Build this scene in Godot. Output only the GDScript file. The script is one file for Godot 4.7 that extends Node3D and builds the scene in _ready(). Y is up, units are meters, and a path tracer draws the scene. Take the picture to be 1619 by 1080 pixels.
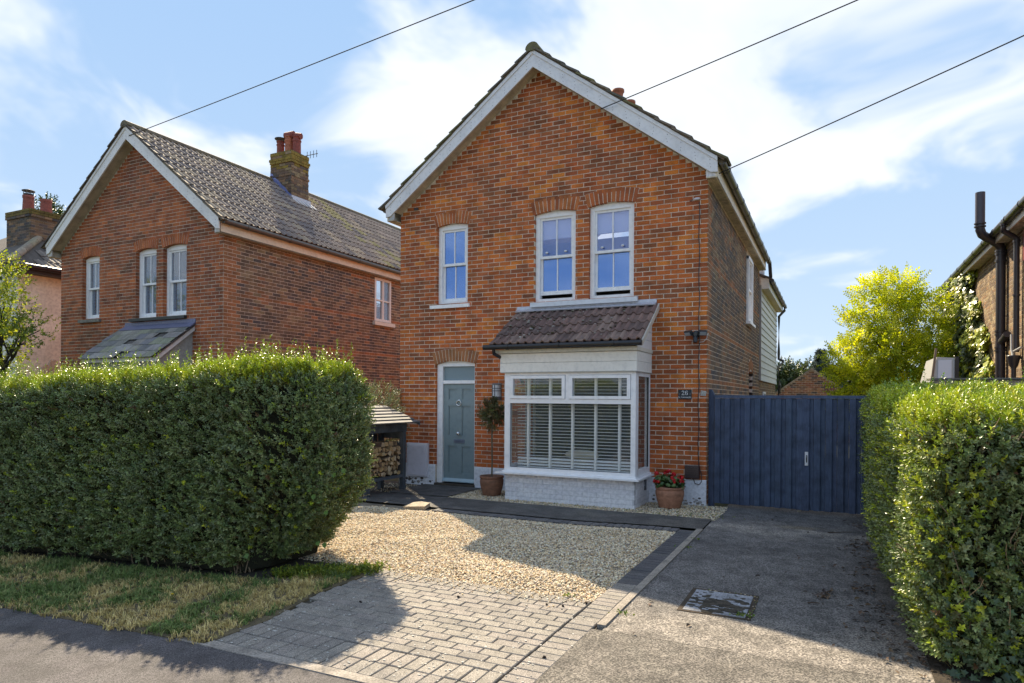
extends Node3D
# A red-brick detached house behind a clipped hedge, with a gravel and block-paved forecourt.
# World axes: x along the front wall to the right, y up, z towards the street; the front wall's right corner is the origin.

const CAM := Vector3(1.756, 1.653, 10.495)
const FOCAL := 1045.0
const YAW := 0.45291
const ROLL := 0.0064

var rng := RandomNumberGenerator.new()
var mats := {}
var tex := {}
var used := {}
var cache := {}


func _ready():
	rng.seed = 20240611
	# camera
	var cam := Camera3D.new()
	cam.name = "camera"
	var fwd := Vector3(-sin(YAW), 0, -cos(YAW))
	var right := Vector3(cos(YAW), 0, -sin(YAW))
	var bx := right * cos(ROLL) + Vector3.UP * sin(ROLL)
	var by := right * -sin(ROLL) + Vector3.UP * cos(ROLL)
	cam.transform = Transform3D(Basis(bx, by, -fwd), CAM)
	cam.near = 0.05
	cam.far = 900.0
	cam.projection = Camera3D.PROJECTION_FRUSTUM
	cam.size = 1080.0 / FOCAL * cam.near
	cam.frustum_offset = Vector2(0, 88.744 / FOCAL * cam.near)
	add_child(cam)
	# sky and exposure
	var env := Environment.new()
	env.background_mode = Environment.BG_SKY
	var sm := PanoramaSkyMaterial.new()
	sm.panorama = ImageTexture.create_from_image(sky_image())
	var sky := Sky.new()
	sky.sky_material = sm
	env.sky = sky
	env.background_energy_multiplier = 1.0
	env.tonemap_mode = Environment.TONE_MAPPER_LINEAR
	env.tonemap_exposure = 3.9
	env.sdfgi_enabled = true
	env.ssao_enabled = true
	env.ssil_enabled = true
	var we := WorldEnvironment.new()
	we.name = "world_environment"
	we.environment = env
	add_child(we)
	# sun, behind the houses on the left
	var sun := DirectionalLight3D.new()
	sun.name = "sun"
	sun.light_energy = 0.88
	sun.light_color = Color(1.0, 0.93, 0.80)
	sun.light_angular_distance = 0.5
	sun.shadow_enabled = true
	add_child(sun)
	sun.look_at_from_position(Vector3.ZERO, Vector3(0.80, -1.0, 0.76), Vector3.UP)

	make_textures()
	setting()
	main_house()
	left_house()
	third_house()
	right_house()
	garage()
	gate()
	log_store()
	wall_fittings()
	pots()
	hedges()
	trees()
	wires()
	small_things()


# ---------------------------------------------------------------- sky

func sky_image() -> Image:
	var w := 3072
	var h := 1536
	var im := Image.create(w, h, false, Image.FORMAT_RGBF)
	var f1 := FastNoiseLite.new()
	f1.seed = 20
	f1.noise_type = FastNoiseLite.TYPE_SIMPLEX_SMOOTH
	f1.frequency = 1.5
	f1.fractal_octaves = 6
	f1.fractal_gain = 0.56
	var f2 := FastNoiseLite.new()
	f2.seed = 5
	f2.frequency = 0.75
	f2.fractal_octaves = 3
	# banks of cloud, those out of view added to brighten the shaded fronts: azimuth, elevation (degrees), length, width, slant, weight
	var banks := [
		[-50.0, 25.0, 12.0, 6.0, 38.0, 0.62], [-44.0, 30.0, 9.0, 3.5, 48.0, 0.72], [-58.0, 17.0, 11.0, 5.0, 14.0, 0.6],
		[-63.0, 22.0, 8.0, 4.0, 20.0, 0.6], [-64.0, 28.0, 8.0, 2.5, 35.0, 0.5], [-66.0, 10.0, 8.0, 4.0, 10.0, 0.6], [-26.0, 29.5, 4.5, 1.6, 50.0, 0.5],
		[-10.0, 28.0, 7.0, 2.2, 40.0, 0.5], [1.0, 22.0, 6.0, 2.2, 32.0, 0.25], [10.0, 23.5, 8.0, 2.6, 35.0, 0.3], [-1.0, 16.0, 12.0, 3.0, 20.0, 0.7],
		[8.0, 11.0, 22.0, 5.0, 12.0, 0.85], [2.0, 5.0, 24.0, 5.0, 4.0, 0.9], [-16.0, 21.0, 5.0, 1.8, 45.0, 0.4], [14.0, 17.0, 9.0, 3.0, 25.0, 0.45], [-8.0, 10.0, 8.0, 3.5, 15.0, 0.6],
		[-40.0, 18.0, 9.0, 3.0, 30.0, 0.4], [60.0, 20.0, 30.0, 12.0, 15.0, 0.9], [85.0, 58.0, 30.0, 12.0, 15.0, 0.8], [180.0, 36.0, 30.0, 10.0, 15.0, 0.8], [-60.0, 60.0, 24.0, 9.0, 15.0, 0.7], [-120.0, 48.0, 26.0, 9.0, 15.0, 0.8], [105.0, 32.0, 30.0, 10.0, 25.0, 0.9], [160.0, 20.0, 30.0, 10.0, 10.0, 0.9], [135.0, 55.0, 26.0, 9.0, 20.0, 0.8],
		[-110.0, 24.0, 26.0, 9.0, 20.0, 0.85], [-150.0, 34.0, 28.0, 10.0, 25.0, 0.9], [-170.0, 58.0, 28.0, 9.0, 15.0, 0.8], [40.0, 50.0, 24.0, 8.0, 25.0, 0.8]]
	for b in banks:
		b.append(cos(deg_to_rad(b[4])))
		b.append(sin(deg_to_rad(b[4])))
	for y in h:
		var el := 90.0 - (y + 0.5) / h * 180.0
		var below := el < -3.0
		var se := sin(deg_to_rad(maxf(el, 0.0)))
		var ce := cos(deg_to_rad(el))
		var k := pow(clampf(1.0 - se, 0.0, 1.0), 3.2)
		var base := Vector3(0.100, 0.157, 0.245).lerp(Vector3(0.19, 0.232, 0.272), k)
		for x in w:
			if below:
				im.set_pixel(x, y, Color(0.22, 0.20, 0.17))
				continue
			var az := ((x + 0.5) / w - 0.5) * 360.0
			var a := deg_to_rad(az)
			var d := Vector3(sin(a) * ce, se, -cos(a) * ce)
			var q := d / (d.y + 0.22)
			var warp := f2.get_noise_3d(q.x * 1.3, q.y, q.z * 1.3)
			# long axis of the streaks runs up to the right in this view
			var s := Vector2(q.x * 0.85 - q.z * 0.35, q.z * 0.9 + q.x * 0.5)
			var n := f1.get_noise_3d(s.x * 1.25 + warp * 0.28, s.y * 1.0 + warp * 0.22, 3.7)
			var cover := 0.04
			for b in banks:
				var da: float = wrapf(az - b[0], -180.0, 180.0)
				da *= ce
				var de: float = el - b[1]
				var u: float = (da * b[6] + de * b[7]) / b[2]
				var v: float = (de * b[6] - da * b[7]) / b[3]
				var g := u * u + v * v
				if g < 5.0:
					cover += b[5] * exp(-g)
			var dens := clampf((n * 1.45 + cover * 1.25 - 0.36) * 1.15, 0.0, 1.0)
			dens = dens * dens * (3.0 - 2.0 * dens)
			var edge := clampf(0.5 + n, 0.0, 1.0)
			var cloud := Vector3(0.245, 0.26, 0.28).lerp(Vector3(0.30, 0.305, 0.312), edge)
			var c := base.lerp(cloud, dens * 0.84)
			im.set_pixel(x, y, Color(c.x, c.y, c.z))
	return im


# ---------------------------------------------------------------- mesh builder

class MB:
	var v := PackedVector3Array()
	var n := PackedVector3Array()
	var c := PackedColorArray()
	var i := PackedInt32Array()

	# four corners, anticlockwise seen from outside
	func quad(p: Vector3, q: Vector3, r: Vector3, s: Vector3, col: Color) -> void:
		var nn := (q - p).cross(r - p)
		if nn.length_squared() < 1e-16:
			nn = (r - p).cross(s - p)
		nn = nn.normalized()
		var b := v.size()
		v.append_array([p, q, r, s])
		n.append_array([nn, nn, nn, nn])
		c.append_array([col, col, col, col])
		i.append_array([b, b + 2, b + 1, b, b + 3, b + 2])

	func tri(p: Vector3, q: Vector3, r: Vector3, col: Color) -> void:
		var nn := (q - p).cross(r - p).normalized()
		var b := v.size()
		v.append_array([p, q, r])
		n.append_array([nn, nn, nn])
		c.append_array([col, col, col])
		i.append_array([b, b + 2, b + 1])

	# box between two corners; skip: 1 -x, 2 +x, 4 -y, 8 +y, 16 -z, 32 +z
	func box(a: Vector3, b: Vector3, col: Color, t := Transform3D.IDENTITY, skip := 0) -> void:
		var p := [Vector3(a.x, a.y, a.z), Vector3(b.x, a.y, a.z), Vector3(b.x, b.y, a.z), Vector3(a.x, b.y, a.z), Vector3(a.x, a.y, b.z), Vector3(b.x, a.y, b.z), Vector3(b.x, b.y, b.z), Vector3(a.x, b.y, b.z)]
		for k in 8:
			p[k] = t * p[k]
		if not skip & 1:
			quad(p[0], p[4], p[7], p[3], col)
		if not skip & 2:
			quad(p[5], p[1], p[2], p[6], col)
		if not skip & 4:
			quad(p[0], p[1], p[5], p[4], col)
		if not skip & 8:
			quad(p[7], p[6], p[2], p[3], col)
		if not skip & 16:
			quad(p[1], p[0], p[3], p[2], col)
		if not skip & 32:
			quad(p[4], p[5], p[6], p[7], col)

	# box with chamfered front (+z) edges
	func cbox(a: Vector3, b: Vector3, e: float, col: Color, t := Transform3D.IDENTITY) -> void:
		var z := b.z - e
		box(a, Vector3(b.x, b.y, z), col, t, 32)
		var o := [Vector3(a.x, a.y, z), Vector3(b.x, a.y, z), Vector3(b.x, b.y, z), Vector3(a.x, b.y, z)]
		var f := [Vector3(a.x + e, a.y + e, b.z), Vector3(b.x - e, a.y + e, b.z), Vector3(b.x - e, b.y - e, b.z), Vector3(a.x + e, b.y - e, b.z)]
		for k in 4:
			o[k] = t * o[k]
			f[k] = t * f[k]
		for k in 4:
			quad(o[k], o[(k + 1) % 4], f[(k + 1) % 4], f[k], col)
		quad(f[0], f[1], f[2], f[3], col)

	# outline (anticlockwise in x, y) from z0 to z1
	func prism(o: PackedVector2Array, z0: float, z1: float, col: Color, t := Transform3D.IDENTITY, side := Color(-1, 0, 0)) -> void:
		var sc := col if side.r < 0.0 else side
		var tri_i := Geometry2D.triangulate_polygon(o)
		for k in range(0, tri_i.size(), 3):
			var p := o[tri_i[k]]
			var q := o[tri_i[k + 1]]
			var r := o[tri_i[k + 2]]
			if (q - p).cross(r - p) < 0.0:
				var w := q
				q = r
				r = w
			tri(t * Vector3(p.x, p.y, z1), t * Vector3(q.x, q.y, z1), t * Vector3(r.x, r.y, z1), col)
			tri(t * Vector3(p.x, p.y, z0), t * Vector3(r.x, r.y, z0), t * Vector3(q.x, q.y, z0), col)
		for k in o.size():
			var p := o[k]
			var q := o[(k + 1) % o.size()]
			quad(t * Vector3(p.x, p.y, z0), t * Vector3(q.x, q.y, z0), t * Vector3(q.x, q.y, z1), t * Vector3(p.x, p.y, z1), sc)

	# round pipe along points
	func tube(pts: Array, r: float, sides: int, col: Color, r_end := -1.0) -> void:
		var up := Vector3.UP
		var first := v.size()
		var m := pts.size()
		for k in m:
			var d: Vector3 = (pts[mini(k + 1, m - 1)] - pts[maxi(k - 1, 0)]).normalized()
			var s := d.cross(up)
			if s.length() < 0.05:
				s = d.cross(Vector3(1, 0, 0.01))
			s = s.normalized()
			var u := s.cross(d).normalized()
			var rr := r if r_end < 0.0 else lerpf(r, r_end, float(k) / maxi(m - 1, 1))
			for j in sides:
				var a := TAU * j / sides
				var o := s * cos(a) + u * sin(a)
				v.append(pts[k] + o * rr)
				n.append(o)
				c.append(col)
		for k in m - 1:
			for j in sides:
				var p := first + k * sides + j
				var q := first + k * sides + (j + 1) % sides
				i.append_array([p, q, q + sides, p, q + sides, p + sides])
		for e in 2:
			var k := 0 if e == 0 else m - 1
			var b := v.size()
			var dd: Vector3 = (pts[0] - pts[1]).normalized() if e == 0 else (pts[m - 1] - pts[m - 2]).normalized()
			for j in sides:
				v.append(v[first + k * sides + j])
				n.append(dd)
				c.append(col)
			for j in range(1, sides - 1):
				i.append_array([b, b + j + 1, b + j] if e == 0 else [b, b + j, b + j + 1])

	# profile of (radius, height) from bottom to top, turned round the y axis
	func lathe(pr: PackedVector2Array, sides: int, col: Color, at := Vector3.ZERO) -> void:
		var m := pr.size()
		var first := v.size()
		for k in m:
			var d := (pr[mini(k + 1, m - 1)] - pr[maxi(k - 1, 0)]).normalized()
			for j in sides + 1:
				var a := TAU * j / sides
				var e := Vector3(cos(a), 0, sin(a))
				v.append(at + e * pr[k].x + Vector3(0, pr[k].y, 0))
				n.append((e * d.y - Vector3(0, d.x, 0)).normalized())
				c.append(col)
		for k in m - 1:
			for j in sides:
				var p := first + k * (sides + 1) + j
				var q := p + sides + 1
				i.append_array([p, p + 1, q + 1, p, q + 1, q])

	func ball(at: Vector3, r: Vector3, col: Color, rings := 6, sides := 9) -> void:
		var first := v.size()
		for k in rings + 1:
			var b := PI * k / rings
			for j in sides + 1:
				var a := TAU * j / sides
				var e := Vector3(sin(b) * cos(a), -cos(b), sin(b) * sin(a))
				v.append(at + e * r)
				n.append((e / r).normalized())
				c.append(col)
		for k in rings:
			for j in sides:
				var p := first + k * (sides + 1) + j
				var q := p + sides + 1
				i.append_array([p, p + 1, q + 1, p, q + 1, q])

	func mesh() -> ArrayMesh:
		var m := ArrayMesh.new()
		if v.is_empty():
			return m
		var a := []
		a.resize(Mesh.ARRAY_MAX)
		a[Mesh.ARRAY_VERTEX] = v
		a[Mesh.ARRAY_NORMAL] = n
		a[Mesh.ARRAY_COLOR] = c
		a[Mesh.ARRAY_INDEX] = i
		m.add_surface_from_arrays(Mesh.PRIMITIVE_TRIANGLES, a)
		return m


# ---------------------------------------------------------------- nodes

func numbered(parent: Node, called: String) -> String:
	var key := str(parent.get_instance_id()) + called
	var k: int = used.get(key, 0)
	used[key] = k + 1
	return called if k == 0 else "%s_%03d" % [called, k]


func tag(o: Node, label: String, category: String, group := "") -> Node:
	o.set_meta("label", label)
	o.set_meta("category", category)
	if group:
		o.set_meta("group", group)
	return o


func thing(called: String, label: String, category: String, at := Vector3.ZERO, turn := 0.0, group := "") -> Node3D:
	var o := Node3D.new()
	o.name = numbered(self, called)
	o.position = at
	o.rotation.y = turn
	add_child(o, true)
	tag(o, label, category, group)
	return o


func holder(parent: Node, called: String, t := Transform3D.IDENTITY) -> Node3D:
	var o := Node3D.new()
	o.name = numbered(parent, called)
	o.transform = t
	parent.add_child(o, true)
	return o


func put(parent: Node, called: String, m, mat: String, t := Transform3D.IDENTITY, label := "") -> MeshInstance3D:
	var o := MeshInstance3D.new()
	o.name = numbered(parent, called)
	o.mesh = m.mesh() if m is MB else m
	o.material_override = material(mat)
	o.transform = t
	parent.add_child(o, true)
	if label:
		o.set_meta("label", label)
	return o


func struct(called: String, m, mat: String) -> MeshInstance3D:
	var o := put(self, called, m, mat)
	o.set_meta("kind", "structure")
	return o


func many(parent: Node, called: String, m: Mesh, mat: String, where: Array, tints: Array) -> MultiMeshInstance3D:
	var mm := MultiMesh.new()
	mm.transform_format = MultiMesh.TRANSFORM_3D
	mm.use_colors = true
	mm.mesh = m
	mm.instance_count = where.size()
	for k in where.size():
		mm.set_instance_transform(k, where[k])
		mm.set_instance_color(k, tints[k])
	var o := MultiMeshInstance3D.new()
	o.name = numbered(parent, called)
	o.multimesh = mm
	o.material_override = material(mat)
	parent.add_child(o, true)
	o.set_meta("kind", "stuff")
	return o


func jit(col: Color, amount: float) -> Color:
	var k := 1.0 + rng.randf_range(-amount, amount)
	return Color(col.r * k, col.g * k * (1.0 + rng.randf_range(-amount, amount) * 0.25), col.b * k * (1.0 + rng.randf_range(-amount, amount) * 0.4))


# a frame with x along the wall, y up and z out of it
func facing(at: Vector3, turn: float) -> Transform3D:
	return Transform3D(Basis(Vector3.UP, turn), at)


# ---------------------------------------------------------------- materials

func grey_image(size: int, noise: FastNoiseLite, lo: float, hi: float, power := 1.0, speck := 0.0) -> ImageTexture:
	var im := noise.get_seamless_image(size, size)
	im.convert(Image.FORMAT_L8)
	var data := im.get_data()
	var lut := PackedByteArray()
	lut.resize(256)
	for k in 256:
		lut[k] = int(clampf(lo + (hi - lo) * pow(k / 255.0, power), 0.0, 1.0) * 255.0)
	for k in data.size():
		var x := lut[data[k]]
		if speck > 0.0 and rng.randf() < speck:
			x = int(minf(255.0, x * 1.35))
		data[k] = x
	return ImageTexture.create_from_image(Image.create_from_data(size, size, false, Image.FORMAT_L8, data))


func noise(kind: int, freq: float, oct := 4, seed_ := 1) -> FastNoiseLite:
	var f := FastNoiseLite.new()
	f.noise_type = kind
	f.frequency = freq
	f.fractal_octaves = oct
	f.seed = seed_
	return f


func make_textures():
	tex.grain = grey_image(512, noise(FastNoiseLite.TYPE_SIMPLEX_SMOOTH, 0.03, 5, 3), 0.70, 1.16)
	tex.blotch = grey_image(512, noise(FastNoiseLite.TYPE_SIMPLEX_SMOOTH, 0.012, 5, 8), 0.76, 1.14)
	tex.clean = grey_image(512, noise(FastNoiseLite.TYPE_SIMPLEX_SMOOTH, 0.015, 4, 10), 0.94, 1.05)
	tex.soft = grey_image(512, noise(FastNoiseLite.TYPE_SIMPLEX_SMOOTH, 0.01, 4, 9), 0.88, 1.06)
	var cell := noise(FastNoiseLite.TYPE_CELLULAR, 0.2, 1, 4)
	cell.fractal_type = FastNoiseLite.FRACTAL_NONE
	cell.cellular_return_type = FastNoiseLite.RETURN_CELL_VALUE
	tex.stones = grey_image(512, cell, 0.48, 1.16, 1.15, 0.015)
	var cell2 := noise(FastNoiseLite.TYPE_CELLULAR, 0.12, 1, 6)
	cell2.fractal_type = FastNoiseLite.FRACTAL_NONE
	cell2.cellular_return_type = FastNoiseLite.RETURN_DISTANCE
	tex.pits = grey_image(512, cell2, 0.0, 1.0)
	var bump := noise(FastNoiseLite.TYPE_SIMPLEX_SMOOTH, 0.05, 5, 12).get_seamless_image(512, 512)
	bump.convert(Image.FORMAT_RGBA8)
	bump.bump_map_to_normal_map(6.0)
	tex.bump = ImageTexture.create_from_image(bump)
	var bump2 := cell.get_seamless_image(512, 512)
	bump2.convert(Image.FORMAT_RGBA8)
	bump2.bump_map_to_normal_map(3.0)
	tex.stonebump = ImageTexture.create_from_image(bump2)
	# wood grain: long streaks along v
	var wn := noise(FastNoiseLite.TYPE_SIMPLEX_SMOOTH, 1.0, 4, 21)
	var wi := Image.create(256, 512, false, Image.FORMAT_L8)
	for y in 512:
		for x in 256:
			var g := wn.get_noise_2d(x * 0.09, y * 0.006) * 0.5 + wn.get_noise_2d(x * 0.4 + 50.0, y * 0.01) * 0.3
			wi.set_pixel(x, y, Color(clampf(0.92 + g * 0.25, 0, 1), 0, 0))
	tex.wood = ImageTexture.create_from_image(wi)


# name: roughness, texture, texture scale (repeats per metre), second texture, its scale, normal map, its scale, strength
func material(called: String) -> StandardMaterial3D:
	if mats.has(called):
		return mats[called]
	var m := StandardMaterial3D.new()
	m.resource_name = called
	m.vertex_color_use_as_albedo = true
	m.roughness = 0.85
	var t := ""
	var s := 1.0
	var d := ""
	var ds := 0.3
	var b := ""
	var bs := 1.0
	match called:
		"brick":
			t = "grain"; s = 5.0; d = "blotch"; ds = 0.45; b = "bump"; bs = 0.5; m.roughness = 0.9
		"mortar":
			t = "grain"; s = 4.0; d = "blotch"; ds = 0.6; m.roughness = 0.95
		"painted_brick":
			t = "soft"; s = 3.0; b = "bump"; bs = 0.6; m.roughness = 0.6
		"paint":
			t = "clean"; s = 0.9; m.roughness = 0.38
		"board":
			t = "clean"; s = 1.3; d = "clean"; ds = 0.2; m.roughness = 0.5
		"weathered":
			t = "wood"; s = 1.6; d = "blotch"; ds = 0.7; m.roughness = 0.7
		"tile":
			t = "grain"; s = 6.0; d = "blotch"; ds = 0.8; b = "bump"; bs = 0.7; m.roughness = 0.8
		"slate":
			t = "grain"; s = 2.5; d = "blotch"; ds = 0.8; m.roughness = 0.55
		"tarmac":
			t = "stones"; s = 1.15; d = "blotch"; ds = 0.55; b = "stonebump"; bs = 1.0; m.roughness = 0.9
		"fine_tarmac":
			t = "stones"; s = 2.2; d = "blotch"; ds = 0.5; b = "stonebump"; bs = 0.4; m.roughness = 0.88
		"concrete":
			t = "grain"; s = 3.0; d = "blotch"; ds = 0.9; b = "bump"; bs = 0.4; m.roughness = 0.9
		"paver":
			t = "stones"; s = 3.5; d = "soft"; ds = 0.7; b = "stonebump"; bs = 0.35; m.roughness = 0.85
		"soil":
			t = "grain"; s = 3.0; d = "blotch"; ds = 0.5; b = "bump"; bs = 1.0; m.roughness = 1.0
		"pebble":
			m.roughness = 0.75
		"render":
			t = "soft"; s = 2.0; d = "soft"; ds = 0.25; m.roughness = 0.9
		"terracotta":
			t = "soft"; s = 4.0; d = "blotch"; ds = 1.6; m.roughness = 0.75
		"plastic":
			m.roughness = 0.35
		"rubber":
			m.roughness = 0.95
		"lead":
			t = "soft"; s = 2.0; m.roughness = 0.45; m.metallic = 0.25
		"chrome":
			m.roughness = 0.2; m.metallic = 0.9
		"bark":
			t = "grain"; s = 8.0; b = "bump"; bs = 1.0; m.roughness = 0.95
		"log":
			t = "grain"; s = 14.0; m.roughness = 0.9
		"leaf":
			m.roughness = 0.36; m.backlight_enabled = true; m.backlight = Color(0.55, 0.6, 0.3)
		"soft_leaf":
			m.roughness = 0.5; m.backlight_enabled = true; m.backlight = Color(1.0, 1.0, 0.6)
		"matt_leaf":
			m.roughness = 0.8; m.backlight_enabled = true; m.backlight = Color(0.3, 0.3, 0.2)
		"petal":
			m.roughness = 0.6; m.backlight_enabled = true; m.backlight = Color(0.4, 0.2, 0.2)
		"cloth":
			m.roughness = 0.95
		"frosted":
			m.roughness = 0.3
		"glass":
			m.transparency = BaseMaterial3D.TRANSPARENCY_ALPHA
			m.vertex_color_use_as_albedo = false
			m.albedo_color = Color(0.8, 0.85, 0.85, 0.04)
			m.roughness = 0.02
			m.metallic_specular = 0.7
		"half_glass":
			m.transparency = BaseMaterial3D.TRANSPARENCY_ALPHA
			m.vertex_color_use_as_albedo = false
			m.albedo_color = Color(0.62, 0.70, 0.80, 0.08)
			m.roughness = 0.02
			m.metallic = 0.16
			m.metallic_specular = 0.7
		"blind_glass":
			m.transparency = BaseMaterial3D.TRANSPARENCY_ALPHA
			m.vertex_color_use_as_albedo = false
			m.albedo_color = Color(0.50, 0.64, 0.95, 0.06)  # blue tint adds painted sky reflection over the blind
			m.roughness = 0.02
			m.metallic = 0.22
			m.metallic_specular = 0.7
		"sky_glass":
			m.transparency = BaseMaterial3D.TRANSPARENCY_ALPHA
			m.vertex_color_use_as_albedo = false
			m.albedo_color = Color(0.44, 0.60, 0.86, 0.30)  # reflected blue sky is painted into the pane by this tint
			m.roughness = 0.02
			m.metallic = 0.55
			m.metallic_specular = 0.7
	var mul := BaseMaterial3D.BLEND_MODE_MUL
	if t:
		m.albedo_texture = tex[t]
		m.uv1_triplanar = true
		m.uv1_world_triplanar = true
		m.uv1_scale = Vector3(s, s, s)
		if b:
			m.normal_enabled = true
			m.normal_texture = tex[b]
			m.normal_scale = bs
	if d:
		m.detail_enabled = true
		m.detail_albedo = tex[d]
		m.detail_blend_mode = mul
		m.detail_uv_layer = BaseMaterial3D.DETAIL_UV_2
		m.uv2_triplanar = true
		m.uv2_world_triplanar = true
		m.uv2_scale = Vector3(ds, ds, ds)
	mats[called] = m
	return m


func rand3() -> Vector3:
	return Vector3(rng.randf_range(-1, 1), rng.randf_range(-1, 1), rng.randf_range(-1, 1))


# a basis whose y axis points along d, turned at random about it
func toward(d: Vector3) -> Basis:
	var y := d.normalized()
	var x := y.cross(Vector3(0.3, 0.1, 1.0) if absf(y.z) < 0.9 else Vector3.RIGHT).normalized()
	return Basis(x, y, x.cross(y)) * Basis(Vector3.UP, rng.randf() * TAU)


# ---------------------------------------------------------------- ground

func fn(freq: float, oct: int, seed_: int) -> FastNoiseLite:
	return noise(FastNoiseLite.TYPE_SIMPLEX_SMOOTH, freq, oct, seed_)


# a level sheet with a colour at each grid point; ys: height function
func sheet(x0: float, x1: float, z0: float, z1: float, step: float, color: Callable, height: Callable) -> MB:
	var m := MB.new()
	var nx := int(ceil((x1 - x0) / step))
	var nz := int(ceil((z1 - z0) / step))
	for j in nz + 1:
		for k in nx + 1:
			var x := lerpf(x0, x1, float(k) / nx)
			var z := lerpf(z0, z1, float(j) / nz)
			m.v.append(Vector3(x, height.call(x, z), z))
			m.n.append(Vector3.UP)
			m.c.append(color.call(x, z))
	for j in nz:
		for k in nx:
			var p := j * (nx + 1) + k
			m.i.append_array([p, p + 1, p + nx + 2, p, p + nx + 2, p + nx + 1])
	return m


func slab(pts: Array, top: float, thick: float, col: Color) -> MB:
	var m := MB.new()
	var o := PackedVector2Array()
	for p in pts:
		o.append(Vector2(p.x, -p.y))
	if Geometry2D.is_polygon_clockwise(o):
		o.reverse()
	m.prism(o, top - thick, top, col, Transform3D(Basis(Vector3.RIGHT, -PI / 2), Vector3.ZERO))
	return m


func path_edge(x: float) -> float:
	return 1.97 + 0.17 * smoothstep(0.0, -1.6, x)


func setting():
	# the land, to the horizon
	var g := MB.new()
	g.quad(Vector3(-450, -0.07, 450), Vector3(450, -0.07, 450), Vector3(450, -0.07, -450), Vector3(-450, -0.07, -450), Color(0.075, 0.085, 0.035))
	struct("ground", g, "soil")
	var s1 := fn(0.9, 4, 31)
	var s2 := fn(3.0, 3, 32)
	# drive: old pale tarmac, worn to a lighter patch before the gate
	var drive_color := func(x: float, z: float) -> Color:
		var c := Color(0.185, 0.170, 0.162)
		var n: float = s1.get_noise_2d(x, z)
		var f: float = s2.get_noise_2d(x * 1.5, z)
		var worn := smoothstep(0.15, 0.55, 0.75 - absf(z - 1.55) * 0.9 - absf(x - 1.1) * 0.32 + n * 0.45 + f * 0.15)
		c = c.lerp(Color(0.42, 0.37, 0.32), worn * 0.75)
		var stain := smoothstep(0.25, 0.5, 0.62 - Vector2((x - 1.35) * 0.9, (z - 1.2) * 2.6).length() + f * 0.25)
		c = c.lerp(Color(0.22, 0.17, 0.10), stain * 0.6)
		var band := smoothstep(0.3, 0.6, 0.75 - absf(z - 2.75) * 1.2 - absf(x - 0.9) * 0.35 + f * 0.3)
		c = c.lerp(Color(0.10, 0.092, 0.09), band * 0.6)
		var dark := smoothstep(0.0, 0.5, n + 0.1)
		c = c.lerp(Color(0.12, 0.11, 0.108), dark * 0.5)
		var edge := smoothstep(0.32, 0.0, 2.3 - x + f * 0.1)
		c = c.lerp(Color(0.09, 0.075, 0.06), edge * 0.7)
		var paler := smoothstep(4.8, 5.6, z + n * 0.5)  # paler, warmer tarmac towards the street end
		c = c.lerp(Color(0.30, 0.262, 0.225), paler * 0.8)
		return c * 1.4 * (1.0 + f * 0.12)
	var flat := func(x: float, z: float) -> float:
		return -0.002 + s1.get_noise_2d(x * 0.6, z * 0.6) * 0.004
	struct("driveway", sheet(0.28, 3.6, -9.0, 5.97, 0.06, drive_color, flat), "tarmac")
	var apron_color := func(x: float, z: float) -> Color:
		var n: float = s1.get_noise_2d(x + 9.0, z)
		var f: float = s2.get_noise_2d(x * 1.5, z + 4.0)
		return Color(0.255, 0.225, 0.195) * (1.0 + n * 0.25 + f * 0.1)
	var low := func(x: float, z: float) -> float:
		return -0.003 + s1.get_noise_2d(x * 0.6, z * 0.6) * 0.003
	struct("driveway_apron", sheet(0.2, 5.0, 5.97, 14.0, 0.09, apron_color, low), "tarmac")
	# footway along the street
	var foot_color := func(x: float, z: float) -> Color:
		var n: float = s1.get_noise_2d(x - 5.0, z)
		var f: float = s2.get_noise_2d(x * 2.0, z * 2.0)
		return Color(0.15, 0.133, 0.138) * (1.0 + n * 0.3 + f * 0.12)
	var m := sheet(-9.0, 0.2, 0.0, 1.0, 0.1, foot_color, low)
	for k in m.v.size():
		var p := m.v[k]
		var near := footway_edge(p.x)
		m.v[k] = Vector3(p.x, p.y, lerpf(near, 10.0, p.z))
	struct("footway", m, "fine_tarmac")
	struct("road", sheet(-30.0, 30.0, 10.0, 17.0, 0.8, func(_x, _z): return Color(0.09, 0.085, 0.085), func(_x, _z): return -0.03), "tarmac")
	# dark path along the house and the pad before the front door
	var path_color := func(x: float, z: float) -> Color:
		var n: float = s1.get_noise_2d(x * 1.3, z * 1.3 + 7.0)
		var f: float = s2.get_noise_2d(x * 2.0, z)
		var c := Color(0.165, 0.150, 0.140) * (1.0 + n * 0.35 + f * 0.15)
		return c.lerp(Color(0.20, 0.18, 0.155), smoothstep(0.1, 0.5, n + (x + 1.0) * 0.18))
	m = sheet(-6.2, 0.275, 0.0, 1.0, 0.07, path_color, func(_x, _z): return 0.012)
	for k in m.v.size():
		var p := m.v[k]
		m.v[k] = Vector3(p.x, p.y, lerpf(1.19 + 0.03 * s1.get_noise_2d(p.x, 2.0), path_edge(p.x) - 0.005, p.z))
	struct("path", m, "fine_tarmac")
	m = sheet(-5.15, -3.95, 0.0, 1.19, 0.06, path_color, func(_x, _z): return 0.02)
	struct("door_pad", m, "fine_tarmac")
	# edging of the path towards the gravel: one row of dark block pavers
	var row := struct("path_edging", slab([Vector2(-3.5, 1.99), Vector2(0.0, 1.90), Vector2(0.0, 1.97), Vector2(-3.5, 2.18)], -0.03, 0.1, Color(0.13, 0.12, 0.11)), "soil")
	var bricks := paver_set(0.1, 0.19, [Color(0.23, 0.21, 0.21), Color(0.20, 0.185, 0.19), Color(0.26, 0.24, 0.235)])
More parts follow.
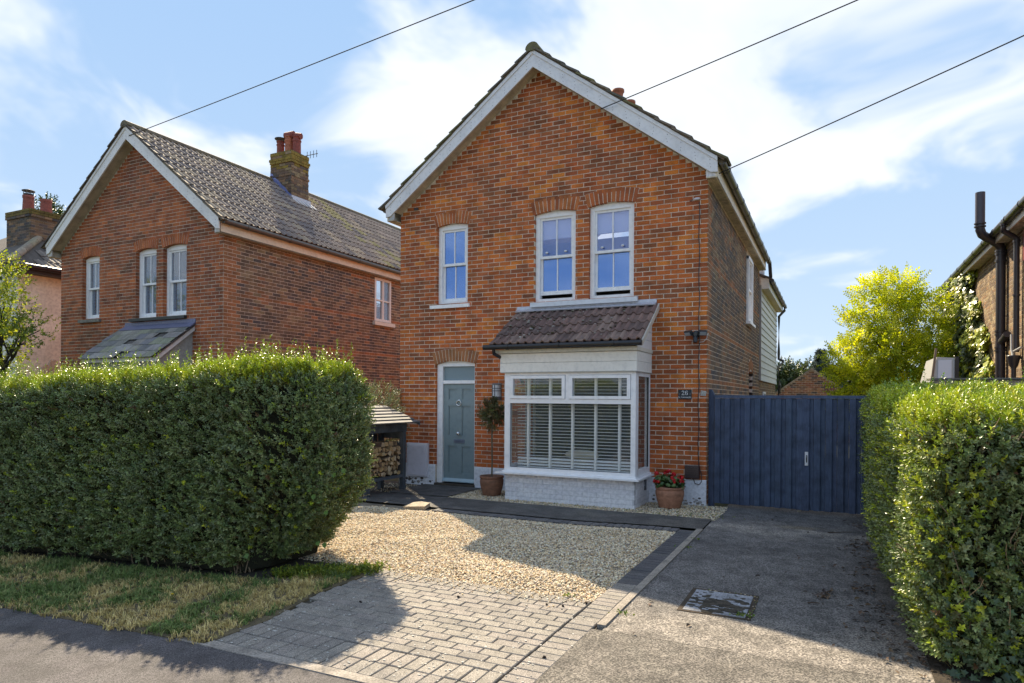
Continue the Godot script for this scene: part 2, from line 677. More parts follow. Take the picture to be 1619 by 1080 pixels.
	for k in 35:
		var x := -0.045 - k * 0.1005
		put(row, "paver", bricks[rng.randi() % 3], "paver", Transform3D(Basis(Vector3.UP, rng.randf_range(-0.02, 0.02)), Vector3(x, rng.randf_range(0.0, 0.006), path_edge(x) + 0.098)))
	paving()
	gravel()
	verge()
	# soil under both hedges and along the plot edge
	struct("hedge_bed", slab([Vector2(-12, 4.6), Vector2(-2.45, 4.6), Vector2(-2.3, 5.5), Vector2(-2.55, 6.35), Vector2(-12, 7.4)], -0.012, 0.05, Color(0.05, 0.04, 0.028)), "soil")
	struct("garden_bed", slab([Vector2(2.32, -0.4), Vector2(6.0, -0.4), Vector2(6.0, 6.1), Vector2(2.3, 6.1)], 0.012, 0.06, Color(0.06, 0.045, 0.03)), "soil")


func footway_edge(x: float) -> float:
	return 7.432 if x > -1.95 else 7.432 + (-1.95 - x) * 0.085


# one block paver centred on its place, top at y = 0; three tones
func paver_set(lx: float, lz: float, tones: Array) -> Array:
	var out := []
	for col in tones:
		var m := MB.new()
		m.cbox(Vector3(-lx / 2 + 0.003, -lz / 2 + 0.003, -0.05), Vector3(lx / 2 - 0.003, lz / 2 - 0.003, 0.0), 0.005, col, Transform3D(Basis(Vector3.RIGHT, -PI / 2), Vector3.ZERO))
		out.append(m.mesh())
	return out


func paving():
	var tones := [Color(0.41, 0.365, 0.32), Color(0.45, 0.40, 0.35), Color(0.37, 0.33, 0.295), Color(0.42, 0.37, 0.33)]
	var bed := struct("block_paving", slab([Vector2(-2.25, 5.34), Vector2(0.222, 5.34), Vector2(0.222, 9.0), Vector2(0.0, 9.0), Vector2(0.0, 7.34), Vector2(-2.05, 7.34)], -0.016, 0.08, Color(0.07, 0.055, 0.042)), "soil")
	var along := paver_set(0.2, 0.1, tones)
	var half := paver_set(0.1, 0.1, tones)
	var across := paver_set(0.1, 0.2, tones)
	var stub := paver_set(0.1, 0.185, tones)
	var dark := paver_set(0.2, 0.1, [Color(0.15, 0.14, 0.148), Color(0.125, 0.118, 0.128), Color(0.18, 0.165, 0.165), Color(0.14, 0.13, 0.14)])
	var lay := func(called: Array, x: float, z: float) -> void:
		put(bed, "paver", called[rng.randi() % called.size()], "paver", Transform3D(Basis(Vector3.UP, rng.randf_range(-0.012, 0.012)) * Basis(Vector3.RIGHT, rng.randf_range(-0.012, 0.012)) * Basis(Vector3.BACK, rng.randf_range(-0.008, 0.008)), Vector3(x, rng.randf_range(-0.003, 0.003), z)))
	# soldier rows at the gravel and at the street
	for k in 22:
		lay.call(across, -0.055 - k * 0.1, 5.445)
	for k in 20:
		lay.call(across, -0.055 - k * 0.1, 7.056)
		lay.call(stub, -0.055 - k * 0.1, 7.25)
	# stretcher courses between
	for j in 14:
		var z := 5.6 + j * 0.1
		var x := -0.105
		if j % 2 == 1:
			lay.call(half, -0.055, z)
			x = -0.205
		while x > -2.19 + (j * 0.012):
			lay.call(along, x, z)
			x -= 0.2
	# border beside the drive; the part by the gravel is darker
	for k in 65:
		var z := 2.09 + k * 0.1
		lay.call(dark if z < 4.75 else along, 0.105, z)
	# pale lichen spots
	var spots := MB.new()
	for k in 420:
		var s := rng.randf_range(0.003, 0.009)
		spots.ball(Vector3(rng.randf_range(-2.1, 0.2), 0.003, 5.4 + 1.95 * pow(rng.randf(), 0.7)), Vector3(s * rng.randf_range(0.8, 1.6), 0.0018, s), Color(0.62, 0.60, 0.56), 3, 7)
	put(bed, "lichen_spots", spots, "concrete").set_meta("kind", "stuff")
	# concrete edgings: beside the drive and at the street
	struct("drive_edging", slab([Vector2(0.21, 1.95), Vector2(0.285, 1.95), Vector2(0.282, 5.9), Vector2(0.218, 5.9)], 0.012, 0.12, Color(0.36, 0.31, 0.265)), "concrete")
	struct("street_kerb", slab([Vector2(-2.25, 7.365), Vector2(0.0, 7.345), Vector2(0.0, 7.425), Vector2(-2.25, 7.455)], 0.004, 0.12, Color(0.40, 0.355, 0.31)), "concrete")


func pebble_mesh() -> ArrayMesh:
	var t := 1.618
	var p := [Vector3(-1, t, 0), Vector3(1, t, 0), Vector3(-1, -t, 0), Vector3(1, -t, 0), Vector3(0, -1, t), Vector3(0, 1, t), Vector3(0, -1, -t), Vector3(0, 1, -t), Vector3(t, 0, -1), Vector3(t, 0, 1), Vector3(-t, 0, -1), Vector3(-t, 0, 1)]
	var f := [0, 11, 5, 0, 5, 1, 0, 1, 7, 0, 7, 10, 0, 10, 11, 1, 5, 9, 5, 11, 4, 11, 10, 2, 10, 7, 6, 7, 1, 8, 3, 9, 4, 3, 4, 2, 3, 2, 6, 3, 6, 8, 3, 8, 9, 4, 9, 5, 2, 4, 11, 6, 2, 10, 8, 6, 7, 9, 8, 1]
	var m := MB.new()
	for k in 12:
		p[k] = p[k].normalized() * rng.randf_range(0.8, 1.15) * Vector3(1.0, 0.62, 0.78)
	for k in range(0, f.size(), 3):
		m.tri(p[f[k]], p[f[k + 1]], p[f[k + 2]], Color.WHITE)
	return m.mesh()


func gravel():
	var lumps := fn(0.8, 3, 41)
	var rise := func(x: float, z: float) -> float:
		# a low heap towards the middle, level at the edges
		var e := minf(minf(smoothstep(0.0, 0.4, -x), smoothstep(0.0, 0.4, 5.35 - z)), smoothstep(0.0, 0.35, z - path_edge(x) - 0.2))
		return -0.022 + e * (0.03 + 0.025 * lumps.get_noise_2d(x, z))
	var col := func(x: float, z: float) -> Color:
		return Color(0.30, 0.245, 0.18) * (1.0 + 0.2 * lumps.get_noise_2d(x * 3.0, z * 3.0))
	struct("gravel_bed", sheet(-5.6, 0.01, 1.98, 5.36, 0.08, col, rise), "soil")
	struct("gravel_strip", sheet(-4.0, 0.33, -0.05, 1.2, 0.08, col, func(_x, _z): return -0.006), "soil")
	struct("shed_floor", sheet(-6.3, -5.1, -0.2, 2.0, 0.1, func(_x, _z): return Color(0.12, 0.10, 0.075), func(_x, _z): return -0.003), "soil")
	var tones := [Color(0.672, 0.518, 0.323), Color(0.762, 0.648, 0.470), Color(0.560, 0.389, 0.216), Color(0.448, 0.378, 0.294), Color(0.800, 0.734, 0.568), Color(0.336, 0.270, 0.206), Color(0.627, 0.454, 0.255), Color(0.694, 0.562, 0.392)]
	var stone := pebble_mesh()
	var where := []
	var tint := []
	var drop := func(x: float, y: float, z: float, size: float) -> void:
		where.append(Transform3D(Basis.from_euler(Vector3(rng.randf_range(-0.6, 0.6), rng.randf() * TAU, rng.randf_range(-0.6, 0.6))).scaled(Vector3.ONE * size), Vector3(x, y, z)))
		tint.append(jit(tones[rng.randi() % tones.size()], 0.18))
	for k in 62000:
		var x := rng.randf_range(-4.6, 0.0)
		var z := rng.randf_range(2.05, 5.36)
		if z < path_edge(x) + 0.2:
			continue
		drop.call(x, rise.call(x, z) + rng.randf_range(0.0, 0.012), z, rng.randf_range(0.007, 0.0135))
	for k in 500:
		# strays on the paving
		drop.call(rng.randf_range(-2.0, 0.0), 0.004, 5.36 + absf(rng.randfn(0.0, 0.12)), rng.randf_range(0.005, 0.011))
	var o := many(self, "gravel", stone, "pebble", where, tint)
	tag(o, "golden gravel spread over the forecourt between path and block paving", "gravel")
	where.clear()
	tint.clear()
	for k in 9000:
		var x := rng.randf_range(-3.95, 0.33)
		var z := rng.randf_range(0.0, 1.22)
		if x > -3.05 and x < -0.9 and z < 0.86:
			continue
		drop.call(x, rng.randf_range(-0.004, 0.008), z, rng.randf_range(0.008, 0.015))
	for k in 900:
		drop.call(rng.randf_range(-6.1, -5.1), 0.002, rng.randf_range(0.1, 2.1), rng.randf_range(0.006, 0.012))
	o = many(self, "gravel", stone, "pebble", where, tint)
	tag(o, "strip of mixed gravel along the foot of the house wall and bay", "gravel")


func blade_mesh(blades: int, tall: float, wide: float, lean: float) -> ArrayMesh:
	var m := MB.new()
	for k in blades:
		var a := rng.randf() * TAU
		var at := Vector3(rng.randf_range(-0.025, 0.025), 0, rng.randf_range(-0.025, 0.025))
		var h := tall * rng.randf_range(0.45, 1.0)
		var d := Vector3(cos(a), 0, sin(a))
		var s := Vector3(-d.z, 0, d.x) * wide * 0.5
		var l := rng.randf_range(0.2, 1.0) * lean
		var p := at + d * l * h * 0.4 + Vector3(0, h * 0.6, 0)
		var q := at + d * l * h + Vector3(0, h * (1.0 - l * 0.3), 0)
		var col := Color(1, 1, 1) * rng.randf_range(0.75, 1.2)
		m.quad(at - s, at + s, p + s * 0.8, p - s * 0.8, col)
		m.tri(p - s * 0.8, p + s * 0.8, q, col)
	return m.mesh()


func verge():
	var n1 := fn(1.1, 3, 51)
	var pts := []
	for k in 15:
		var x := -9.0 + k * 0.5
		pts.append(Vector2(x, footway_edge(x) - 0.005 + 0.02 * n1.get_noise_2d(x * 4.0, 0.0)))
	pts.append_array([Vector2(-1.98, 6.9), Vector2(-2.13, 6.2), Vector2(-2.12, 5.62), Vector2(-2.22, 5.45), Vector2(-2.6, 5.5), Vector2(-2.9, 6.2), Vector2(-9.0, 7.0)])
	struct("verge", slab(pts, 0.004, 0.06, Color(0.16, 0.125, 0.07)), "soil")
	var kinds := [blade_mesh(9, 0.07, 0.007, 1.2), blade_mesh(9, 0.10, 0.006, 1.1), blade_mesh(7, 0.06, 0.007, 1.2)]
	var dry := [Color(0.656, 0.500, 0.189), Color(0.551, 0.413, 0.153), Color(0.761, 0.600, 0.261), Color(0.473, 0.362, 0.126)]
	var green := [Color(0.130, 0.200, 0.042), Color(0.182, 0.250, 0.060), Color(0.104, 0.163, 0.036), Color(0.247, 0.275, 0.084)]
	var all := [[], [], []]
	var tints := [[], [], []]
	for k in 15000:
		var x := rng.randf_range(-7.5, -1.98)
		var z := rng.randf_range(5.5, 8.1)
		var edge := footway_edge(x)
		if z > edge + rng.randf_range(-0.06, 0.05):
			continue
		var back := 6.22 + (-2.6 - x) * 0.16 if x < -2.6 else 5.5
		if z < back - 0.1:
			continue
		if x > -2.13 - (z - 6.2) * -0.12 + rng.randf_range(-0.03, 0.02):
			continue
		var n := n1.get_noise_2d(x, z) * 1.2 + (0.25 if z < back + 0.3 else 0.0) - (z - back) * 0.15
		var lush := n + rng.randf_range(-0.35, 0.35) > 0.0
		var w := rng.randi() % 3
		var sc := rng.randf_range(0.6, 1.15) * (1.0 if lush else 0.75)
		all[w].append(Transform3D(Basis(Vector3.UP, rng.randf() * TAU).scaled(Vector3(1, 1, 1) * sc), Vector3(x, 0.0, z)))
		tints[w].append(jit((green if lush else dry)[rng.randi() % 4], 0.2))
	for w in 3:
		var o := many(self, "grass", kinds[w], "matt_leaf", all[w], tints[w])
		tag(o, ["dry straw and green grass on the verge before the left hedge", "taller grass blades scattered over the verge before the left hedge", "short trampled grass along the verge before the left hedge"][w], "grass")


# ---------------------------------------------------------------- walls, windows, roofs

# solid wall of a given length along x, its face at z = 0; top: function of x; openings: [x0, x1, y0, y1]
func wall_mesh(length: float, y0: float, top: Callable, breaks: Array, openings: Array, thick: float, col: Color, x_from := 0.0) -> MB:
	var m := MB.new()
	var cuts := [x_from, length]
	cuts.append_array(breaks)
	for o in openings:
		cuts.append(o[0])
		cuts.append(o[1])
	cuts.sort()
	for k in cuts.size() - 1:
		var a: float = cuts[k]
		var b: float = cuts[k + 1]
		if b - a < 0.001 or a < x_from - 0.001 or b > length + 0.001:
			continue
		var mid := (a + b) / 2
		var spans := []
		for o in openings:
			if mid > o[0] and mid < o[1]:
				spans.append([o[2], o[3]])
		spans.sort_custom(func(p, q): return p[0] < q[0])
		var y := y0
		for s in spans:
			if s[0] > y + 0.001:
				m.box(Vector3(a, y, -thick), Vector3(b, s[0], 0), col)
			y = s[1]
		var ta: float = top.call(a + 0.0001)
		var tb: float = top.call(b - 0.0001)
		var o := PackedVector2Array([Vector2(a, y), Vector2(b, y), Vector2(b, tb), Vector2(a, ta)])
		m.prism(o, -thick, 0.0, col)
	return m


func brick_mesh(length: float, tall: float, deep: float, proud: float, col: Color) -> MB:
	var m := MB.new()
	m.box(Vector3(-length / 2, 0, -deep), Vector3(length / 2, tall, proud), col, Transform3D.IDENTITY, 16)
	return m


# courses of brick on a wall; the bricks nearest the camera stand singly, the rest are joined
func lay_bricks(wall: Node3D, length: float, y0: float, courses: int, reach: Callable, openings: Array, pitch: float, from_right: bool, tone: Callable, palette: Array, single: int, mat := "brick", step := 0.075, x_min := 0.0) -> void:
	var found := []
	var t := wall.global_transform if wall.is_inside_tree() else wall.transform
	for k in courses:
		var yb := y0 + k * step + 0.006
		var yt := yb + step - 0.0117
		var r: Vector2 = reach.call(yt)
		var lo := maxf(r.x, x_min)
		var hi := r.y
		if hi - lo < 0.03:
			continue
		var shift := pitch * 0.5 if k % 2 == 1 else 0.0
		var count := int(ceil(length / pitch)) + 2
		for j in range(-1, count):
			var a := (length - (j + 1) * pitch + shift) if from_right else (j * pitch - shift)
			var b := a + pitch - 0.0117
			a = maxf(a, lo)
			b = minf(b, hi)
			if b - a < 0.03:
				continue
			var parts := [[a, b]]
			for o in openings:
				if o[3] <= yb + (0.045 if o.size() > 4 else 0.012) or o[2] >= yt - 0.012:
					continue
				var next := []
				for p in parts:
					if o[1] <= p[0] or o[0] >= p[1]:
						next.append(p)
						continue
					if o[0] - p[0] > 0.008:
						next.append([p[0], o[0]])
					if p[1] - o[1] > 0.008:
						next.append([o[1], p[1]])
				parts = next
			for p in parts:
				var mid := Vector3((p[0] + p[1]) / 2, (yb + yt) / 2, 0)
				found.append([(t * mid).distance_squared_to(CAM), p[0], p[1], yb, yt, tone.call(mid.x, mid.y, k)])
	found.sort_custom(func(p, q): return p[0] < q[0])
	var rest := MB.new()
	var count := 0
	for f in found:
		var wide: float = f[2] - f[1]
		if count < single:
			count += 1
			var key := "%s %d %d %d" % [mat, roundi(wide * 250), roundi(step * 1000), f[5]]
			var h := hash(palette)
			key += " %d" % h
			if not cache.has(key):
				cache[key] = brick_mesh(roundf(wide * 250) / 250, step - 0.0117, 0.11, 0.004, palette[f[5]]).mesh()
			put(wall, "brick", cache[key], mat, Transform3D(Basis(), Vector3((f[1] + f[2]) / 2, f[3], rng.randf_range(-0.0015, 0.0015))))
		else:
			rest.box(Vector3(f[1], f[3], -0.11), Vector3(f[2], f[4], 0.004 + rng.randf_range(-0.0015, 0.0015)), jit(palette[f[5]], 0.10), Transform3D.IDENTITY, 16)
	if rest.v.size() > 0:
		put(wall, "brickwork", rest, mat).set_meta("kind", "stuff")


# gauged arch of brick over an opening from x0 to x1 that springs at y
func brick_arch(wall: Node3D, x0: float, x1: float, y: float, rise: float, tall: float, count: int, cols: Array, called := "arch_brick") -> void:
	var w := x1 - x0
	var r := (w * w / 4.0 + rise * rise) / (2.0 * rise)
	var c := Vector2((x0 + x1) / 2, y + rise - r)
	var half := asin(w / 2.0 / r) + 0.012
	for k in count:
		var a0 := PI / 2 + half - 2.0 * half * (k + 0.09) / count
		var a1 := PI / 2 + half - 2.0 * half * (k + 0.91) / count
		var m := MB.new()
		# outer edge flatter than the inner one
		var e0 := Vector2(cos(a0), sin(a0))
		var e1 := Vector2(cos(a1), sin(a1))
		m.prism(PackedVector2Array([c + e1 * r, c + e1 * (r + tall), c + e0 * (r + tall), c + e0 * r]), -0.12, 0.009, jit(cols[rng.randi() % cols.size()], 0.12))
		put(wall, called, m, "brick")
	# mortar bed behind the joints
	var bed := MB.new()
	var o := PackedVector2Array()
	for k in 9:
		var a := PI / 2 - half + 2.0 * half * k / 8.0
		o.append(c + Vector2(cos(a), sin(a)) * (r + 0.004))
	for k in 9:
		var a := PI / 2 + half - 2.0 * half * k / 8.0
		o.append(c + Vector2(cos(a), sin(a)) * (r + tall + 0.004))
	bed.prism(o, -0.11, 0.004, MORTAR)
	put(wall, "arch_mortar", bed, "mortar")


# puts an outline drawn in (z, y) into the world; what it extrudes as z runs along -x
const ACROSS := Transform3D(Vector3(0, 0, 1), Vector3(0, 1, 0), Vector3(-1, 0, 0), Vector3.ZERO)
const MORTAR := Color(0.90, 0.78, 0.64)
const WHITE := Color(0.88, 0.87, 0.875)


# timber sash window in an opening x0..x1, y0..y (springing) with a low arched head
func sash_window(wall: Node3D, x0: float, x1: float, y0: float, y: float, rise: float, z: float, glass: String, open := 0.0, cols := WHITE, top_glass := "") -> Node3D:
	var o := holder(wall, "window")
	var w := x1 - x0
	var fr := MB.new()
	var j := 0.075
	fr.box(Vector3(x0, y0, z - 0.10), Vector3(x0 + j, y + 0.012, z + 0.02), cols)
	fr.box(Vector3(x1 - j, y0, z - 0.10), Vector3(x1, y + 0.012, z + 0.02), cols)
	fr.box(Vector3(x0 + j, y0, z - 0.10), Vector3(x1 - j, y0 + 0.05, z + 0.025), cols)
	var head := PackedVector2Array([Vector2(x0, y - 0.055), Vector2(x1, y - 0.055), Vector2(x1, y + 0.002)])
	for k in 9:
		var u := 1.0 - k / 8.0
		head.append(Vector2(lerpf(x0, x1, u), y + 0.006 + rise * (1.0 - pow(2.0 * u - 1.0, 2.0))))
	fr.prism(head, z - 0.09, z + 0.022, cols)
	put(o, "frame", fr, "paint")
	var a := x0 + j
	var b := x1 - j
	var ymid := lerpf(y0, y, 0.51)
	# upper sash forward, lower sash set back
	var sashes := [["upper_sash", ymid - 0.02, y - 0.055, z - 0.005, 0.045], ["lower_sash", y0 + 0.05 + open, ymid + 0.02 + open * 0.0, z - 0.045, 0.065]]
	for s in sashes:
		var m := MB.new()
		var t := 0.036
		var bot: float = s[4]
		m.box(Vector3(a, s[1], s[3] - 0.03), Vector3(a + t, s[2], s[3]), cols)
		m.box(Vector3(b - t, s[1], s[3] - 0.03), Vector3(b, s[2], s[3]), cols)
		m.box(Vector3(a + t, s[1], s[3] - 0.03), Vector3(b - t, s[1] + bot, s[3] + 0.002), cols)
		m.box(Vector3(a + t, s[2] - 0.04, s[3] - 0.03), Vector3(b - t, s[2], s[3] + 0.001), cols)
		var c := (a + b) / 2
		m.box(Vector3(c - 0.010, s[1] + bot, s[3] - 0.028), Vector3(c + 0.010, s[2] - 0.04, s[3] - 0.003), cols)
		put(o, s[0], m, "paint")
		for side in 2:
			var p := MB.new()
			var l := a + t if side == 0 else c + 0.010
			var r := c - 0.010 if side == 0 else b - t
			p.box(Vector3(l - 0.004, s[1] + bot - 0.004, s[3] - 0.019), Vector3(r + 0.004, s[2] - 0.036, s[3] - 0.015), WHITE)
			put(o, "pane", p, top_glass if top_glass and s[0] == "upper_sash" else glass)
	if open > 0.01:
		var gap := MB.new()
		gap.box(Vector3(a, y0 + 0.05, z - 0.16), Vector3(b, y0 + 0.056, z - 0.03), Color(0.3, 0.3, 0.3))  # thin grey strip laid in the gap under the raised sash
		put(o, "gap_strip", gap, "paint")
	return o


func window_sill(wall: Node3D, x0: float, x1: float, top: float, tall: float, proud: float, col: Color, mat := "paint") -> void:
	var m := MB.new()
	var p := PackedVector2Array([Vector2(-0.14, top - tall), Vector2(proud, top - tall), Vector2(proud, top - 0.022), Vector2(-0.14, top)])
	m.prism(p, -x1, -x0, col, ACROSS)
	put(wall, "sill", m, mat)


# double-roll roof tile: x across the slope, y out of it, +z down the slope; upper edge at z = 0
func roof_tile(wide: float, long: float, roll: float, col: Color, roll_col: Color) -> ArrayMesh:
	var m := MB.new()
	var pr := []
	var n := 16
	for k in n + 1:
		var u := float(k) / n
		var v := fmod(u * 2.0, 1.0) if k < n else 1.0
		var h := 0.0
		if v > 0.5:
			h = roll * sin((v - 0.5) / 0.5 * PI)
		pr.append(Vector2((u - 0.5) * wide, h))
	for k in n:
		var p: Vector2 = pr[k]
		var q: Vector2 = pr[k + 1]
		var c := roll_col if maxf(p.y, q.y) > roll * 0.5 else col
		var lift := 0.028
		m.quad(Vector3(p.x, p.y + lift, long), Vector3(q.x, q.y + lift, long), Vector3(q.x, q.y + 0.004, 0), Vector3(p.x, p.y + 0.004, 0), c)
		m.quad(Vector3(p.x, p.y + lift - 0.022, long), Vector3(q.x, q.y + lift - 0.022, long), Vector3(q.x, q.y + lift, long), Vector3(p.x, p.y + lift, long), col * 0.8)
		m.quad(Vector3(p.x, p.y - 0.02, 0), Vector3(q.x, q.y - 0.02, 0), Vector3(q.x, q.y + lift - 0.022, long), Vector3(p.x, p.y + lift - 0.022, long), col * 0.8)
	for e in 2:
		var p: Vector2 = pr[0] if e == 0 else pr[n]
		m.quad(Vector3(p.x, p.y - 0.02, 0), Vector3(p.x, p.y + 0.006, long), Vector3(p.x, p.y + 0.028, long), Vector3(p.x, p.y + 0.004, 0), col)
	return m.mesh()


# a flat course of verge tiles seen edge on, climbing from the eave to the ridge in a plane z = const
func verge_tiles(roof: Node3D, eave: Vector2, ridge: Vector2, z0: float, z1: float, count: int, cols: Array) -> void:
	var d := (ridge - eave) / count
	var up := Vector2(-d.y, d.x).normalized()
	if up.y < 0.0:
		up = -up
	for k in count:
		var p := eave + d * k - d * 0.12
		var q := eave + d * (k + 1.0)
		var o := PackedVector2Array([p + up * 0.032, q + up * 0.006, q + up * 0.030, p + up * 0.062])
		if Geometry2D.is_polygon_clockwise(o):
			o.reverse()
		var m := MB.new()
		m.prism(o, z0, z1 + rng.randf_range(-0.008, 0.008), jit(cols[rng.randi() % cols.size()], 0.15))
		put(roof, "verge_tile", m, "tile")
	# bedding under the tiles
	var b := PackedVector2Array([eave + up * 0.002, ridge + up * 0.002, ridge + up * 0.03, eave + up * 0.03])
	if Geometry2D.is_polygon_clockwise(b):
		b.reverse()
	var m := MB.new()
	m.prism(b, z0, z1 - 0.03, Color(0.22, 0.17, 0.12))
	put(roof, "verge_bedding", m, "mortar")


func gutter_run(parent: Node3D, a: Vector3, b: Vector3, r: float, col: Color, brackets: int, called := "gutter") -> void:
	var m := MB.new()
	m.tube([a, b], r, 10, col)
	var o := put(parent, called, m, "plastic")
	for k in brackets:
		var p := a.lerp(b, (k + 0.5) / brackets)
		var d := (b - a).normalized() * 0.02
		var c := MB.new()
		c.tube([p - d, p + d], r + 0.008, 10, col * 0.9)
		put(o, "bracket", c, "plastic")


func venetian(parent: Node3D, x0: float, x1: float, y0: float, y1: float, z: float, pitch: float, tapes: int, tilt: float) -> void:
	var o := holder(parent, "blind")
	var y := y0 + 0.03
	var k := 0
	while y < y1:
		var m := MB.new()
		var a := tilt if k > 3 else 0.55
		m.box(Vector3(x0, -0.0015, -0.024), Vector3(x1, 0.0015, 0.024), Color(0.86, 0.87, 0.86))
		put(o, "slat", m, "paint", Transform3D(Basis(Vector3.RIGHT, a), Vector3(0, y, z)))
		y += pitch if k > 3 else pitch * 0.95
		k += 1
	var rail := MB.new()
	rail.box(Vector3(x0, y1, z - 0.03), Vector3(x1, y1 + 0.05, z + 0.03), Color(0.82, 0.82, 0.82))
	rail.box(Vector3(x0, y0 - 0.01, z - 0.025), Vector3(x1, y0 + 0.012, z + 0.025), Color(0.82, 0.82, 0.82))
	put(o, "rail", rail, "paint")
	for j in tapes:
		var x := lerpf(x0, x1, (j + 0.5) / tapes)
		var m := MB.new()
		for e in [-0.027, 0.027]:
			m.box(Vector3(x - 0.018, y0, z + e - 0.001), Vector3(x + 0.018, y1, z + e + 0.001), Color(0.80, 0.80, 0.78))
		put(o, "tape", m, "cloth")


# ---------------------------------------------------------------- the house

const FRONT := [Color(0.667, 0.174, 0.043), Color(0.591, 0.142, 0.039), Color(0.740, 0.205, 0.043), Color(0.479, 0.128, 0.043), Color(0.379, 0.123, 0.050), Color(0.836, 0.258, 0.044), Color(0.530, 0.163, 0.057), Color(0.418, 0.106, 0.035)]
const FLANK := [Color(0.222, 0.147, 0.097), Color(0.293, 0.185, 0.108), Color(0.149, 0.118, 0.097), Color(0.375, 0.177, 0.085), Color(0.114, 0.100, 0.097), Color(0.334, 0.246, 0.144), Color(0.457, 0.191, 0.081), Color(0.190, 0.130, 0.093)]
const ARCHES := [Color(0.550, 0.151, 0.048), Color(0.454, 0.127, 0.044), Color(0.618, 0.199, 0.063)]


func main_house():
	var h := thing("brick_house", "red brick detached house with white bargeboards, tiled bay and pale blue door", "house")
	var W := 5.755
	var y_eave := 4.98
	var slope := 0.752
	var rake := fn(0.45, 3, 61)
	# front wall, x from its left corner
	var left := Vector3(-W, 0, 0)
	var wall := holder(h, "front_wall", facing(left, 0.0))
	var y_gable := 5.15
	var top := func(x: float) -> float: return y_gable + slope * minf(x, W - x)
	var win := [[0.832, 1.489, 3.382, 4.855], [2.824, 3.582, 3.316, 4.86], [3.822, 4.588, 3.316, 4.875]]
	var door := [0.825, 1.655, 0.06, 2.30]
	var bay := [2.76, 4.80, 0.42, 2.36]
	var cut := []
	for o in win + [door, bay]:
		cut.append([o[0] - 0.008, o[1] + 0.008, o[2] - 0.004, o[3] + 0.008])
	put(wall, "mortar", wall_mesh(W, -0.1, top, [W / 2], cut, 0.24, MORTAR), "mortar")
	var holes := []
	for o in win + [door, bay]:
		holes.append([o[0], o[1], o[2], o[3]])
	for o in win:
		holes.append([o[0] - 0.025, o[1] + 0.025, o[3] - 0.035, o[3] + 0.19, 1])
	holes.append([door[0] - 0.02, door[1] + 0.02, 2.26, 2.485, 1])
	var tone := func(x: float, y: float, k: int) -> int:
		var n: float = rake.get_noise_2d(x * 1.2, y * 2.0) * 0.9 + rng.randf_range(-0.5, 0.5)
		if y < 1.45:
			return [1, 7, 3, 1, 6][rng.randi() % 5] if rng.randf() < 0.7 else 0
		if n > 0.42:
			return 5 if rng.randf() < 0.6 else 2
		if n > 0.1:
			return [0, 2, 0][rng.randi() % 3]
		if n > -0.25:
			return [1, 0, 6, 3][rng.randi() % 4]
		return [4, 3, 6, 4][rng.randi() % 4]
	var reach := func(y: float) -> Vector2:
		var e := maxf(0.0, (y - y_gable) / slope)
		return Vector2(e + 0.003, W - e - 0.003)
	lay_bricks(wall, W, 0.393, 94, reach, holes, 0.22569, true, tone, FRONT, 285)
	for o in win:
		brick_arch(wall, o[0] - 0.012, o[1] + 0.012, o[3] - 0.035, 0.045, 0.225, 12, ARCHES)
	brick_arch(wall, door[0] - 0.01, door[1] + 0.01, 2.262, 0.06, 0.225, 14, [Color(0.46, 0.19, 0.075), Color(0.40, 0.16, 0.07), Color(0.50, 0.215, 0.085)])
	# painted plinth
	var white := Color(0.80, 0.80, 0.85)
	for e in [[0.005, door[0] - 0.01], [door[1] + 0.01, 2.72], [4.83, W - 0.003]]:
		var pl := MB.new()
		pl.cbox(Vector3(e[0], -0.1, -0.02), Vector3(e[1], 0.395, 0.022), 0.01, white)
		put(wall, "plinth", pl, "painted_brick")
	var crumbs := MB.new()
	for k in 70:
		var x := rng.randf_range(4.9, W - 0.05) if k < 40 else rng.randf_range(0.03, 0.78)
		var s := rng.randf_range(0.012, 0.045)
		crumbs.ball(Vector3(x, rng.randf_range(0.0, 0.13), 0.02), Vector3(s, s * 0.6, 0.012), [Color(0.42, 0.38, 0.34), Color(0.55, 0.53, 0.53), Color(0.12, 0.10, 0.09)][rng.randi() % 3], 4, 6)
	put(wall, "flaking_render", crumbs, "concrete").set_meta("kind", "stuff")
	# windows: the pair stands a little open above white roller blinds
	sash_window(wall, win[0][0], win[0][1], win[0][2], 4.82, 0.043, -0.075, "sky_glass")
	window_sill(wall, 0.71, 1.545, 3.385, 0.085, 0.06, WHITE)
	for k in [1, 2]:
		var o = win[k]
		var wn := sash_window(wall, o[0], o[1], o[2], o[3] - 0.036, 0.043, -0.075, "sky_glass", 0.075, WHITE, "blind_glass")
		var b := MB.new()
		b.box(Vector3(o[0] + 0.08, 4.42, -0.15), Vector3(o[1] - 0.08, 4.86, -0.145), Color(0.95, 0.95, 0.95))
		b.tube([Vector3(o[0] + 0.08, 4.42, -0.147), Vector3(o[1] - 0.08, 4.42, -0.147)], 0.012, 6, Color(0.85, 0.85, 0.85))
		put(wn, "roller_blind", b, "cloth")
		for u in [0.27, 0.73]:
			var lift := MB.new()
			var c := Vector3(lerpf(o[0], o[1], u), 4.165, -0.055)
			lift.ball(c, Vector3(0.028, 0.018, 0.018), Color(0.8, 0.8, 0.8), 5, 8)
			put(wn, "sash_lift", lift, "paint")
	window_sill(wall, 2.772, 4.662, 3.318, 0.098, 0.07, Color(0.70, 0.71, 0.76))
	front_door(h)
	bay_window(h)
	# right flank
	var side := holder(h, "side_wall", facing(Vector3(0, 0, 0), PI / 2))
	var D := 7.78
	var sw := [[4.96, 5.90, 3.40, 4.86], [5.55, 6.30, 0.06, 2.30]]
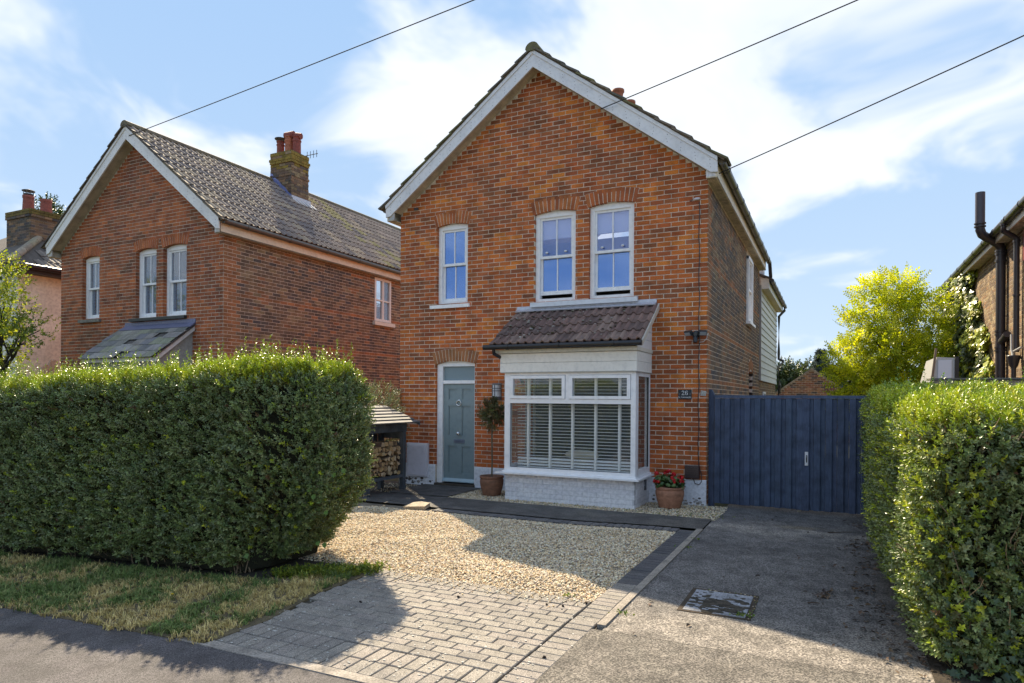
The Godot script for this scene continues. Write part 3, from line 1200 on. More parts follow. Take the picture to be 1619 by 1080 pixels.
	put(side, "mortar", wall_mesh(D, -0.1, func(_x): return y_eave + 0.02, [], [[sw[0][0], sw[0][1], sw[0][2], sw[0][3]], [sw[1][0], sw[1][1], sw[1][2], sw[1][3]]], 0.24, MORTAR * 0.92, 0.24), "mortar")
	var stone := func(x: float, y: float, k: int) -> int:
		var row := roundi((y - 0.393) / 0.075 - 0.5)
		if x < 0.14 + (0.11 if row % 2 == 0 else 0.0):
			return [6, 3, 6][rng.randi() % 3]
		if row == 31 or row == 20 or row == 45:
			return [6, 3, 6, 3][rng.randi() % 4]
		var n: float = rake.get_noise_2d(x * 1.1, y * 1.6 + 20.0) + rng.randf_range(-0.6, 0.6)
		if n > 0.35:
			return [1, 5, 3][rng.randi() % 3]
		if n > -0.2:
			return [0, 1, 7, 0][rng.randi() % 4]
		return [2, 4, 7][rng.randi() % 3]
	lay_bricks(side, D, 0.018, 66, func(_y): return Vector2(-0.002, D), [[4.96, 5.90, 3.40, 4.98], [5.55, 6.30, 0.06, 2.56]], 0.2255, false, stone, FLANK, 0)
	brick_arch(side, 5.545, 6.305, 2.262, 0.09, 0.225, 10, [FLANK[6], FLANK[3]])
	sash_window(side, 4.96, 5.90, 3.40, 4.83, 0.02, 0.03, "glass")
	window_sill(side, 4.88, 5.98, 3.40, 0.08, 0.10, WHITE)
	var sd := MB.new()
	sd.box(Vector3(5.55, 0.06, -0.12), Vector3(6.30, 2.30, -0.08), Color(0.25, 0.07, 0.045))
	put(side, "side_door", sd, "paint")
	# the two walls out of sight, floors
	var back := MB.new()
	back.box(Vector3(-W, -0.1, -D), Vector3(-W + 0.24, y_eave, -0.24), FRONT[1])
	back.box(Vector3(-W + 0.24, -0.1, -D), Vector3(-0.24, y_eave + 0.01, -D + 0.24), FRONT[1])
	put(h, "rear_wall", back, "brick")
	var fl := MB.new()
	fl.box(Vector3(-W + 0.24, -0.1, -D + 0.24), Vector3(-0.24, 0.06, -0.24), Color(0.07, 0.05, 0.035))
	fl.box(Vector3(-W + 0.24, 2.62, -D + 0.24), Vector3(-0.24, 2.85, -0.24), Color(0.45, 0.43, 0.40))
	fl.box(Vector3(-W + 0.24, 0.06, -3.7), Vector3(-0.24, 2.62, -3.6), Color(0.06, 0.065, 0.06))  # partition and floor coloured dark to hold the room in shade
	fl.box(Vector3(-W + 0.24, 2.85, -3.7), Vector3(-0.24, 5.2, -3.6), Color(0.30, 0.29, 0.27))
	put(h, "floor", fl, "cloth")
	house_roof(h, -W, 0.0, 0.0, -D, 5.285, 7.57, 0.25, 0.17, [Color(0.22, 0.18, 0.13), Color(0.27, 0.22, 0.15), Color(0.17, 0.155, 0.13), Color(0.22, 0.20, 0.09)], Color(0.80, 0.785, 0.81), Color(0.74, 0.64, 0.49), false)
	# chimney behind the ridge, only its two pots show
	var ch := holder(h, "chimney")
	var st := MB.new()
	st.box(Vector3(-2.2, 6.2, -2.8), Vector3(-1.72, 7.2, -1.9), FLANK[1])
	put(ch, "stack", st, "brick")
	for s in [Vector3(-2.08, 7.42, -2.05), Vector3(-1.98, 7.36, -2.5)]:
		var p := MB.new()
		p.lathe(PackedVector2Array([Vector2(0.0, -0.35), Vector2(0.10, -0.35), Vector2(0.095, 0.05), Vector2(0.11, 0.07), Vector2(0.11, 0.12), Vector2(0.095, 0.14), Vector2(0.105, 0.21), Vector2(0.125, 0.23), Vector2(0.125, 0.27), Vector2(0.085, 0.27), Vector2(0.08, 0.1)]), 14, Color(0.42, 0.14, 0.07), s)
		put(ch, "chimney_pot", p, "terracotta")
	extension(h)


# gabled roof with its ridge along z; front gable at z1 + overhang
func house_roof(h: Node3D, x0: float, x1: float, z1: float, z0: float, y_edge: float, y_top: float, over: float, lap: float, cols: Array, board: Color, soffit: Color, tiled: bool) -> void:
	var roof := holder(h, "roof")
	var xc := (x0 + x1) / 2
	var zf := z1 + over
	var slope := (y_top - y_edge) / (xc - x0 + lap)
	var tops := [Vector2(x0 - lap, y_edge), Vector2(xc, y_top), Vector2(x1 + lap, y_edge)]
	# deck
	var m := MB.new()
	for s in 2:
		var e: Vector2 = tops[0] if s == 0 else tops[2]
		var out := Vector2(-0.07 if s == 0 else 0.07, -0.07 * slope)
		var o := PackedVector2Array([e + out, tops[1], tops[1] + Vector2(0, -0.06), e + out + Vector2(0, -0.06)])
		if Geometry2D.is_polygon_clockwise(o):
			o.reverse()
		m.prism(o, z0 - 0.1, zf - 0.05, cols[0] * 0.9)
	put(roof, "deck", m, "tile")
	for s in 2:
		var e: Vector2 = tops[0] if s == 0 else tops[2]
		var out := Vector2(-0.09 if s == 0 else 0.09, -0.09 * slope)
		verge_tiles(roof, e + out, tops[1] + Vector2(0, 0.01), zf - (0.35 if not (tiled and s == 1) else 0.09), zf + 0.045, 12, cols)
		# bargeboard with a narrower cover strip at its top
		var dx := 1.0 if s == 0 else -1.0
		var tall := 0.285
		var b := PackedVector2Array([e, tops[1], tops[1] - Vector2(0, tall), e + Vector2(dx * 0.10, -tall + 0.10 * slope), e + Vector2(0, -0.225)])
		if Geometry2D.is_polygon_clockwise(b):
			b.reverse()
		var bm := MB.new()
		bm.prism(b, zf - 0.03, zf, board)
		var bo := put(roof, "bargeboard", bm, "board")
		var c := PackedVector2Array([e + Vector2(0, 0.001), tops[1] + Vector2(0, 0.001), tops[1] - Vector2(0, 0.065), e - Vector2(0, 0.06)])
		if Geometry2D.is_polygon_clockwise(c):
			c.reverse()
		var cm := MB.new()
		cm.prism(c, zf - 0.028, zf + 0.018, board)
		put(bo, "cover_strip", cm, "board")
		# nail heads in pairs
		var nails := MB.new()
		for k in 14:
			var p := e.lerp(tops[1], (k + 0.5) / 14.0) - Vector2(0, 0.12)
			for q in [0.0, -0.06, -0.11]:
				nails.ball(Vector3(p.x + rng.randf_range(-0.01, 0.01), p.y + q + rng.randf_range(-0.01, 0.01), zf + 0.001), Vector3(0.006, 0.006, 0.004), Color(0.25, 0.23, 0.24), 4, 6)
		put(bo, "nail_heads", nails, "paint").set_meta("kind", "stuff")
		# sloping soffit under the overhang
		var so := PackedVector2Array([e + Vector2(dx * lap, -tall + lap * slope + 0.03), tops[1] - Vector2(0, tall - 0.03), tops[1] - Vector2(0, tall - 0.045), e + Vector2(dx * lap, -tall + lap * slope + 0.045)])
		if Geometry2D.is_polygon_clockwise(so):
			so.reverse()
		var sm := MB.new()
		sm.prism(so, z1 - 0.02, zf - 0.03, soffit)
		put(roof, "verge_soffit", sm, "weathered")
		# boxed eave: soffit board, fascia, gutter
		var xa := x0 if s == 0 else x1
		var xe := xa - dx * (lap - 0.012)
		var ym := y_edge - 0.235
		var em := MB.new()
		em.box(Vector3(minf(xa, xe), ym - 0.055, z0), Vector3(maxf(xa, xe), ym - 0.035, zf - 0.031), soffit)
		em.box(Vector3(minf(xa, xe), ym - 0.034, zf - 0.055), Vector3(maxf(xa, xe), ym + 0.20, zf - 0.034), board)
		put(roof, "eave_soffit", em, "weathered")
		var fm := MB.new()
		fm.box(Vector3(minf(xe, xe + dx * 0.02), ym - 0.058, z0), Vector3(maxf(xe, xe + dx * 0.02), y_edge - 0.03, zf - 0.032), soffit * 1.2)
		put(roof, "fascia", fm, "board")
		gutter_run(roof, Vector3(xe - dx * 0.075, y_edge - 0.055, zf - 0.06), Vector3(xe - dx * 0.075, y_edge - 0.085, z0), 0.058, Color(0.10, 0.092, 0.085), 9)
	# ridge tiles
	var n := int((zf - z0) / 0.45)
	for k in n:
		var r := MB.new()
		var za := zf + 0.05 - k * 0.45
		var pts := PackedVector2Array()
		for j in 9:
			var a := PI * j / 8.0
			pts.append(Vector2(cos(a) * 0.125, sin(a) * 0.115))
		pts.append(Vector2(-0.10, -0.03))
		pts.append(Vector2(0.10, -0.03))
		r.prism(pts, za - 0.45, za - 0.004, jit(cols[3], 0.2), Transform3D(Basis(), Vector3(xc, y_top + 0.005, 0)))
		put(roof, "ridge_tile", r, "tile")


func front_door(h: Node3D) -> void:
	var x0 := -4.928
	var x1 := -4.10
	var o := holder(h, "front_door")
	var z := -0.07
	var fr := MB.new()
	fr.box(Vector3(x0, 0.06, z - 0.10), Vector3(x0 + 0.115, 2.275, z + 0.03), WHITE)
	fr.box(Vector3(x1 - 0.03, 0.06, z - 0.10), Vector3(x1 + 0.03, 2.275, z + 0.03), WHITE)
	fr.box(Vector3(x0 + 0.115, 1.905, z - 0.09), Vector3(x1 - 0.03, 1.965, z + 0.02), WHITE)
	var head := PackedVector2Array([Vector2(x0, 2.225), Vector2(x1 + 0.03, 2.225), Vector2(x1 + 0.03, 2.27)])
	for k in 9:
		var u := 1.0 - k / 8.0
		head.append(Vector2(lerpf(x0, x1 + 0.03, u), 2.275 + 0.058 * (1.0 - pow(2.0 * u - 1.0, 2.0))))
	fr.prism(head, z - 0.09, z + 0.028, WHITE)
	put(o, "frame", fr, "paint")
	var tr := MB.new()
	tr.box(Vector3(x0 + 0.11, 1.96, z - 0.03), Vector3(x1 - 0.028, 2.228, z - 0.022), Color(0.20, 0.27, 0.30))
	put(o, "transom_pane", tr, "frosted")
	var blue := Color(0.235, 0.295, 0.31)
	var a := x0 + 0.122
	var b := x1 - 0.036
	var y0 := 0.10
	var y1 := 1.898
	var leaf := o
	var m := MB.new()
	var zz := z - 0.01
	var c := (a + b) / 2
	var st := 0.092
	m.box(Vector3(a, y0, zz - 0.045), Vector3(a + st, y1, zz), blue)
	m.box(Vector3(b - st, y0, zz - 0.045), Vector3(b, y1, zz), blue)
	var rails := [[y0, 0.235], [0.755, 0.935], [1.50, 1.60], [1.815, y1]]
	for r in rails:
		m.box(Vector3(a + st, r[0], zz - 0.045), Vector3(b - st, r[1], zz), blue)
	for k in 3:
		m.box(Vector3(c - 0.045, rails[k][1], zz - 0.045), Vector3(c + 0.045, rails[k + 1][0], zz), blue)
	put(leaf, "door_leaf", m, "paint")
	for k in 3:
		for s in 2:
			var l := a + st if s == 0 else c + 0.045
			var r := c - 0.045 if s == 0 else b - st
			var lo: float = rails[k][1]
			var hi: float = rails[k + 1][0]
			var p := MB.new()
			p.box(Vector3(l, lo, zz - 0.04), Vector3(r, hi, zz - 0.022), blue)
			# moulding round the panel
			var e := 0.016
			p.box(Vector3(l, lo, zz - 0.022), Vector3(l + e, hi, zz - 0.006), blue)
			p.box(Vector3(r - e, lo, zz - 0.022), Vector3(r, hi, zz - 0.006), blue)
			p.box(Vector3(l + e, lo, zz - 0.022), Vector3(r - e, lo + e, zz - 0.006), blue)
			p.box(Vector3(l + e, hi - e, zz - 0.022), Vector3(r - e, hi, zz - 0.006), blue)
			put(leaf, "panel", p, "paint")
	var ring := MB.new()
	var pts := []
	for k in 15:
		var t := TAU * k / 14.0
		pts.append(Vector3(c + sin(t) * 0.048, 1.545 + cos(t) * 0.048, zz + 0.022))
	ring.tube(pts, 0.010, 6, Color(0.75, 0.75, 0.75))
	ring.ball(Vector3(c, 1.595, zz + 0.015), Vector3(0.02, 0.02, 0.015), Color(0.75, 0.75, 0.75))
	put(leaf, "knocker", ring, "chrome")
	var knob := MB.new()
	knob.ball(Vector3(c, 0.985, zz + 0.045), Vector3(0.036, 0.036, 0.032), Color(0.75, 0.75, 0.76), 8, 12)
	knob.tube([Vector3(c, 0.985, zz), Vector3(c, 0.985, zz + 0.03)], 0.016, 8, Color(0.7, 0.7, 0.7))
	put(leaf, "knob", knob, "chrome")
	var lb := MB.new()
	lb.cbox(Vector3(c - 0.115, 0.805, zz), Vector3(c + 0.115, 0.875, zz + 0.012), 0.005, Color(0.20, 0.23, 0.30))
	lb.box(Vector3(c - 0.09, 0.825, zz + 0.012), Vector3(c + 0.09, 0.858, zz + 0.016), Color(0.15, 0.18, 0.24))
	put(leaf, "letter_plate", lb, "lead")
	var wb := MB.new()
	wb.prism(PackedVector2Array([Vector2(zz, 0.085), Vector2(zz + 0.05, 0.085), Vector2(zz + 0.05, 0.10), Vector2(zz, 0.15)]), -b, -a, Color(0.36, 0.47, 0.52), ACROSS)
	put(leaf, "weather_bar", wb, "paint")
	var th := MB.new()
	th.box(Vector3(x0 - 0.02, 0.0, -0.24), Vector3(x1 + 0.02, 0.058, 0.03), Color(0.10, 0.075, 0.055))
	put(o, "threshold", th, "weathered")


func bay_window(h: Node3D) -> void:
	var o := holder(h, "bay_window")
	var xl := -3.06
	var xr := -0.885
	var zf := 0.87
	# painted brick base, front then right return
	var white := [Color(0.83, 0.81, 0.83), Color(0.79, 0.77, 0.80), Color(0.86, 0.84, 0.86)]
	var base := MB.new()
	base.box(Vector3(xl + 0.02, -0.1, 0.02), Vector3(xr - 0.02, 0.44, zf - 0.012), Color(0.62, 0.61, 0.64))
	put(o, "base_core", base, "painted_brick")
	for k in 6:
		var y := k * 0.074 - 0.012
		var x := xl + 0.012 - (0.11 if k % 2 == 1 else 0.0)
		while x < xr - 0.02:
			var a := maxf(x, xl + 0.012)
			var b := minf(x + 0.219, xr - 0.012)
			if b - a > 0.03:
				var m := MB.new()
				m.cbox(Vector3(a, y, zf - 0.1), Vector3(b, y + 0.070, zf - 0.004 + rng.randf_range(-0.0035, 0.0035)), 0.004, white[rng.randi() % 3])
				put(o, "brick", m, "painted_brick")
			x += 0.2235
		x = 0.03 - (0.11 if k % 2 == 0 else 0.0)
		while x < zf - 0.11:
			var a := maxf(x, 0.02)
			var b := minf(x + 0.219, zf - 0.108)
			if b - a > 0.03:
				var m := MB.new()
				m.cbox(Vector3(-b, y, 0.0), Vector3(-a, y + 0.070, 0.014 + rng.randf_range(-0.003, 0.003)), 0.004, white[rng.randi() % 3], facing(Vector3(xr - 0.025, 0, 0), PI / 2))
				put(o, "brick", m, "painted_brick")
			x += 0.2235
	var vent := MB.new()
	vent.box(Vector3(xr - 0.012, 0.22, 0.22), Vector3(xr + 0.004, 0.38, 0.30), Color(0.03, 0.03, 0.03))
	put(o, "air_vent", vent, "plastic")
	# sill
	var sill := MB.new()
	sill.box(Vector3(xl - 0.13, 0.425, 0.0), Vector3(xr + 0.07, 0.452, zf + 0.085), WHITE)
	sill.box(Vector3(xl - 0.02, 0.452, 0.0), Vector3(xr + 0.02, 0.476, zf + 0.03), WHITE)
	put(o, "sill", sill, "paint")
	# frame of the front light and its two top lights
	var f := MB.new()
	var y0 := 0.476
	var y1 := 2.06
	var t := 0.07
	f.box(Vector3(xl, y0, zf - t), Vector3(xl + 0.095, y1, zf), WHITE)
	f.box(Vector3(xr - 0.075, y0, zf - 0.075), Vector3(xr, y1, zf), WHITE)
	f.box(Vector3(xl + 0.095, y0, zf - t), Vector3(xr - 0.075, y0 + 0.055, zf - 0.002), WHITE)
	f.box(Vector3(xl + 0.095, y1 - 0.05, zf - t), Vector3(xr - 0.075, y1, zf - 0.002), WHITE)
	f.box(Vector3(xl + 0.095, 1.565, zf - t), Vector3(xr - 0.075, 1.635, zf - 0.002), WHITE)
	f.box(Vector3(-2.005, 1.635, zf - t), Vector3(-1.945, y1 - 0.05, zf - 0.003), WHITE)
	put(o, "frame", f, "paint")
	for s in [[xl + 0.10, -2.01], [-1.94, xr - 0.08]]:
		var c := MB.new()
		var e := 0.052
		var a: float = s[0]
		var b: float = s[1]
		c.box(Vector3(a, 1.64, zf - 0.05), Vector3(a + e, y1 - 0.055, zf + 0.016), WHITE)
		c.box(Vector3(b - e, 1.64, zf - 0.05), Vector3(b, y1 - 0.055, zf + 0.016), WHITE)
		c.box(Vector3(a + e, 1.64, zf - 0.05), Vector3(b - e, 1.64 + 0.046, zf + 0.015), WHITE)
		c.box(Vector3(a + e, y1 - 0.055 - 0.046, zf - 0.05), Vector3(b - e, y1 - 0.055, zf + 0.015), WHITE)
		put(o, "casement", c, "paint")
		var p := MB.new()
		p.box(Vector3(a + e - 0.004, 1.682, zf - 0.022), Vector3(b - e + 0.004, y1 - 0.097, zf - 0.018), WHITE)
		put(o, "pane", p, "glass")
	var gl := MB.new()
	gl.box(Vector3(xl + 0.097, y0 + 0.052, zf - 0.04), Vector3(xr - 0.077, 1.568, zf - 0.036), WHITE)
	put(o, "pane", gl, "glass")
	var gasket := MB.new()
	var g := Color(0.02, 0.02, 0.022)
	gasket.box(Vector3(xl + 0.095, y0 + 0.055, zf - 0.036), Vector3(xl + 0.104, 1.565, zf - 0.028), g)
	gasket.box(Vector3(xr - 0.084, y0 + 0.055, zf - 0.036), Vector3(xr - 0.075, 1.565, zf - 0.028), g)
	gasket.box(Vector3(xl + 0.104, y0 + 0.055, zf - 0.036), Vector3(xr - 0.084, y0 + 0.063, zf - 0.028), g)
	gasket.box(Vector3(xl + 0.104, 1.557, zf - 0.036), Vector3(xr - 0.084, 1.565, zf - 0.028), g)
	put(o, "gasket", gasket, "plastic")
	# side lights
	for s in 2:
		var sx := xr if s == 0 else xl
		var d := -1.0 if s == 0 else 1.0
		var lo := minf(sx, sx + d * 0.07)
		var hi := maxf(sx, sx + d * 0.07)
		var sf := MB.new()
		sf.box(Vector3(lo, y0, 0.01), Vector3(hi, y1, 0.075), WHITE)
		sf.box(Vector3(lo, y0, zf - 0.155 if s == 0 else zf - 0.13), Vector3(hi, y1, zf - 0.0755), WHITE)
		sf.box(Vector3(lo, y0, 0.075), Vector3(hi, y0 + 0.09, zf - 0.13), WHITE)
		sf.box(Vector3(lo, y1 - 0.07, 0.075), Vector3(hi, y1, zf - 0.13), WHITE)
		put(o, "side_frame", sf, "paint")
		var sp := MB.new()
		sp.box(Vector3(sx + d * 0.035 - 0.002, y0 + 0.085, 0.07), Vector3(sx + d * 0.035 + 0.002, y1 - 0.065, zf - 0.128), WHITE)
		put(o, "pane", sp, "glass")
		var gk := MB.new()
		gk.box(Vector3(sx + d * 0.02 - 0.012, y0 + 0.09, 0.075), Vector3(sx + d * 0.02 + 0.012, y1 - 0.07, 0.088), g)
		gk.box(Vector3(sx + d * 0.02 - 0.012, y0 + 0.09, zf - 0.165), Vector3(sx + d * 0.02 + 0.012, y1 - 0.07, zf - 0.156), g)
		put(o, "gasket", gk, "plastic")
	# fascia boards and the clad right cheek
	var cream := Color(0.84, 0.80, 0.74)
	for k in 2:
		var b := MB.new()
		b.cbox(Vector3(xl - 0.075, 2.062 + k * 0.152, 0.0), Vector3(xr + 0.02, 2.062 + k * 0.152 + 0.149, zf + 0.03 - k * 0.004), 0.004, cream)
		put(o, "fascia_board", b, "board")
	var trim := MB.new()
	trim.box(Vector3(xl - 0.14, 2.368, 0.0), Vector3(xr + 0.035, 2.425, zf + 0.075), Color(0.70, 0.66, 0.57))
	put(o, "eave_trim", trim, "board")
	var drip := MB.new()
	drip.box(Vector3(xl - 0.05, 2.052, 0.0), Vector3(xr + 0.03, 2.0615, zf + 0.045), Color(0.45, 0.42, 0.38))
	put(o, "drip_bead", drip, "board")
	for k in 5:
		var ya := 2.427 + k * 0.137
		var yb := ya + 0.132
		var za := minf(zf, (3.10 - ya) / 0.625)
		var zb := maxf(minf(zf, (3.10 - yb) / 0.625), 0.0)
		if za < 0.05:
			continue
		for s in 2:
			var b := MB.new()
			var p := PackedVector2Array([Vector2(0, ya), Vector2(za, ya), Vector2(zb, minf(yb, 3.10)), Vector2(0, minf(yb, 3.10))])
			if zb < 0.02:
				p = PackedVector2Array([Vector2(0, ya), Vector2(za, ya), Vector2(0, 3.09)])
			var q := xr + 0.0 if s == 0 else xl - 0.02
			b.prism(p, -q - 0.02, -q, Color(0.78, 0.755, 0.75), ACROSS)
			put(o, "cheek_board", b, "board")
	# lean-to roof
	var deck := MB.new()
	var dk := PackedVector2Array([Vector2(0.0, 3.10), Vector2(1.0, 2.475), Vector2(1.0, 2.505), Vector2(0.0, 3.13)])
	deck.prism(dk, 0.77, 3.24, Color(0.16, 0.11, 0.09), ACROSS)
	put(o, "roof_deck", deck, "tile")
	var tones := [Color(0.222, 0.134, 0.112), Color(0.273, 0.171, 0.140), Color(0.180, 0.117, 0.099), Color(0.316, 0.213, 0.172)]
	var kinds := []
	for c in tones:
		kinds.append(roof_tile(0.283, 0.36, 0.034, c, c * 1.25))
	var ang := atan2(0.625, 1.0)
	var down := Vector3(0, -sin(ang), cos(ang))
	for r in 4:
		for k in 9:
			var x := -3.115 + k * 0.276
			var at := Vector3(x, 3.152, 0.0) + down * (r * 0.292 + rng.randf_range(-0.006, 0.006))
			put(o, "tile", kinds[rng.randi() % 4], "tile", Transform3D(Basis(Vector3.RIGHT, ang + rng.randf_range(-0.012, 0.012)) * Basis(Vector3.UP, rng.randf_range(-0.01, 0.01)), at))
	# lichen and moss lying on the tiles
	var moss := MB.new()
	for k in 190:
		var u := rng.randf()
		var x := -0.85 - 2.35 * pow(rng.randf(), 0.55)
		var at := Vector3(x, 3.185, 0.0) + down * (u * 1.1) + Vector3(0, 0.012, 0)
		var s := rng.randf_range(0.006, 0.028)
		var cc: Color = [Color(0.55, 0.54, 0.46), Color(0.10, 0.095, 0.04), Color(0.62, 0.60, 0.55), Color(0.07, 0.06, 0.04), Color(0.09, 0.08, 0.03)][rng.randi() % 5]
		moss.ball(at, Vector3(s, s * 0.4, s * rng.randf_range(0.7, 1.6)), cc, 4, 6)
	put(o, "moss", moss, "soil").set_meta("kind", "stuff")
	var flash := MB.new()
	flash.prism(PackedVector2Array([Vector2(0.0, 3.245), Vector2(0.0, 3.175), Vector2(0.10, 3.135), Vector2(0.11, 3.15), Vector2(0.02, 3.195), Vector2(0.014, 3.245)]), 0.79, 3.255, Color(0.55, 0.55, 0.60), ACROSS)
	put(o, "lead_flashing", flash, "lead")
	var vb := MB.new()
	vb.prism(PackedVector2Array([Vector2(0.0, 3.07), Vector2(1.03, 2.425), Vector2(1.03, 2.50), Vector2(0.0, 3.165)]), 0.745, 0.775, Color(0.62, 0.56, 0.48), ACROSS)
	put(o, "verge_board", vb, "board")
	gutter_run(o, Vector3(-3.36, 2.462, 1.05), Vector3(-0.75, 2.468, 1.05), 0.042, Color(0.018, 0.018, 0.02), 3)
	var dp := MB.new()
	dp.tube([Vector3(-3.18, 2.44, 1.04), Vector3(-3.18, 2.36, 1.03), Vector3(-3.12, 2.28, 0.80), Vector3(-3.12, 2.24, 0.35), Vector3(-3.12, 1.9, 0.05)], 0.03, 8, Color(0.018, 0.018, 0.02))
	put(o, "downpipe", dp, "plastic")
	# ceiling and inner board so that the bay is closed above the frame
	var lid := MB.new()
	lid.box(Vector3(xl + 0.02, 2.10, -0.24), Vector3(xr - 0.02, 2.14, zf - 0.01), Color(0.6, 0.6, 0.6))
	lid.box(Vector3(xl + 0.03, 0.44, -0.30), Vector3(xr - 0.03, 0.47, zf - 0.08), Color(0.6, 0.6, 0.58))
	put(o, "bay_lining", lid, "paint")
	venetian(o, xl + 0.17, xr - 0.10, 0.50, 2.03, zf - 0.16, 0.0505, 5, 0.11)


func extension(h: Node3D) -> void:
	# clad rear part, set on the line of the flank
	var o := holder(h, "rear_extension")
	var m := MB.new()
	m.box(Vector3(-4.5, -0.1, -13.4), Vector3(-0.02, 2.16, -7.78), MORTAR * 0.9)
	m.box(Vector3(-4.5, 2.16, -13.4), Vector3(0.0, 4.60, -7.78), Color(0.5, 0.5, 0.48))
	put(o, "core", m, "mortar")
	var bw := MB.new()
	for k in 29:
		var x := 0.0 - (0.11 if k % 2 else 0.0)
		while x < 5.6:
			bw.box(Vector3(maxf(x, 0.0), k * 0.075 + 0.005, -0.05), Vector3(minf(x + 0.215, 5.6), k * 0.075 + 0.07, 0.008), jit([FLANK[1], FLANK[5], FLANK[0], Color(0.38, 0.2, 0.09)][rng.randi() % 4], 0.15), facing(Vector3(-0.02, 0, -7.78), PI / 2), 16)
			x += 0.225
	put(o, "brickwork", bw, "brick").set_meta("kind", "stuff")
	for k in 14:
		var b := MB.new()
		var y := 2.15 + k * 0.176
		b.prism(PackedVector2Array([Vector2(0.0, y), Vector2(0.034, y), Vector2(0.012, y + 0.178), Vector2(0.0, y + 0.178)]), 7.84, 13.4, Color(0.56, 0.54, 0.47), Transform3D(Basis(), Vector3(0, 0, -21.24)))
		put(o, "cladding_board", b, "board")
	var tr := MB.new()
	tr.box(Vector3(0.0, 2.15, -7.84), Vector3(0.05, 4.62, -7.785), Color(0.30, 0.27, 0.25))
	put(o, "corner_trim", tr, "board")
	var so := MB.new()
	so.box(Vector3(0.0, 4.585, -13.5), Vector3(0.20, 4.61, -8.2), Color(0.60, 0.52, 0.40))
	so.box(Vector3(0.18, 4.58, -13.5), Vector3(0.205, 4.80, -8.2), Color(0.66, 0.64, 0.62))
	so.box(Vector3(0.0, 4.58, -8.2), Vector3(0.205, 4.86, -8.17), Color(0.66, 0.64, 0.62))
	put(o, "eave", so, "board")
	var rf := MB.new()
	rf.prism(PackedVector2Array([Vector2(-3.0, 6.2), Vector2(0.28, 4.80), Vector2(0.28, 4.86), Vector2(-3.0, 6.28)]), -13.6, -8.15, Color(0.12, 0.10, 0.085))
	put(o, "extension_roof", rf, "tile")
	gutter_run(o, Vector3(0.275, 4.79, -8.2), Vector3(0.275, 4.76, -13.6), 0.055, Color(0.05, 0.048, 0.05), 6)
	var dp := MB.new()
	dp.tube([Vector3(0.27, 4.74, -13.3), Vector3(0.27, 4.62, -13.3), Vector3(0.10, 4.42, -13.25), Vector3(0.10, 3.2, -13.25), Vector3(0.10, 3.0, -13.25), Vector3(0.26, 2.92, -13.25)], 0.045, 8, Color(0.045, 0.045, 0.05))
	dp.tube([Vector3(0.26, 2.92, -13.25), Vector3(0.08, 2.72, -13.25), Vector3(0.14, 2.1, -13.25)], 0.035, 8, Color(0.2, 0.18, 0.17))
	dp.tube([Vector3(0.14, 2.12, -13.2), Vector3(0.12, 1.9, -13.2), Vector3(0.08, 1.7, -13.2), Vector3(0.08, 0.0, -13.2)], 0.05, 8, Color(0.02, 0.02, 0.022))
	put(o, "downpipe", dp, "plastic")
	# pane of the dormer that shows between the two eaves
	var dm := MB.new()
	dm.box(Vector3(-1.2, 4.6, -8.6), Vector3(0.06, 5.35, -8.3), Color(0.75, 0.76, 0.80))
	put(o, "dormer_cheek", dm, "board")
	var d2 := MB.new()
	d2.tube([Vector3(0.25, 5.2, -7.75), Vector3(0.25, 4.86, -8.1)], 0.045, 8, Color(0.05, 0.045, 0.06))
	put(o, "downpipe", d2, "plastic")
	var kw := MB.new()
	kw.box(Vector3(-0.03, 1.45, -9.75), Vector3(0.012, 1.86, -9.0), WHITE)
	put(o, "kitchen_window_frame", kw, "paint")
	for k in 2:
		var p := MB.new()
		p.box(Vector3(0.0, 1.5, -9.70 + k * 0.36), Vector3(0.016, 1.81, -9.41 + k * 0.36), Color(0.1, 0.13, 0.15))
		put(o, "pane", p, "frosted")


# ---------------------------------------------------------------- the neighbours

const BROWN := [Color(0.411, 0.125, 0.048), Color(0.507, 0.142, 0.051), Color(0.344, 0.118, 0.051), Color(0.567, 0.167, 0.056), Color(0.272, 0.108, 0.056), Color(0.625, 0.183, 0.056), Color(0.433, 0.144, 0.065), Color(0.316, 0.094, 0.043)]


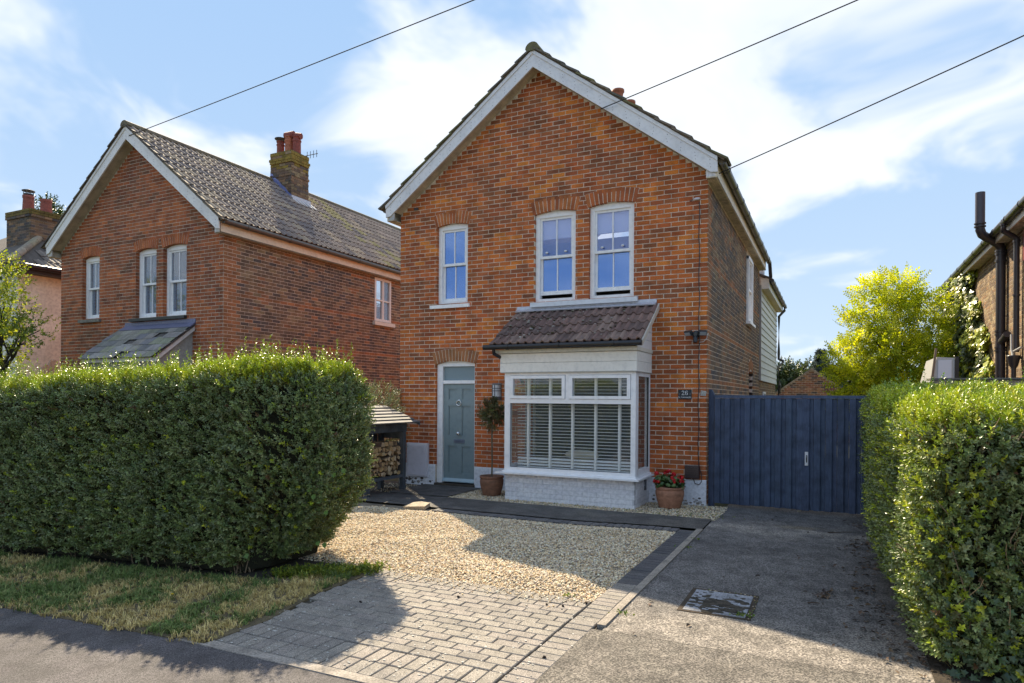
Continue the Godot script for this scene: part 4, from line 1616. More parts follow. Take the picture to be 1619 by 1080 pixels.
func left_house():
	var h := thing("brick_house", "older brick house at left with grey slate porch, brown tiled roof and tall chimney", "house")
	var X0 := -15.3
	var X1 := -9.68
	var W := X1 - X0
	var Z := 0.76
	var y_eave := 5.05
	var slope := 0.80
	var rake := fn(0.5, 3, 71)
	var wall := holder(h, "front_wall", facing(Vector3(X0, 0, Z), 0.0))
	var win := [[0.85, 1.50, 3.46, 4.95], [2.82, 3.52, 3.40, 4.95], [3.75, 4.50, 3.40, 4.955]]
	var cut := []
	var holes := []
	for o in win:
		cut.append([o[0] - 0.008, o[1] + 0.008, o[2] - 0.004, o[3] + 0.008])
		holes.append([o[0], o[1], o[2], o[3]])
		holes.append([o[0] - 0.025, o[1] + 0.025, o[3] - 0.05, o[3] + 0.175, 1])
	put(wall, "mortar", wall_mesh(W, -0.1, func(x): return 5.15 + slope * minf(x, W - x), [W / 2], cut, 0.24, MORTAR * 0.85), "mortar")
	var tone := func(x: float, y: float, k: int) -> int:
		var n: float = rake.get_noise_2d(x, y * 1.5) + rng.randf_range(-0.5, 0.5)
		if n > 0.3:
			return [3, 5, 1][rng.randi() % 3]
		if n > -0.25:
			return [0, 1, 6, 1][rng.randi() % 4]
		return [2, 4, 7][rng.randi() % 3]
	var reach := func(y: float) -> Vector2:
		var e := maxf(0.0, (y - 5.15) / slope)
		return Vector2(e + 0.003, W - e - 0.003)
	lay_bricks(wall, W, 1.143, 85, reach, holes, 0.2248, true, tone, BROWN, 140)
	for o in win:
		brick_arch(wall, o[0] - 0.012, o[1] + 0.012, o[3] - 0.05, 0.055, 0.225, 12, [BROWN[1], BROWN[3], BROWN[5]])
	for k in 3:
		var o = win[k]
		var wn := sash_window(wall, o[0], o[1], o[2], o[3] - 0.052, 0.052, -0.105, "half_glass")
		var c := MB.new()
		c.box(Vector3(o[0] + 0.08, o[2] + 0.05, -0.30), Vector3(o[0] + 0.20, o[3] - 0.05, -0.28), Color(0.30, 0.22, 0.19))
		put(wn, "curtain", c, "cloth")
	window_sill(wall, 0.78, 1.58, 3.46, 0.09, 0.07, Color(0.32, 0.30, 0.26), "concrete")
	window_sill(wall, 2.68, 4.52, 3.40, 0.085, 0.08, Color(0.025, 0.028, 0.035))
	# flank towards the viewer
	var side := holder(h, "side_wall", facing(Vector3(X1, 0, Z), PI / 2))
	var D := 10.8
	var so := [5.03, 5.78, 3.76, 4.97]
	put(side, "mortar", wall_mesh(D, -0.1, func(_x): return y_eave + 0.06, [], [so], 0.24, MORTAR * 0.8, 0.24), "mortar")
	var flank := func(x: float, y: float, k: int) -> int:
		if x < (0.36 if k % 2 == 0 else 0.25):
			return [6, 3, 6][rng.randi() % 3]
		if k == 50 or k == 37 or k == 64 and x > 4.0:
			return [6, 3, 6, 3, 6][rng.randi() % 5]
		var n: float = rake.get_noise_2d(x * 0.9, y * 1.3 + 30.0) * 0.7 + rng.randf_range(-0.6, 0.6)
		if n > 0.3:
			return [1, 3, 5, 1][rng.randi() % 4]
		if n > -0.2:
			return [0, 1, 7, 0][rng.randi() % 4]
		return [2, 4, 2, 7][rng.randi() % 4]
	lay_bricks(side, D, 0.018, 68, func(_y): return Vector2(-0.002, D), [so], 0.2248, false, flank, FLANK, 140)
	var wn := holder(side, "window")
	var cream := Color(0.68, 0.62, 0.53)
	var f := MB.new()
	for b in [[5.03, 3.76, 5.10, 4.97], [5.71, 3.76, 5.78, 4.97], [5.37, 3.76, 5.45, 4.97], [5.10, 3.76, 5.71, 3.83], [5.10, 4.90, 5.71, 4.97], [5.10, 4.33, 5.71, 4.37]]:
		f.box(Vector3(b[0], b[1], -0.06), Vector3(b[2], b[3], 0.012 if b[3] - b[1] > 1.0 else 0.008), Color(0.72, 0.68, 0.63))
	put(wn, "frame", f, "paint")
	for s in [[5.095, 5.375], [5.445, 5.715]]:
		var p := MB.new()
		p.box(Vector3(s[0], 3.82, -0.03), Vector3(s[1], 4.91, -0.025), WHITE)
		put(wn, "pane", p, "half_glass")
	for k in 10:
		var sl := MB.new()
		sl.box(Vector3(5.10, 3.84 + k * 0.045, -0.09), Vector3(5.71, 3.87 + k * 0.045, -0.08), Color(0.25, 0.2, 0.17))
		put(wn, "shutter_slat", sl, "paint")
	window_sill(side, 4.95, 5.88, 3.76, 0.12, 0.09, cream)
	var rest := MB.new()
	rest.box(Vector3(X0, -0.1, Z - D), Vector3(X0 + 0.24, y_eave, Z - 0.24), BROWN[1])
	rest.box(Vector3(X0 + 0.24, -0.1, Z - D), Vector3(X1 - 0.24, y_eave + 0.01, Z - D + 0.24), BROWN[1])
	rest.box(Vector3(X0 + 0.24, 2.62, Z - D + 0.24), Vector3(X1 - 0.24, 2.85, Z - 0.24), Color(0.4, 0.38, 0.35))
	rest.box(Vector3(X0 + 0.24, 2.85, Z - 3.7), Vector3(X1 - 0.24, 5.2, Z - 3.6), Color(0.30, 0.29, 0.27))
	put(h, "rear_wall", rest, "brick")
	house_roof(h, X0, X1, Z, Z - D, 5.285, 7.66, 0.26, 0.165, [Color(0.15, 0.115, 0.085), Color(0.18, 0.14, 0.10), Color(0.12, 0.10, 0.085), Color(0.20, 0.16, 0.10)], Color(0.80, 0.77, 0.75), Color(0.62, 0.53, 0.41), true)
	# tiles of the slope that is seen
	var roof := holder(h, "tiled_slope")
	var xc := (X0 + X1) / 2
	var ang := atan2(7.66 - 5.285, xc - X0 + 0.165)
	var down := Vector3(cos(ang), -sin(ang), 0)
	var out := Vector3(sin(ang), cos(ang), 0)
	var basis := Basis(Vector3(0, 0, -1), out, down)
	var cols := [Color(0.105, 0.080, 0.066), Color(0.13, 0.098, 0.078), Color(0.085, 0.068, 0.062), Color(0.16, 0.12, 0.085), Color(0.14, 0.115, 0.05)]
	var kinds := []
	for c in cols:
		kinds.append(roof_tile(0.335, 0.375, 0.032, c * 1.75, c * 3.4))  # rolls far lighter than the pans, sun glints painted in
	var spots := []
	for r in 12:
		for k in 34:
			var z := 0.89 - k * 0.328
			var u := 0.02 + r * 0.319
			var at := Vector3(xc, 7.70, z) + down * u + out * 0.012
			if r < 3 and z < -3.2 and z > -3.9 and at.x < -11.72:
				continue
			var moss := smoothstep(1.1, 0.2, absf(z + 4.6 + u * 0.25)) * 0.7
			var w := 4 if rng.randf() < moss * 0.4 else rng.randi() % 4
			spots.append([at.distance_squared_to(CAM), Transform3D(basis * Basis(Vector3.UP, rng.randf_range(-0.008, 0.008)), at), w])
	spots.sort_custom(func(p, q): return p[0] < q[0])
	for k in mini(290, spots.size()):
		put(roof, "tile", kinds[spots[k][2]], "tile", spots[k][1])
	var wh := []
	var ti := []
	for k in range(290, spots.size()):
		wh.append(spots[k][1])
		ti.append(Color.WHITE * rng.randf_range(0.8, 1.2))
	many(roof, "far_tiles", kinds[1], "tile", wh, ti)
	# porch with a slate lean-to roof
	var p := holder(h, "porch")
	var px0 := -12.96
	var px1 := -10.53
	var walls := MB.new()
	walls.prism(PackedVector2Array([Vector2(Z, 0.0), Vector2(1.62, 0.0), Vector2(1.62, 2.40), Vector2(Z, 3.10)]), 10.60, 10.72, Color(0.36, 0.335, 0.31), ACROSS)
	walls.prism(PackedVector2Array([Vector2(Z, 0.0), Vector2(1.62, 0.0), Vector2(1.62, 2.40), Vector2(Z, 3.10)]), 12.76, 12.88, Color(0.36, 0.335, 0.31), ACROSS)
	walls.box(Vector3(-12.76, 0.0, 1.54), Vector3(-10.72, 2.36, 1.60), Color(0.30, 0.28, 0.26))
	put(p, "porch_wall", walls, "render")
	var fa := MB.new()
	fa.box(Vector3(px0 + 0.02, 2.345, 1.64), Vector3(px1 - 0.05, 2.455, 1.665), Color(0.66, 0.63, 0.62))
	put(p, "fascia", fa, "board")
	for q in [10.53, 12.92]:
		var vb := MB.new()
		vb.prism(PackedVector2Array([Vector2(Z + 0.005, 3.05), Vector2(1.666, 2.335), Vector2(1.666, 2.46), Vector2(Z + 0.005, 3.185)]), q, q + 0.035, Color(0.66, 0.63, 0.62), ACROSS)
		put(p, "verge_board", vb, "board")
	var sd := MB.new()
	sd.prism(PackedVector2Array([Vector2(Z + 0.004, 3.15), Vector2(1.69, 2.425), Vector2(1.69, 2.455), Vector2(Z + 0.004, 3.185)]), -px1 - 0.02, -px0 + 0.02, Color(0.10, 0.09, 0.08), ACROSS)
	put(p, "roof_deck", sd, "slate")
	var pa := atan2(3.185 - 2.455, 1.69 - Z)
	var pd := Vector3(0, -sin(pa), cos(pa))
	var greys := [Color(0.264, 0.256, 0.224), Color(0.323, 0.305, 0.256), Color(0.212, 0.214, 0.208), Color(0.374, 0.355, 0.320), Color(0.281, 0.289, 0.208), Color(0.238, 0.231, 0.256)]
	for r in 5:
		for k in 9:
			var x := px0 + 0.02 + k * 0.3 - (0.15 if r % 2 == 1 else 0.0)
			var a := maxf(x, px0 - 0.02)
			var b := minf(x + 0.294, px1 + 0.02)
			if b - a < 0.05 or rng.randf() < 0.04:
				continue
			var m := MB.new()
			m.cbox(Vector3(-(b - a) / 2, -0.30, 0.0), Vector3((b - a) / 2, 0.0, 0.009), 0.002, jit(greys[rng.randi() % 6], 0.15))
			# local +y runs up the slope
			var t := Transform3D(Basis(Vector3.RIGHT, -pa - 0.03 + rng.randf_range(-0.012, 0.012) + 0.0) * Basis(Vector3.RIGHT, 0.0), Vector3((a + b) / 2, 3.195, Z + 0.01) + pd * (r * 0.232 + 0.03))
			t.basis = Basis(Vector3.RIGHT, Vector3(0, sin(pa), -cos(pa)), Vector3(0, cos(pa), sin(pa))) * Basis(Vector3.RIGHT, -0.035 + rng.randf_range(-0.012, 0.012)) * Basis(Vector3.BACK, rng.randf_range(-0.012, 0.012))
			put(p, "slate", m, "slate", t)
	var fl := MB.new()
	fl.prism(PackedVector2Array([Vector2(Z + 0.004, 3.30), Vector2(Z + 0.004, 3.20), Vector2(Z + 0.14, 3.10), Vector2(Z + 0.15, 3.118), Vector2(Z + 0.02, 3.225), Vector2(Z + 0.016, 3.30)]), -px1 - 0.03, -px0 - 0.12, Color(0.17, 0.18, 0.28), ACROSS)
	put(p, "lead_flashing", fl, "lead")
	# chimney
	chimney(h, Vector3(-12.11, 7.0, -3.54), 0.77, 0.66, 1.42)
	var fm := MB.new()
	fm.prism(PackedVector2Array([Vector2(-12.49, 7.72), Vector2(-11.70, 7.09), Vector2(-11.70, 7.20), Vector2(-11.82, 7.30), Vector2(-11.94, 7.44), Vector2(-12.06, 7.52), Vector2(-12.18, 7.66), Vector2(-12.30, 7.74), Vector2(-12.42, 7.88), Vector2(-12.49, 7.9)]), -3.205, -3.19, Color(0.20, 0.23, 0.46))
	fm.box(Vector3(-11.715, 7.05, -3.9), Vector3(-11.66, 7.19, -3.18), Color(0.55, 0.55, 0.60))
	fm.prism(PackedVector2Array([Vector2(-11.70, 7.11), Vector2(-11.48, 6.935), Vector2(-11.48, 6.955), Vector2(-11.70, 7.13)]), -4.0, -3.15, Color(0.60, 0.60, 0.63))
	put(h, "chimney_flashing", fm, "lead")
	var tv := thing("tv_aerial", "small black television aerial behind the tall brick chimney", "aerial", Vector3(-12.2, 8.3, -4.3))
	var am := MB.new()
	var black := Color(0.03, 0.03, 0.035)
	am.tube([Vector3(0.0, -0.6, 0.3), Vector3(0.0, 0.42, 0.0)], 0.012, 6, black)
	put(tv, "mast", am, "plastic")
	var bm := MB.new()
	bm.tube([Vector3(-0.1, 0.42, 0.0), Vector3(0.42, 0.42, 0.0)], 0.010, 6, black)
	put(tv, "boom", bm, "plastic")
	for k in 4:
		var e := MB.new()
		e.tube([Vector3(0.02 + k * 0.12, 0.32, 0), Vector3(0.02 + k * 0.12, 0.53, 0)], 0.008, 6, black)
		put(tv, "element", e, "plastic")


func chimney(h: Node3D, at: Vector3, w: float, d: float, tall: float) -> void:
	var o := holder(h, "chimney")
	var m := MB.new()
	m.box(at + Vector3(-w / 2 + 0.008, -0.4, -d / 2 + 0.008), at + Vector3(w / 2 - 0.008, tall - 0.02, d / 2 - 0.008), MORTAR * 0.6)
	put(o, "stack", m, "mortar")
	for face in 2:
		var t := facing(at + (Vector3(-w / 2, 0, d / 2) if face == 0 else Vector3(w / 2, 0, d / 2)), 0.0 if face == 0 else PI / 2)
		var l := w if face == 0 else d
		var k := -4
		while k * 0.075 < tall - 0.02:
			var up := k * 0.075
			var proud := 0.006
			if up > tall - 0.30:
				proud = 0.035
			if up > tall - 0.16:
				proud = 0.012
			if absf(up - 0.75) < 0.04:
				proud = 0.02
			var x := -0.11 if k % 2 == 0 else 0.0
			while x < l:
				var a := maxf(x, -proud + 0.001)
				var b := minf(x + 0.212, l + proud - 0.001)
				if b - a > 0.03 and a < l:
					var c: Color = FLANK[[0, 2, 7, 1, 5][rng.randi() % 5]]
					if up > tall - 0.5 and rng.randf() < (0.75 if up > tall - 0.3 else 0.3):
						c = Color(0.30, 0.21, 0.04)
					var bm := MB.new()
					bm.box(Vector3(a, up + 0.004, -0.1), Vector3(b, up + 0.069, proud), jit(c, 0.15), Transform3D.IDENTITY, 16)
					put(o, "brick", bm, "brick", t)
				x += 0.222
			k += 1
	var cap := MB.new()
	cap.box(at + Vector3(-w / 2 - 0.01, tall - 0.02, -d / 2 - 0.01), at + Vector3(w / 2 + 0.01, tall + 0.03, d / 2 + 0.01), Color(0.24, 0.19, 0.06))
	put(o, "capping", cap, "concrete")
	var red := Color(0.30, 0.075, 0.055)
	var top := at + Vector3(0, tall + 0.02, 0)
	var spots := [[Vector3(-0.27, 0, 0.08), 0.42, red * 0.9, 0.105], [Vector3(0.02, 0, 0.05), 0.52, Color(0.48, 0.16, 0.08), 0.115], [Vector3(0.26, 0, 0.0), 0.50, red, 0.115], [Vector3(-0.13, 0, -0.18), 0.40, red * 0.8, 0.105]]
	for s in spots:
		var p := MB.new()
		var r: float = s[3]
		var t: float = s[1]
		p.lathe(PackedVector2Array([Vector2(r, 0), Vector2(r * 0.95, t * 0.7), Vector2(r * 1.08, t * 0.72), Vector2(r * 1.08, t * 0.80), Vector2(r * 0.92, t * 0.82), Vector2(r * 0.95, t - 0.03), Vector2(r * 1.12, t - 0.02), Vector2(r * 1.12, t), Vector2(r * 0.8, t), Vector2(r * 0.75, t - 0.2)]), 16, s[2], top + s[0])
		put(o, "chimney_pot", p, "terracotta")
	var hood := MB.new()
	hood.tube([top + Vector3(-0.10, 0.56, 0.06), top + Vector3(0.20, 0.56, 0.05)], 0.10, 10, red)
	hood.tube([top + Vector3(0.16, 0.545, 0.02), top + Vector3(0.40, 0.50, -0.02)], 0.085, 10, red)
	put(o, "half_round_cowl", hood, "terracotta")
	var disc := MB.new()
	disc.lathe(PackedVector2Array([Vector2(0.001, 0.02), Vector2(0.16, 0.0), Vector2(0.165, 0.02), Vector2(0.001, 0.06)]), 16, Color(0.06, 0.06, 0.07), top + Vector3(-0.27, 0.48, 0.08))
	for k in 3:
		var a := TAU * k / 3.0
		disc.tube([top + Vector3(-0.27 + cos(a) * 0.09, 0.40, 0.08 + sin(a) * 0.09), top + Vector3(-0.27 + cos(a) * 0.09, 0.49, 0.08 + sin(a) * 0.09)], 0.006, 5, Color(0.06, 0.06, 0.07))
	put(o, "rain_cap", disc, "lead")


func third_house():
	var h := thing("rendered_house", "cream rendered house with hipped tile roof at the far left", "house")
	var m := MB.new()
	m.box(Vector3(-24.0, -0.1, -9.0), Vector3(-17.6, 5.02, 0.55), Color(0.86, 0.83, 0.70))
	put(h, "wall", m, "render")
	var st := MB.new()
	for k in 10:
		var s := rng.randf_range(0.06, 0.14)
		st.ball(Vector3(-17.6, 2.35 + rng.randf_range(-0.18, 0.12), -0.28 + rng.randf_range(-0.2, 0.2)), Vector3(0.004, s * 1.2, s), Color(0.62, 0.54, 0.40), 5, 8)
	put(h, "damp_stain", st, "render")
	# hipped roof: front hip and right slope with tiles
	var roof := holder(h, "roof")
	var deck := MB.new()
	var ea := 5.06
	var a := Vector3(-17.25, ea, 0.9)
	var b := Vector3(-24.3, ea, 0.9)
	var r := Vector3(-20.8, 7.5, -2.6)
	var c := Vector3(-17.25, ea, -9.3)
	var d := Vector3(-24.3, ea, -9.3)
	var r2 := Vector3(-20.8, 7.5, -9.3)
	var col := Color(0.12, 0.10, 0.09)
	deck.tri(b, a, r, col)
	deck.quad(a, c, r2, r, col)
	deck.quad(d, b, r, r2, col)
	deck.tri(c, d, r2, col)
	deck.quad(a, b, d, c, Color(0.3, 0.3, 0.3))
	put(roof, "deck", deck, "tile")
	var ang := atan2(7.5 - ea, 3.55)
	var down := Vector3(cos(ang), -sin(ang), 0)
	var out := Vector3(sin(ang), cos(ang), 0)
	var kinds := []
	for t in [Color(0.20, 0.165, 0.14), Color(0.25, 0.21, 0.18), Color(0.16, 0.13, 0.115)]:
		kinds.append(roof_tile(0.335, 0.375, 0.03, t, t * 1.6))
	for row in 13:
		for k in 24:
			var z := 0.7 - k * 0.328
			var u := 0.1 + row * 0.32
			var at := Vector3(-20.8, 7.5, z) + down * u + out * 0.01
			# behind the hip line only
			if z > 0.55 - (ea + 2.44 - (ea + (u * sin(ang)))) * 3.5 / 2.44 + 0.0:
				continue
			put(roof, "tile", kinds[rng.randi() % 3], "tile", Transform3D(Basis(Vector3(0, 0, -1), out, down), at))
	for k in 11:
		var p := a.lerp(r, k / 11.0) + Vector3(0, 0.03, 0)
		var q := a.lerp(r, (k + 0.96) / 11.0) + Vector3(0, 0.03, 0)
		var hm := MB.new()
		hm.tube([p, q], 0.10, 8, jit(Color(0.36, 0.30, 0.22), 0.15))
		put(roof, "hip_tile", hm, "tile")
	gutter_run(h, Vector3(-17.2, 5.02, 0.9), Vector3(-17.2, 4.99, -9.2), 0.07, Color(0.02, 0.02, 0.03), 6)
	var fa := MB.new()
	fa.box(Vector3(-17.6, 4.86, -9.0), Vector3(-17.28, 4.99, 0.9), Color(0.03, 0.03, 0.04))
	put(h, "fascia", fa, "board")
	# its chimney
	var ch := holder(h, "chimney")
	var s := MB.new()
	s.box(Vector3(-19.9, 5.5, -1.25), Vector3(-18.7, 6.93, -0.35), MORTAR * 0.5)
	put(ch, "stack", s, "mortar")
	var bw := MB.new()
	for face in 2:
		var t := facing(Vector3(-19.9, 5.5, -0.35) if face == 0 else Vector3(-18.7, 5.5, -0.35), 0.0 if face == 0 else PI / 2)
		var l := 1.2 if face == 0 else 0.9
		for k in 19:
			var x := -0.11 if k % 2 == 0 else 0.0
			var proud := 0.008 if k < 16 else 0.05
			while x < l:
				bw.box(Vector3(maxf(x, 0.0), k * 0.075 + 0.004, -0.1), Vector3(minf(x + 0.212, l), k * 0.075 + 0.069, proud), jit(FLANK[[0, 2, 4, 1][rng.randi() % 4]] if k < 17 else Color(0.22, 0.16, 0.04), 0.2), t, 16)
				x += 0.222
	put(ch, "brickwork", bw, "brick").set_meta("kind", "stuff")
	for q in [[Vector3(-19.3, 6.92, -0.6), 0.50], [Vector3(-18.88, 6.92, -0.85), 0.40]]:
		var p := MB.new()
		var t: float = q[1]
		p.lathe(PackedVector2Array([Vector2(0.155, 0), Vector2(0.135, t - 0.08), Vector2(0.15, t - 0.07), Vector2(0.15, t), Vector2(0.10, t), Vector2(0.10, t - 0.2)]), 14, Color(0.30, 0.085, 0.06), q[0])
		put(ch, "chimney_pot", p, "terracotta")
	var cowl := MB.new()
	cowl.lathe(PackedVector2Array([Vector2(0.10, 0.0), Vector2(0.13, 0.03), Vector2(0.13, 0.05)]), 12, Color(0.08, 0.08, 0.085), Vector3(-19.3, 7.42, -0.6))
	cowl.lathe(PackedVector2Array([Vector2(0.165, 0.13), Vector2(0.165, 0.15), Vector2(0.001, 0.20)]), 12, Color(0.05, 0.05, 0.055), Vector3(-19.3, 7.42, -0.6))
	for k in 8:
		var an := TAU * k / 8.0
		cowl.tube([Vector3(-19.3 + cos(an) * 0.125, 7.46, -0.6 + sin(an) * 0.125), Vector3(-19.3 + cos(an) * 0.125, 7.56, -0.6 + sin(an) * 0.125)], 0.008, 5, Color(0.25, 0.25, 0.25))
	put(ch, "cowl", cowl, "lead")


func right_house():
	var h := thing("brick_house", "yellow-brown brick house at the right edge with black drainpipes and ivy", "house")
	var X := 4.86
	var wall := holder(h, "side_wall", facing(Vector3(X, 0, -13.2), -PI / 2))
	var L := 11.5
	var pal := [Color(0.27, 0.17, 0.085), Color(0.33, 0.22, 0.115), Color(0.22, 0.135, 0.075), Color(0.37, 0.26, 0.15), Color(0.18, 0.115, 0.075), Color(0.30, 0.165, 0.08), Color(0.24, 0.16, 0.10), Color(0.40, 0.29, 0.17)]
	put(wall, "mortar", wall_mesh(L, -0.1, func(_x): return 4.95, [], [], 0.24, Color(0.66, 0.56, 0.42)), "mortar")
	var tone := func(_x: float, y: float, _k: int) -> int:
		return [4, 2, 0, 6][rng.randi() % 4] if y > 4.2 and rng.randf() < 0.7 else rng.randi() % 8
	lay_bricks(wall, L, 0.018, 66, func(_y): return Vector2(0, L), [], 0.2248, false, tone, pal, 0)
	# the courses seen above the coping stand singly
	var m := MB.new()
	m.box(Vector3(X + 0.24, -0.1, -13.2), Vector3(9.0, 4.95, -1.7), pal[0])
	put(h, "core", m, "brick")
	var so := MB.new()
	so.box(Vector3(4.64, 4.80, -13.4), Vector3(X, 4.825, -1.7), Color(0.60, 0.53, 0.42))
	put(h, "soffit", so, "weathered")
	var fa := MB.new()
	fa.box(Vector3(4.635, 4.79, -13.4), Vector3(4.66, 4.96, -1.7), Color(0.62, 0.56, 0.48))
	put(h, "fascia", fa, "board")
	gutter_run(h, Vector3(4.58, 4.93, -12.9), Vector3(4.58, 4.97, -1.7), 0.065, Color(0.03, 0.028, 0.032), 11)
	var rf := MB.new()
	rf.prism(PackedVector2Array([Vector2(4.60, 4.98), Vector2(8.0, 7.2), Vector2(11.5, 4.98), Vector2(11.5, 4.93), Vector2(4.60, 4.93)]), -13.5, -1.7, Color(0.13, 0.095, 0.08))
	put(h, "roof", rf, "tile")
	var blk := Color(0.04, 0.036, 0.045)
	var pp := MB.new()
	var x := 4.76
	pp.tube([Vector3(x, 0.0, -5.72), Vector3(x, 4.66, -5.72)], 0.085, 12, blk)
	pp.tube([Vector3(x, 4.62, -5.72), Vector3(x, 4.72, -5.715), Vector3(x - 0.06, 4.81, -5.68), Vector3(x - 0.24, 4.90, -5.56), Vector3(x - 0.36, 4.97, -5.46), Vector3(x - 0.40, 5.06, -5.42), Vector3(x - 0.40, 5.20, -5.42)], 0.085, 12, blk)
	pp.tube([Vector3(x - 0.40, 5.16, -5.42), Vector3(x - 0.40, 5.80, -5.42)], 0.085, 12, blk * 1.4)
	for y in [4.66, 4.60, 4.46, 3.05, 2.98, 2.72, 2.66]:
		pp.tube([Vector3(x, y - 0.018, -5.72), Vector3(x, y + 0.018, -5.72)], 0.102, 12, blk)
	for y in [5.18, 5.12]:
		pp.tube([Vector3(x - 0.40, y - 0.012, -5.42), Vector3(x - 0.40, y + 0.012, -5.42)], 0.102, 12, blk)
	pp.tube([Vector3(x, 2.82, -5.72), Vector3(x + 0.02, 2.88, -5.5), Vector3(x + 0.02, 2.95, -5.25)], 0.065, 10, blk)
	put(h, "soil_pipe", pp, "plastic")
	var rw := MB.new()
	rw.tube([Vector3(4.56, 4.99, -4.42), Vector3(4.56, 4.86, -4.42), Vector3(4.55, 4.79, -4.43), Vector3(4.70, 4.70, -4.50), Vector3(4.775, 4.64, -4.52), Vector3(4.775, 4.50, -4.52)], 0.05, 10, blk)
	rw.tube([Vector3(4.775, 4.62, -4.52), Vector3(4.775, 2.55, -4.52)], 0.048, 10, blk)
	for y in [4.90, 4.60, 3.6]:
		rw.tube([Vector3(4.56 if y > 4.7 else 4.775, y - 0.015, -4.42 if y > 4.7 else -4.52), Vector3(4.56 if y > 4.7 else 4.775, y + 0.015, -4.42 if y > 4.7 else -4.52)], 0.06, 10, blk)
	put(h, "rainwater_pipe", rw, "plastic")
	var hp := MB.new()
	hp.lathe(PackedVector2Array([Vector2(0.04, -0.5), Vector2(0.04, 0.0), Vector2(0.07, 0.05), Vector2(0.11, 0.22), Vector2(0.11, 0.24), Vector2(0.09, 0.24)]), 10, blk, Vector3(4.74, 2.25, -4.52))
	hp.tube([Vector3(4.74, 1.0, -4.52), Vector3(4.74, 1.8, -4.52)], 0.04, 10, blk)
	hp.tube([Vector3(4.74, 2.45, -4.56), Vector3(4.74, 2.6, -4.68), Vector3(4.76, 2.9, -4.80)], 0.022, 8, Color(0.35, 0.34, 0.34))
	hp.tube([Vector3(4.74, 2.44, -4.48), Vector3(4.72, 2.56, -4.40), Vector3(4.80, 2.62, -4.25)], 0.022, 8, Color(0.4, 0.39, 0.38))
	put(h, "hopper", hp, "plastic")
	var win := MB.new()
	win.box(Vector3(4.83, 4.2, -4.35), Vector3(4.87, 4.78, -3.3), Color(0.20, 0.05, 0.045))
	put(h, "window_head", win, "paint")
	# outbuilding wall with stone coping
	var pw := thing("garden_wall", "low rendered wall with pale stone coping above the right hedge", "wall")
	var pm := MB.new()
	pm.box(Vector3(3.13, -0.1, -1.35), Vector3(7.0, 1.79, -1.05), Color(0.50, 0.42, 0.36))
	put(pw, "wall", pm, "render")
	for k in 6:
		var cm := MB.new()
		cm.cbox(Vector3(3.08 + k * 0.66, 1.795, -1.42), Vector3(3.08 + k * 0.66 + 0.652, 1.945 + rng.randf_range(-0.006, 0.006), -0.98), 0.02, jit(Color(0.44, 0.345, 0.26), 0.15))
		put(pw, "coping_stone", cm, "concrete")
	var cap := MB.new()
	cap.box(Vector3(3.04, 1.955, -1.46), Vector3(7.0, 1.98, -0.95), Color(0.17, 0.15, 0.13))
	put(pw, "weathered_capping", cap, "slate")
	var gh := thing("lean_to", "small glazed lean-to with white panel between the yellow tree and ivy", "greenhouse", Vector3(3.42, 0, -4.0))
	var gf := MB.new()
	gf.prism(PackedVector2Array([Vector2(-0.14, 0), Vector2(0.34, 0), Vector2(0.34, 2.44), Vector2(0.06, 2.46), Vector2(-0.10, 1.8)]), -1.6, -0.03, Color(0.45, 0.45, 0.46))
	put(gh, "body", gf, "frosted")
	var ga := MB.new()
	ga.box(Vector3(0.08, 1.5, -0.03), Vector3(0.29, 2.40, -0.012), Color(0.62, 0.66, 0.78))
	put(gh, "pane", ga, "frosted")
	var gb := MB.new()
	gb.tube([Vector3(-0.07, 1.6, 0.0), Vector3(0.045, 2.62, 0.0)], 0.022, 6, Color(0.28, 0.21, 0.16))
	gb.box(Vector3(0.34, 0, -0.02), Vector3(0.40, 2.46, 0.01), Color(0.04, 0.04, 0.04))
	put(gh, "frame", gb, "weathered")


func garage():
	var h := thing("garage", "low brown brick garage gable seen over the blue gate", "garage")
	var z := -19.0
	var wall := holder(h, "front_wall", facing(Vector3(-0.75, 0, z), 0.0))
	var W := 3.4
	var top := func(x: float) -> float: return 1.62 + 0.73 * minf(x, W - x)
	put(wall, "mortar", wall_mesh(W, -0.1, top, [W / 2], [], 0.24, Color(0.56, 0.48, 0.40)), "mortar")
	var reach := func(y: float) -> Vector2:
		var e := maxf(0.0, (y - 1.62) / 0.73)
		return Vector2(e, W - e)
	var pal := [Color(0.28, 0.125, 0.065), Color(0.20, 0.095, 0.06), Color(0.34, 0.17, 0.085), Color(0.11, 0.075, 0.065), Color(0.25, 0.13, 0.075), Color(0.30, 0.11, 0.06), Color(0.085, 0.07, 0.068), Color(0.38, 0.19, 0.09)]
	lay_bricks(wall, W, 0.018, 37, reach, [], 0.2248, false, func(_x, _y, _k): return rng.randi() % 8, pal, 0)
	var m := MB.new()
	for s in 2:
		var e := Vector2(-0.9, 1.52) if s == 0 else Vector2(2.8, 1.52)
		var o := PackedVector2Array([e, Vector2(0.95, 2.86), Vector2(0.95, 2.93), e + Vector2(0, 0.07)])
		if Geometry2D.is_polygon_clockwise(o):
			o.reverse()
		m.prism(o, z - 5.0, z + 0.06, Color(0.36, 0.28, 0.21))
	put(h, "roof", m, "tile")


# ---------------------------------------------------------------- gate, log store, fittings

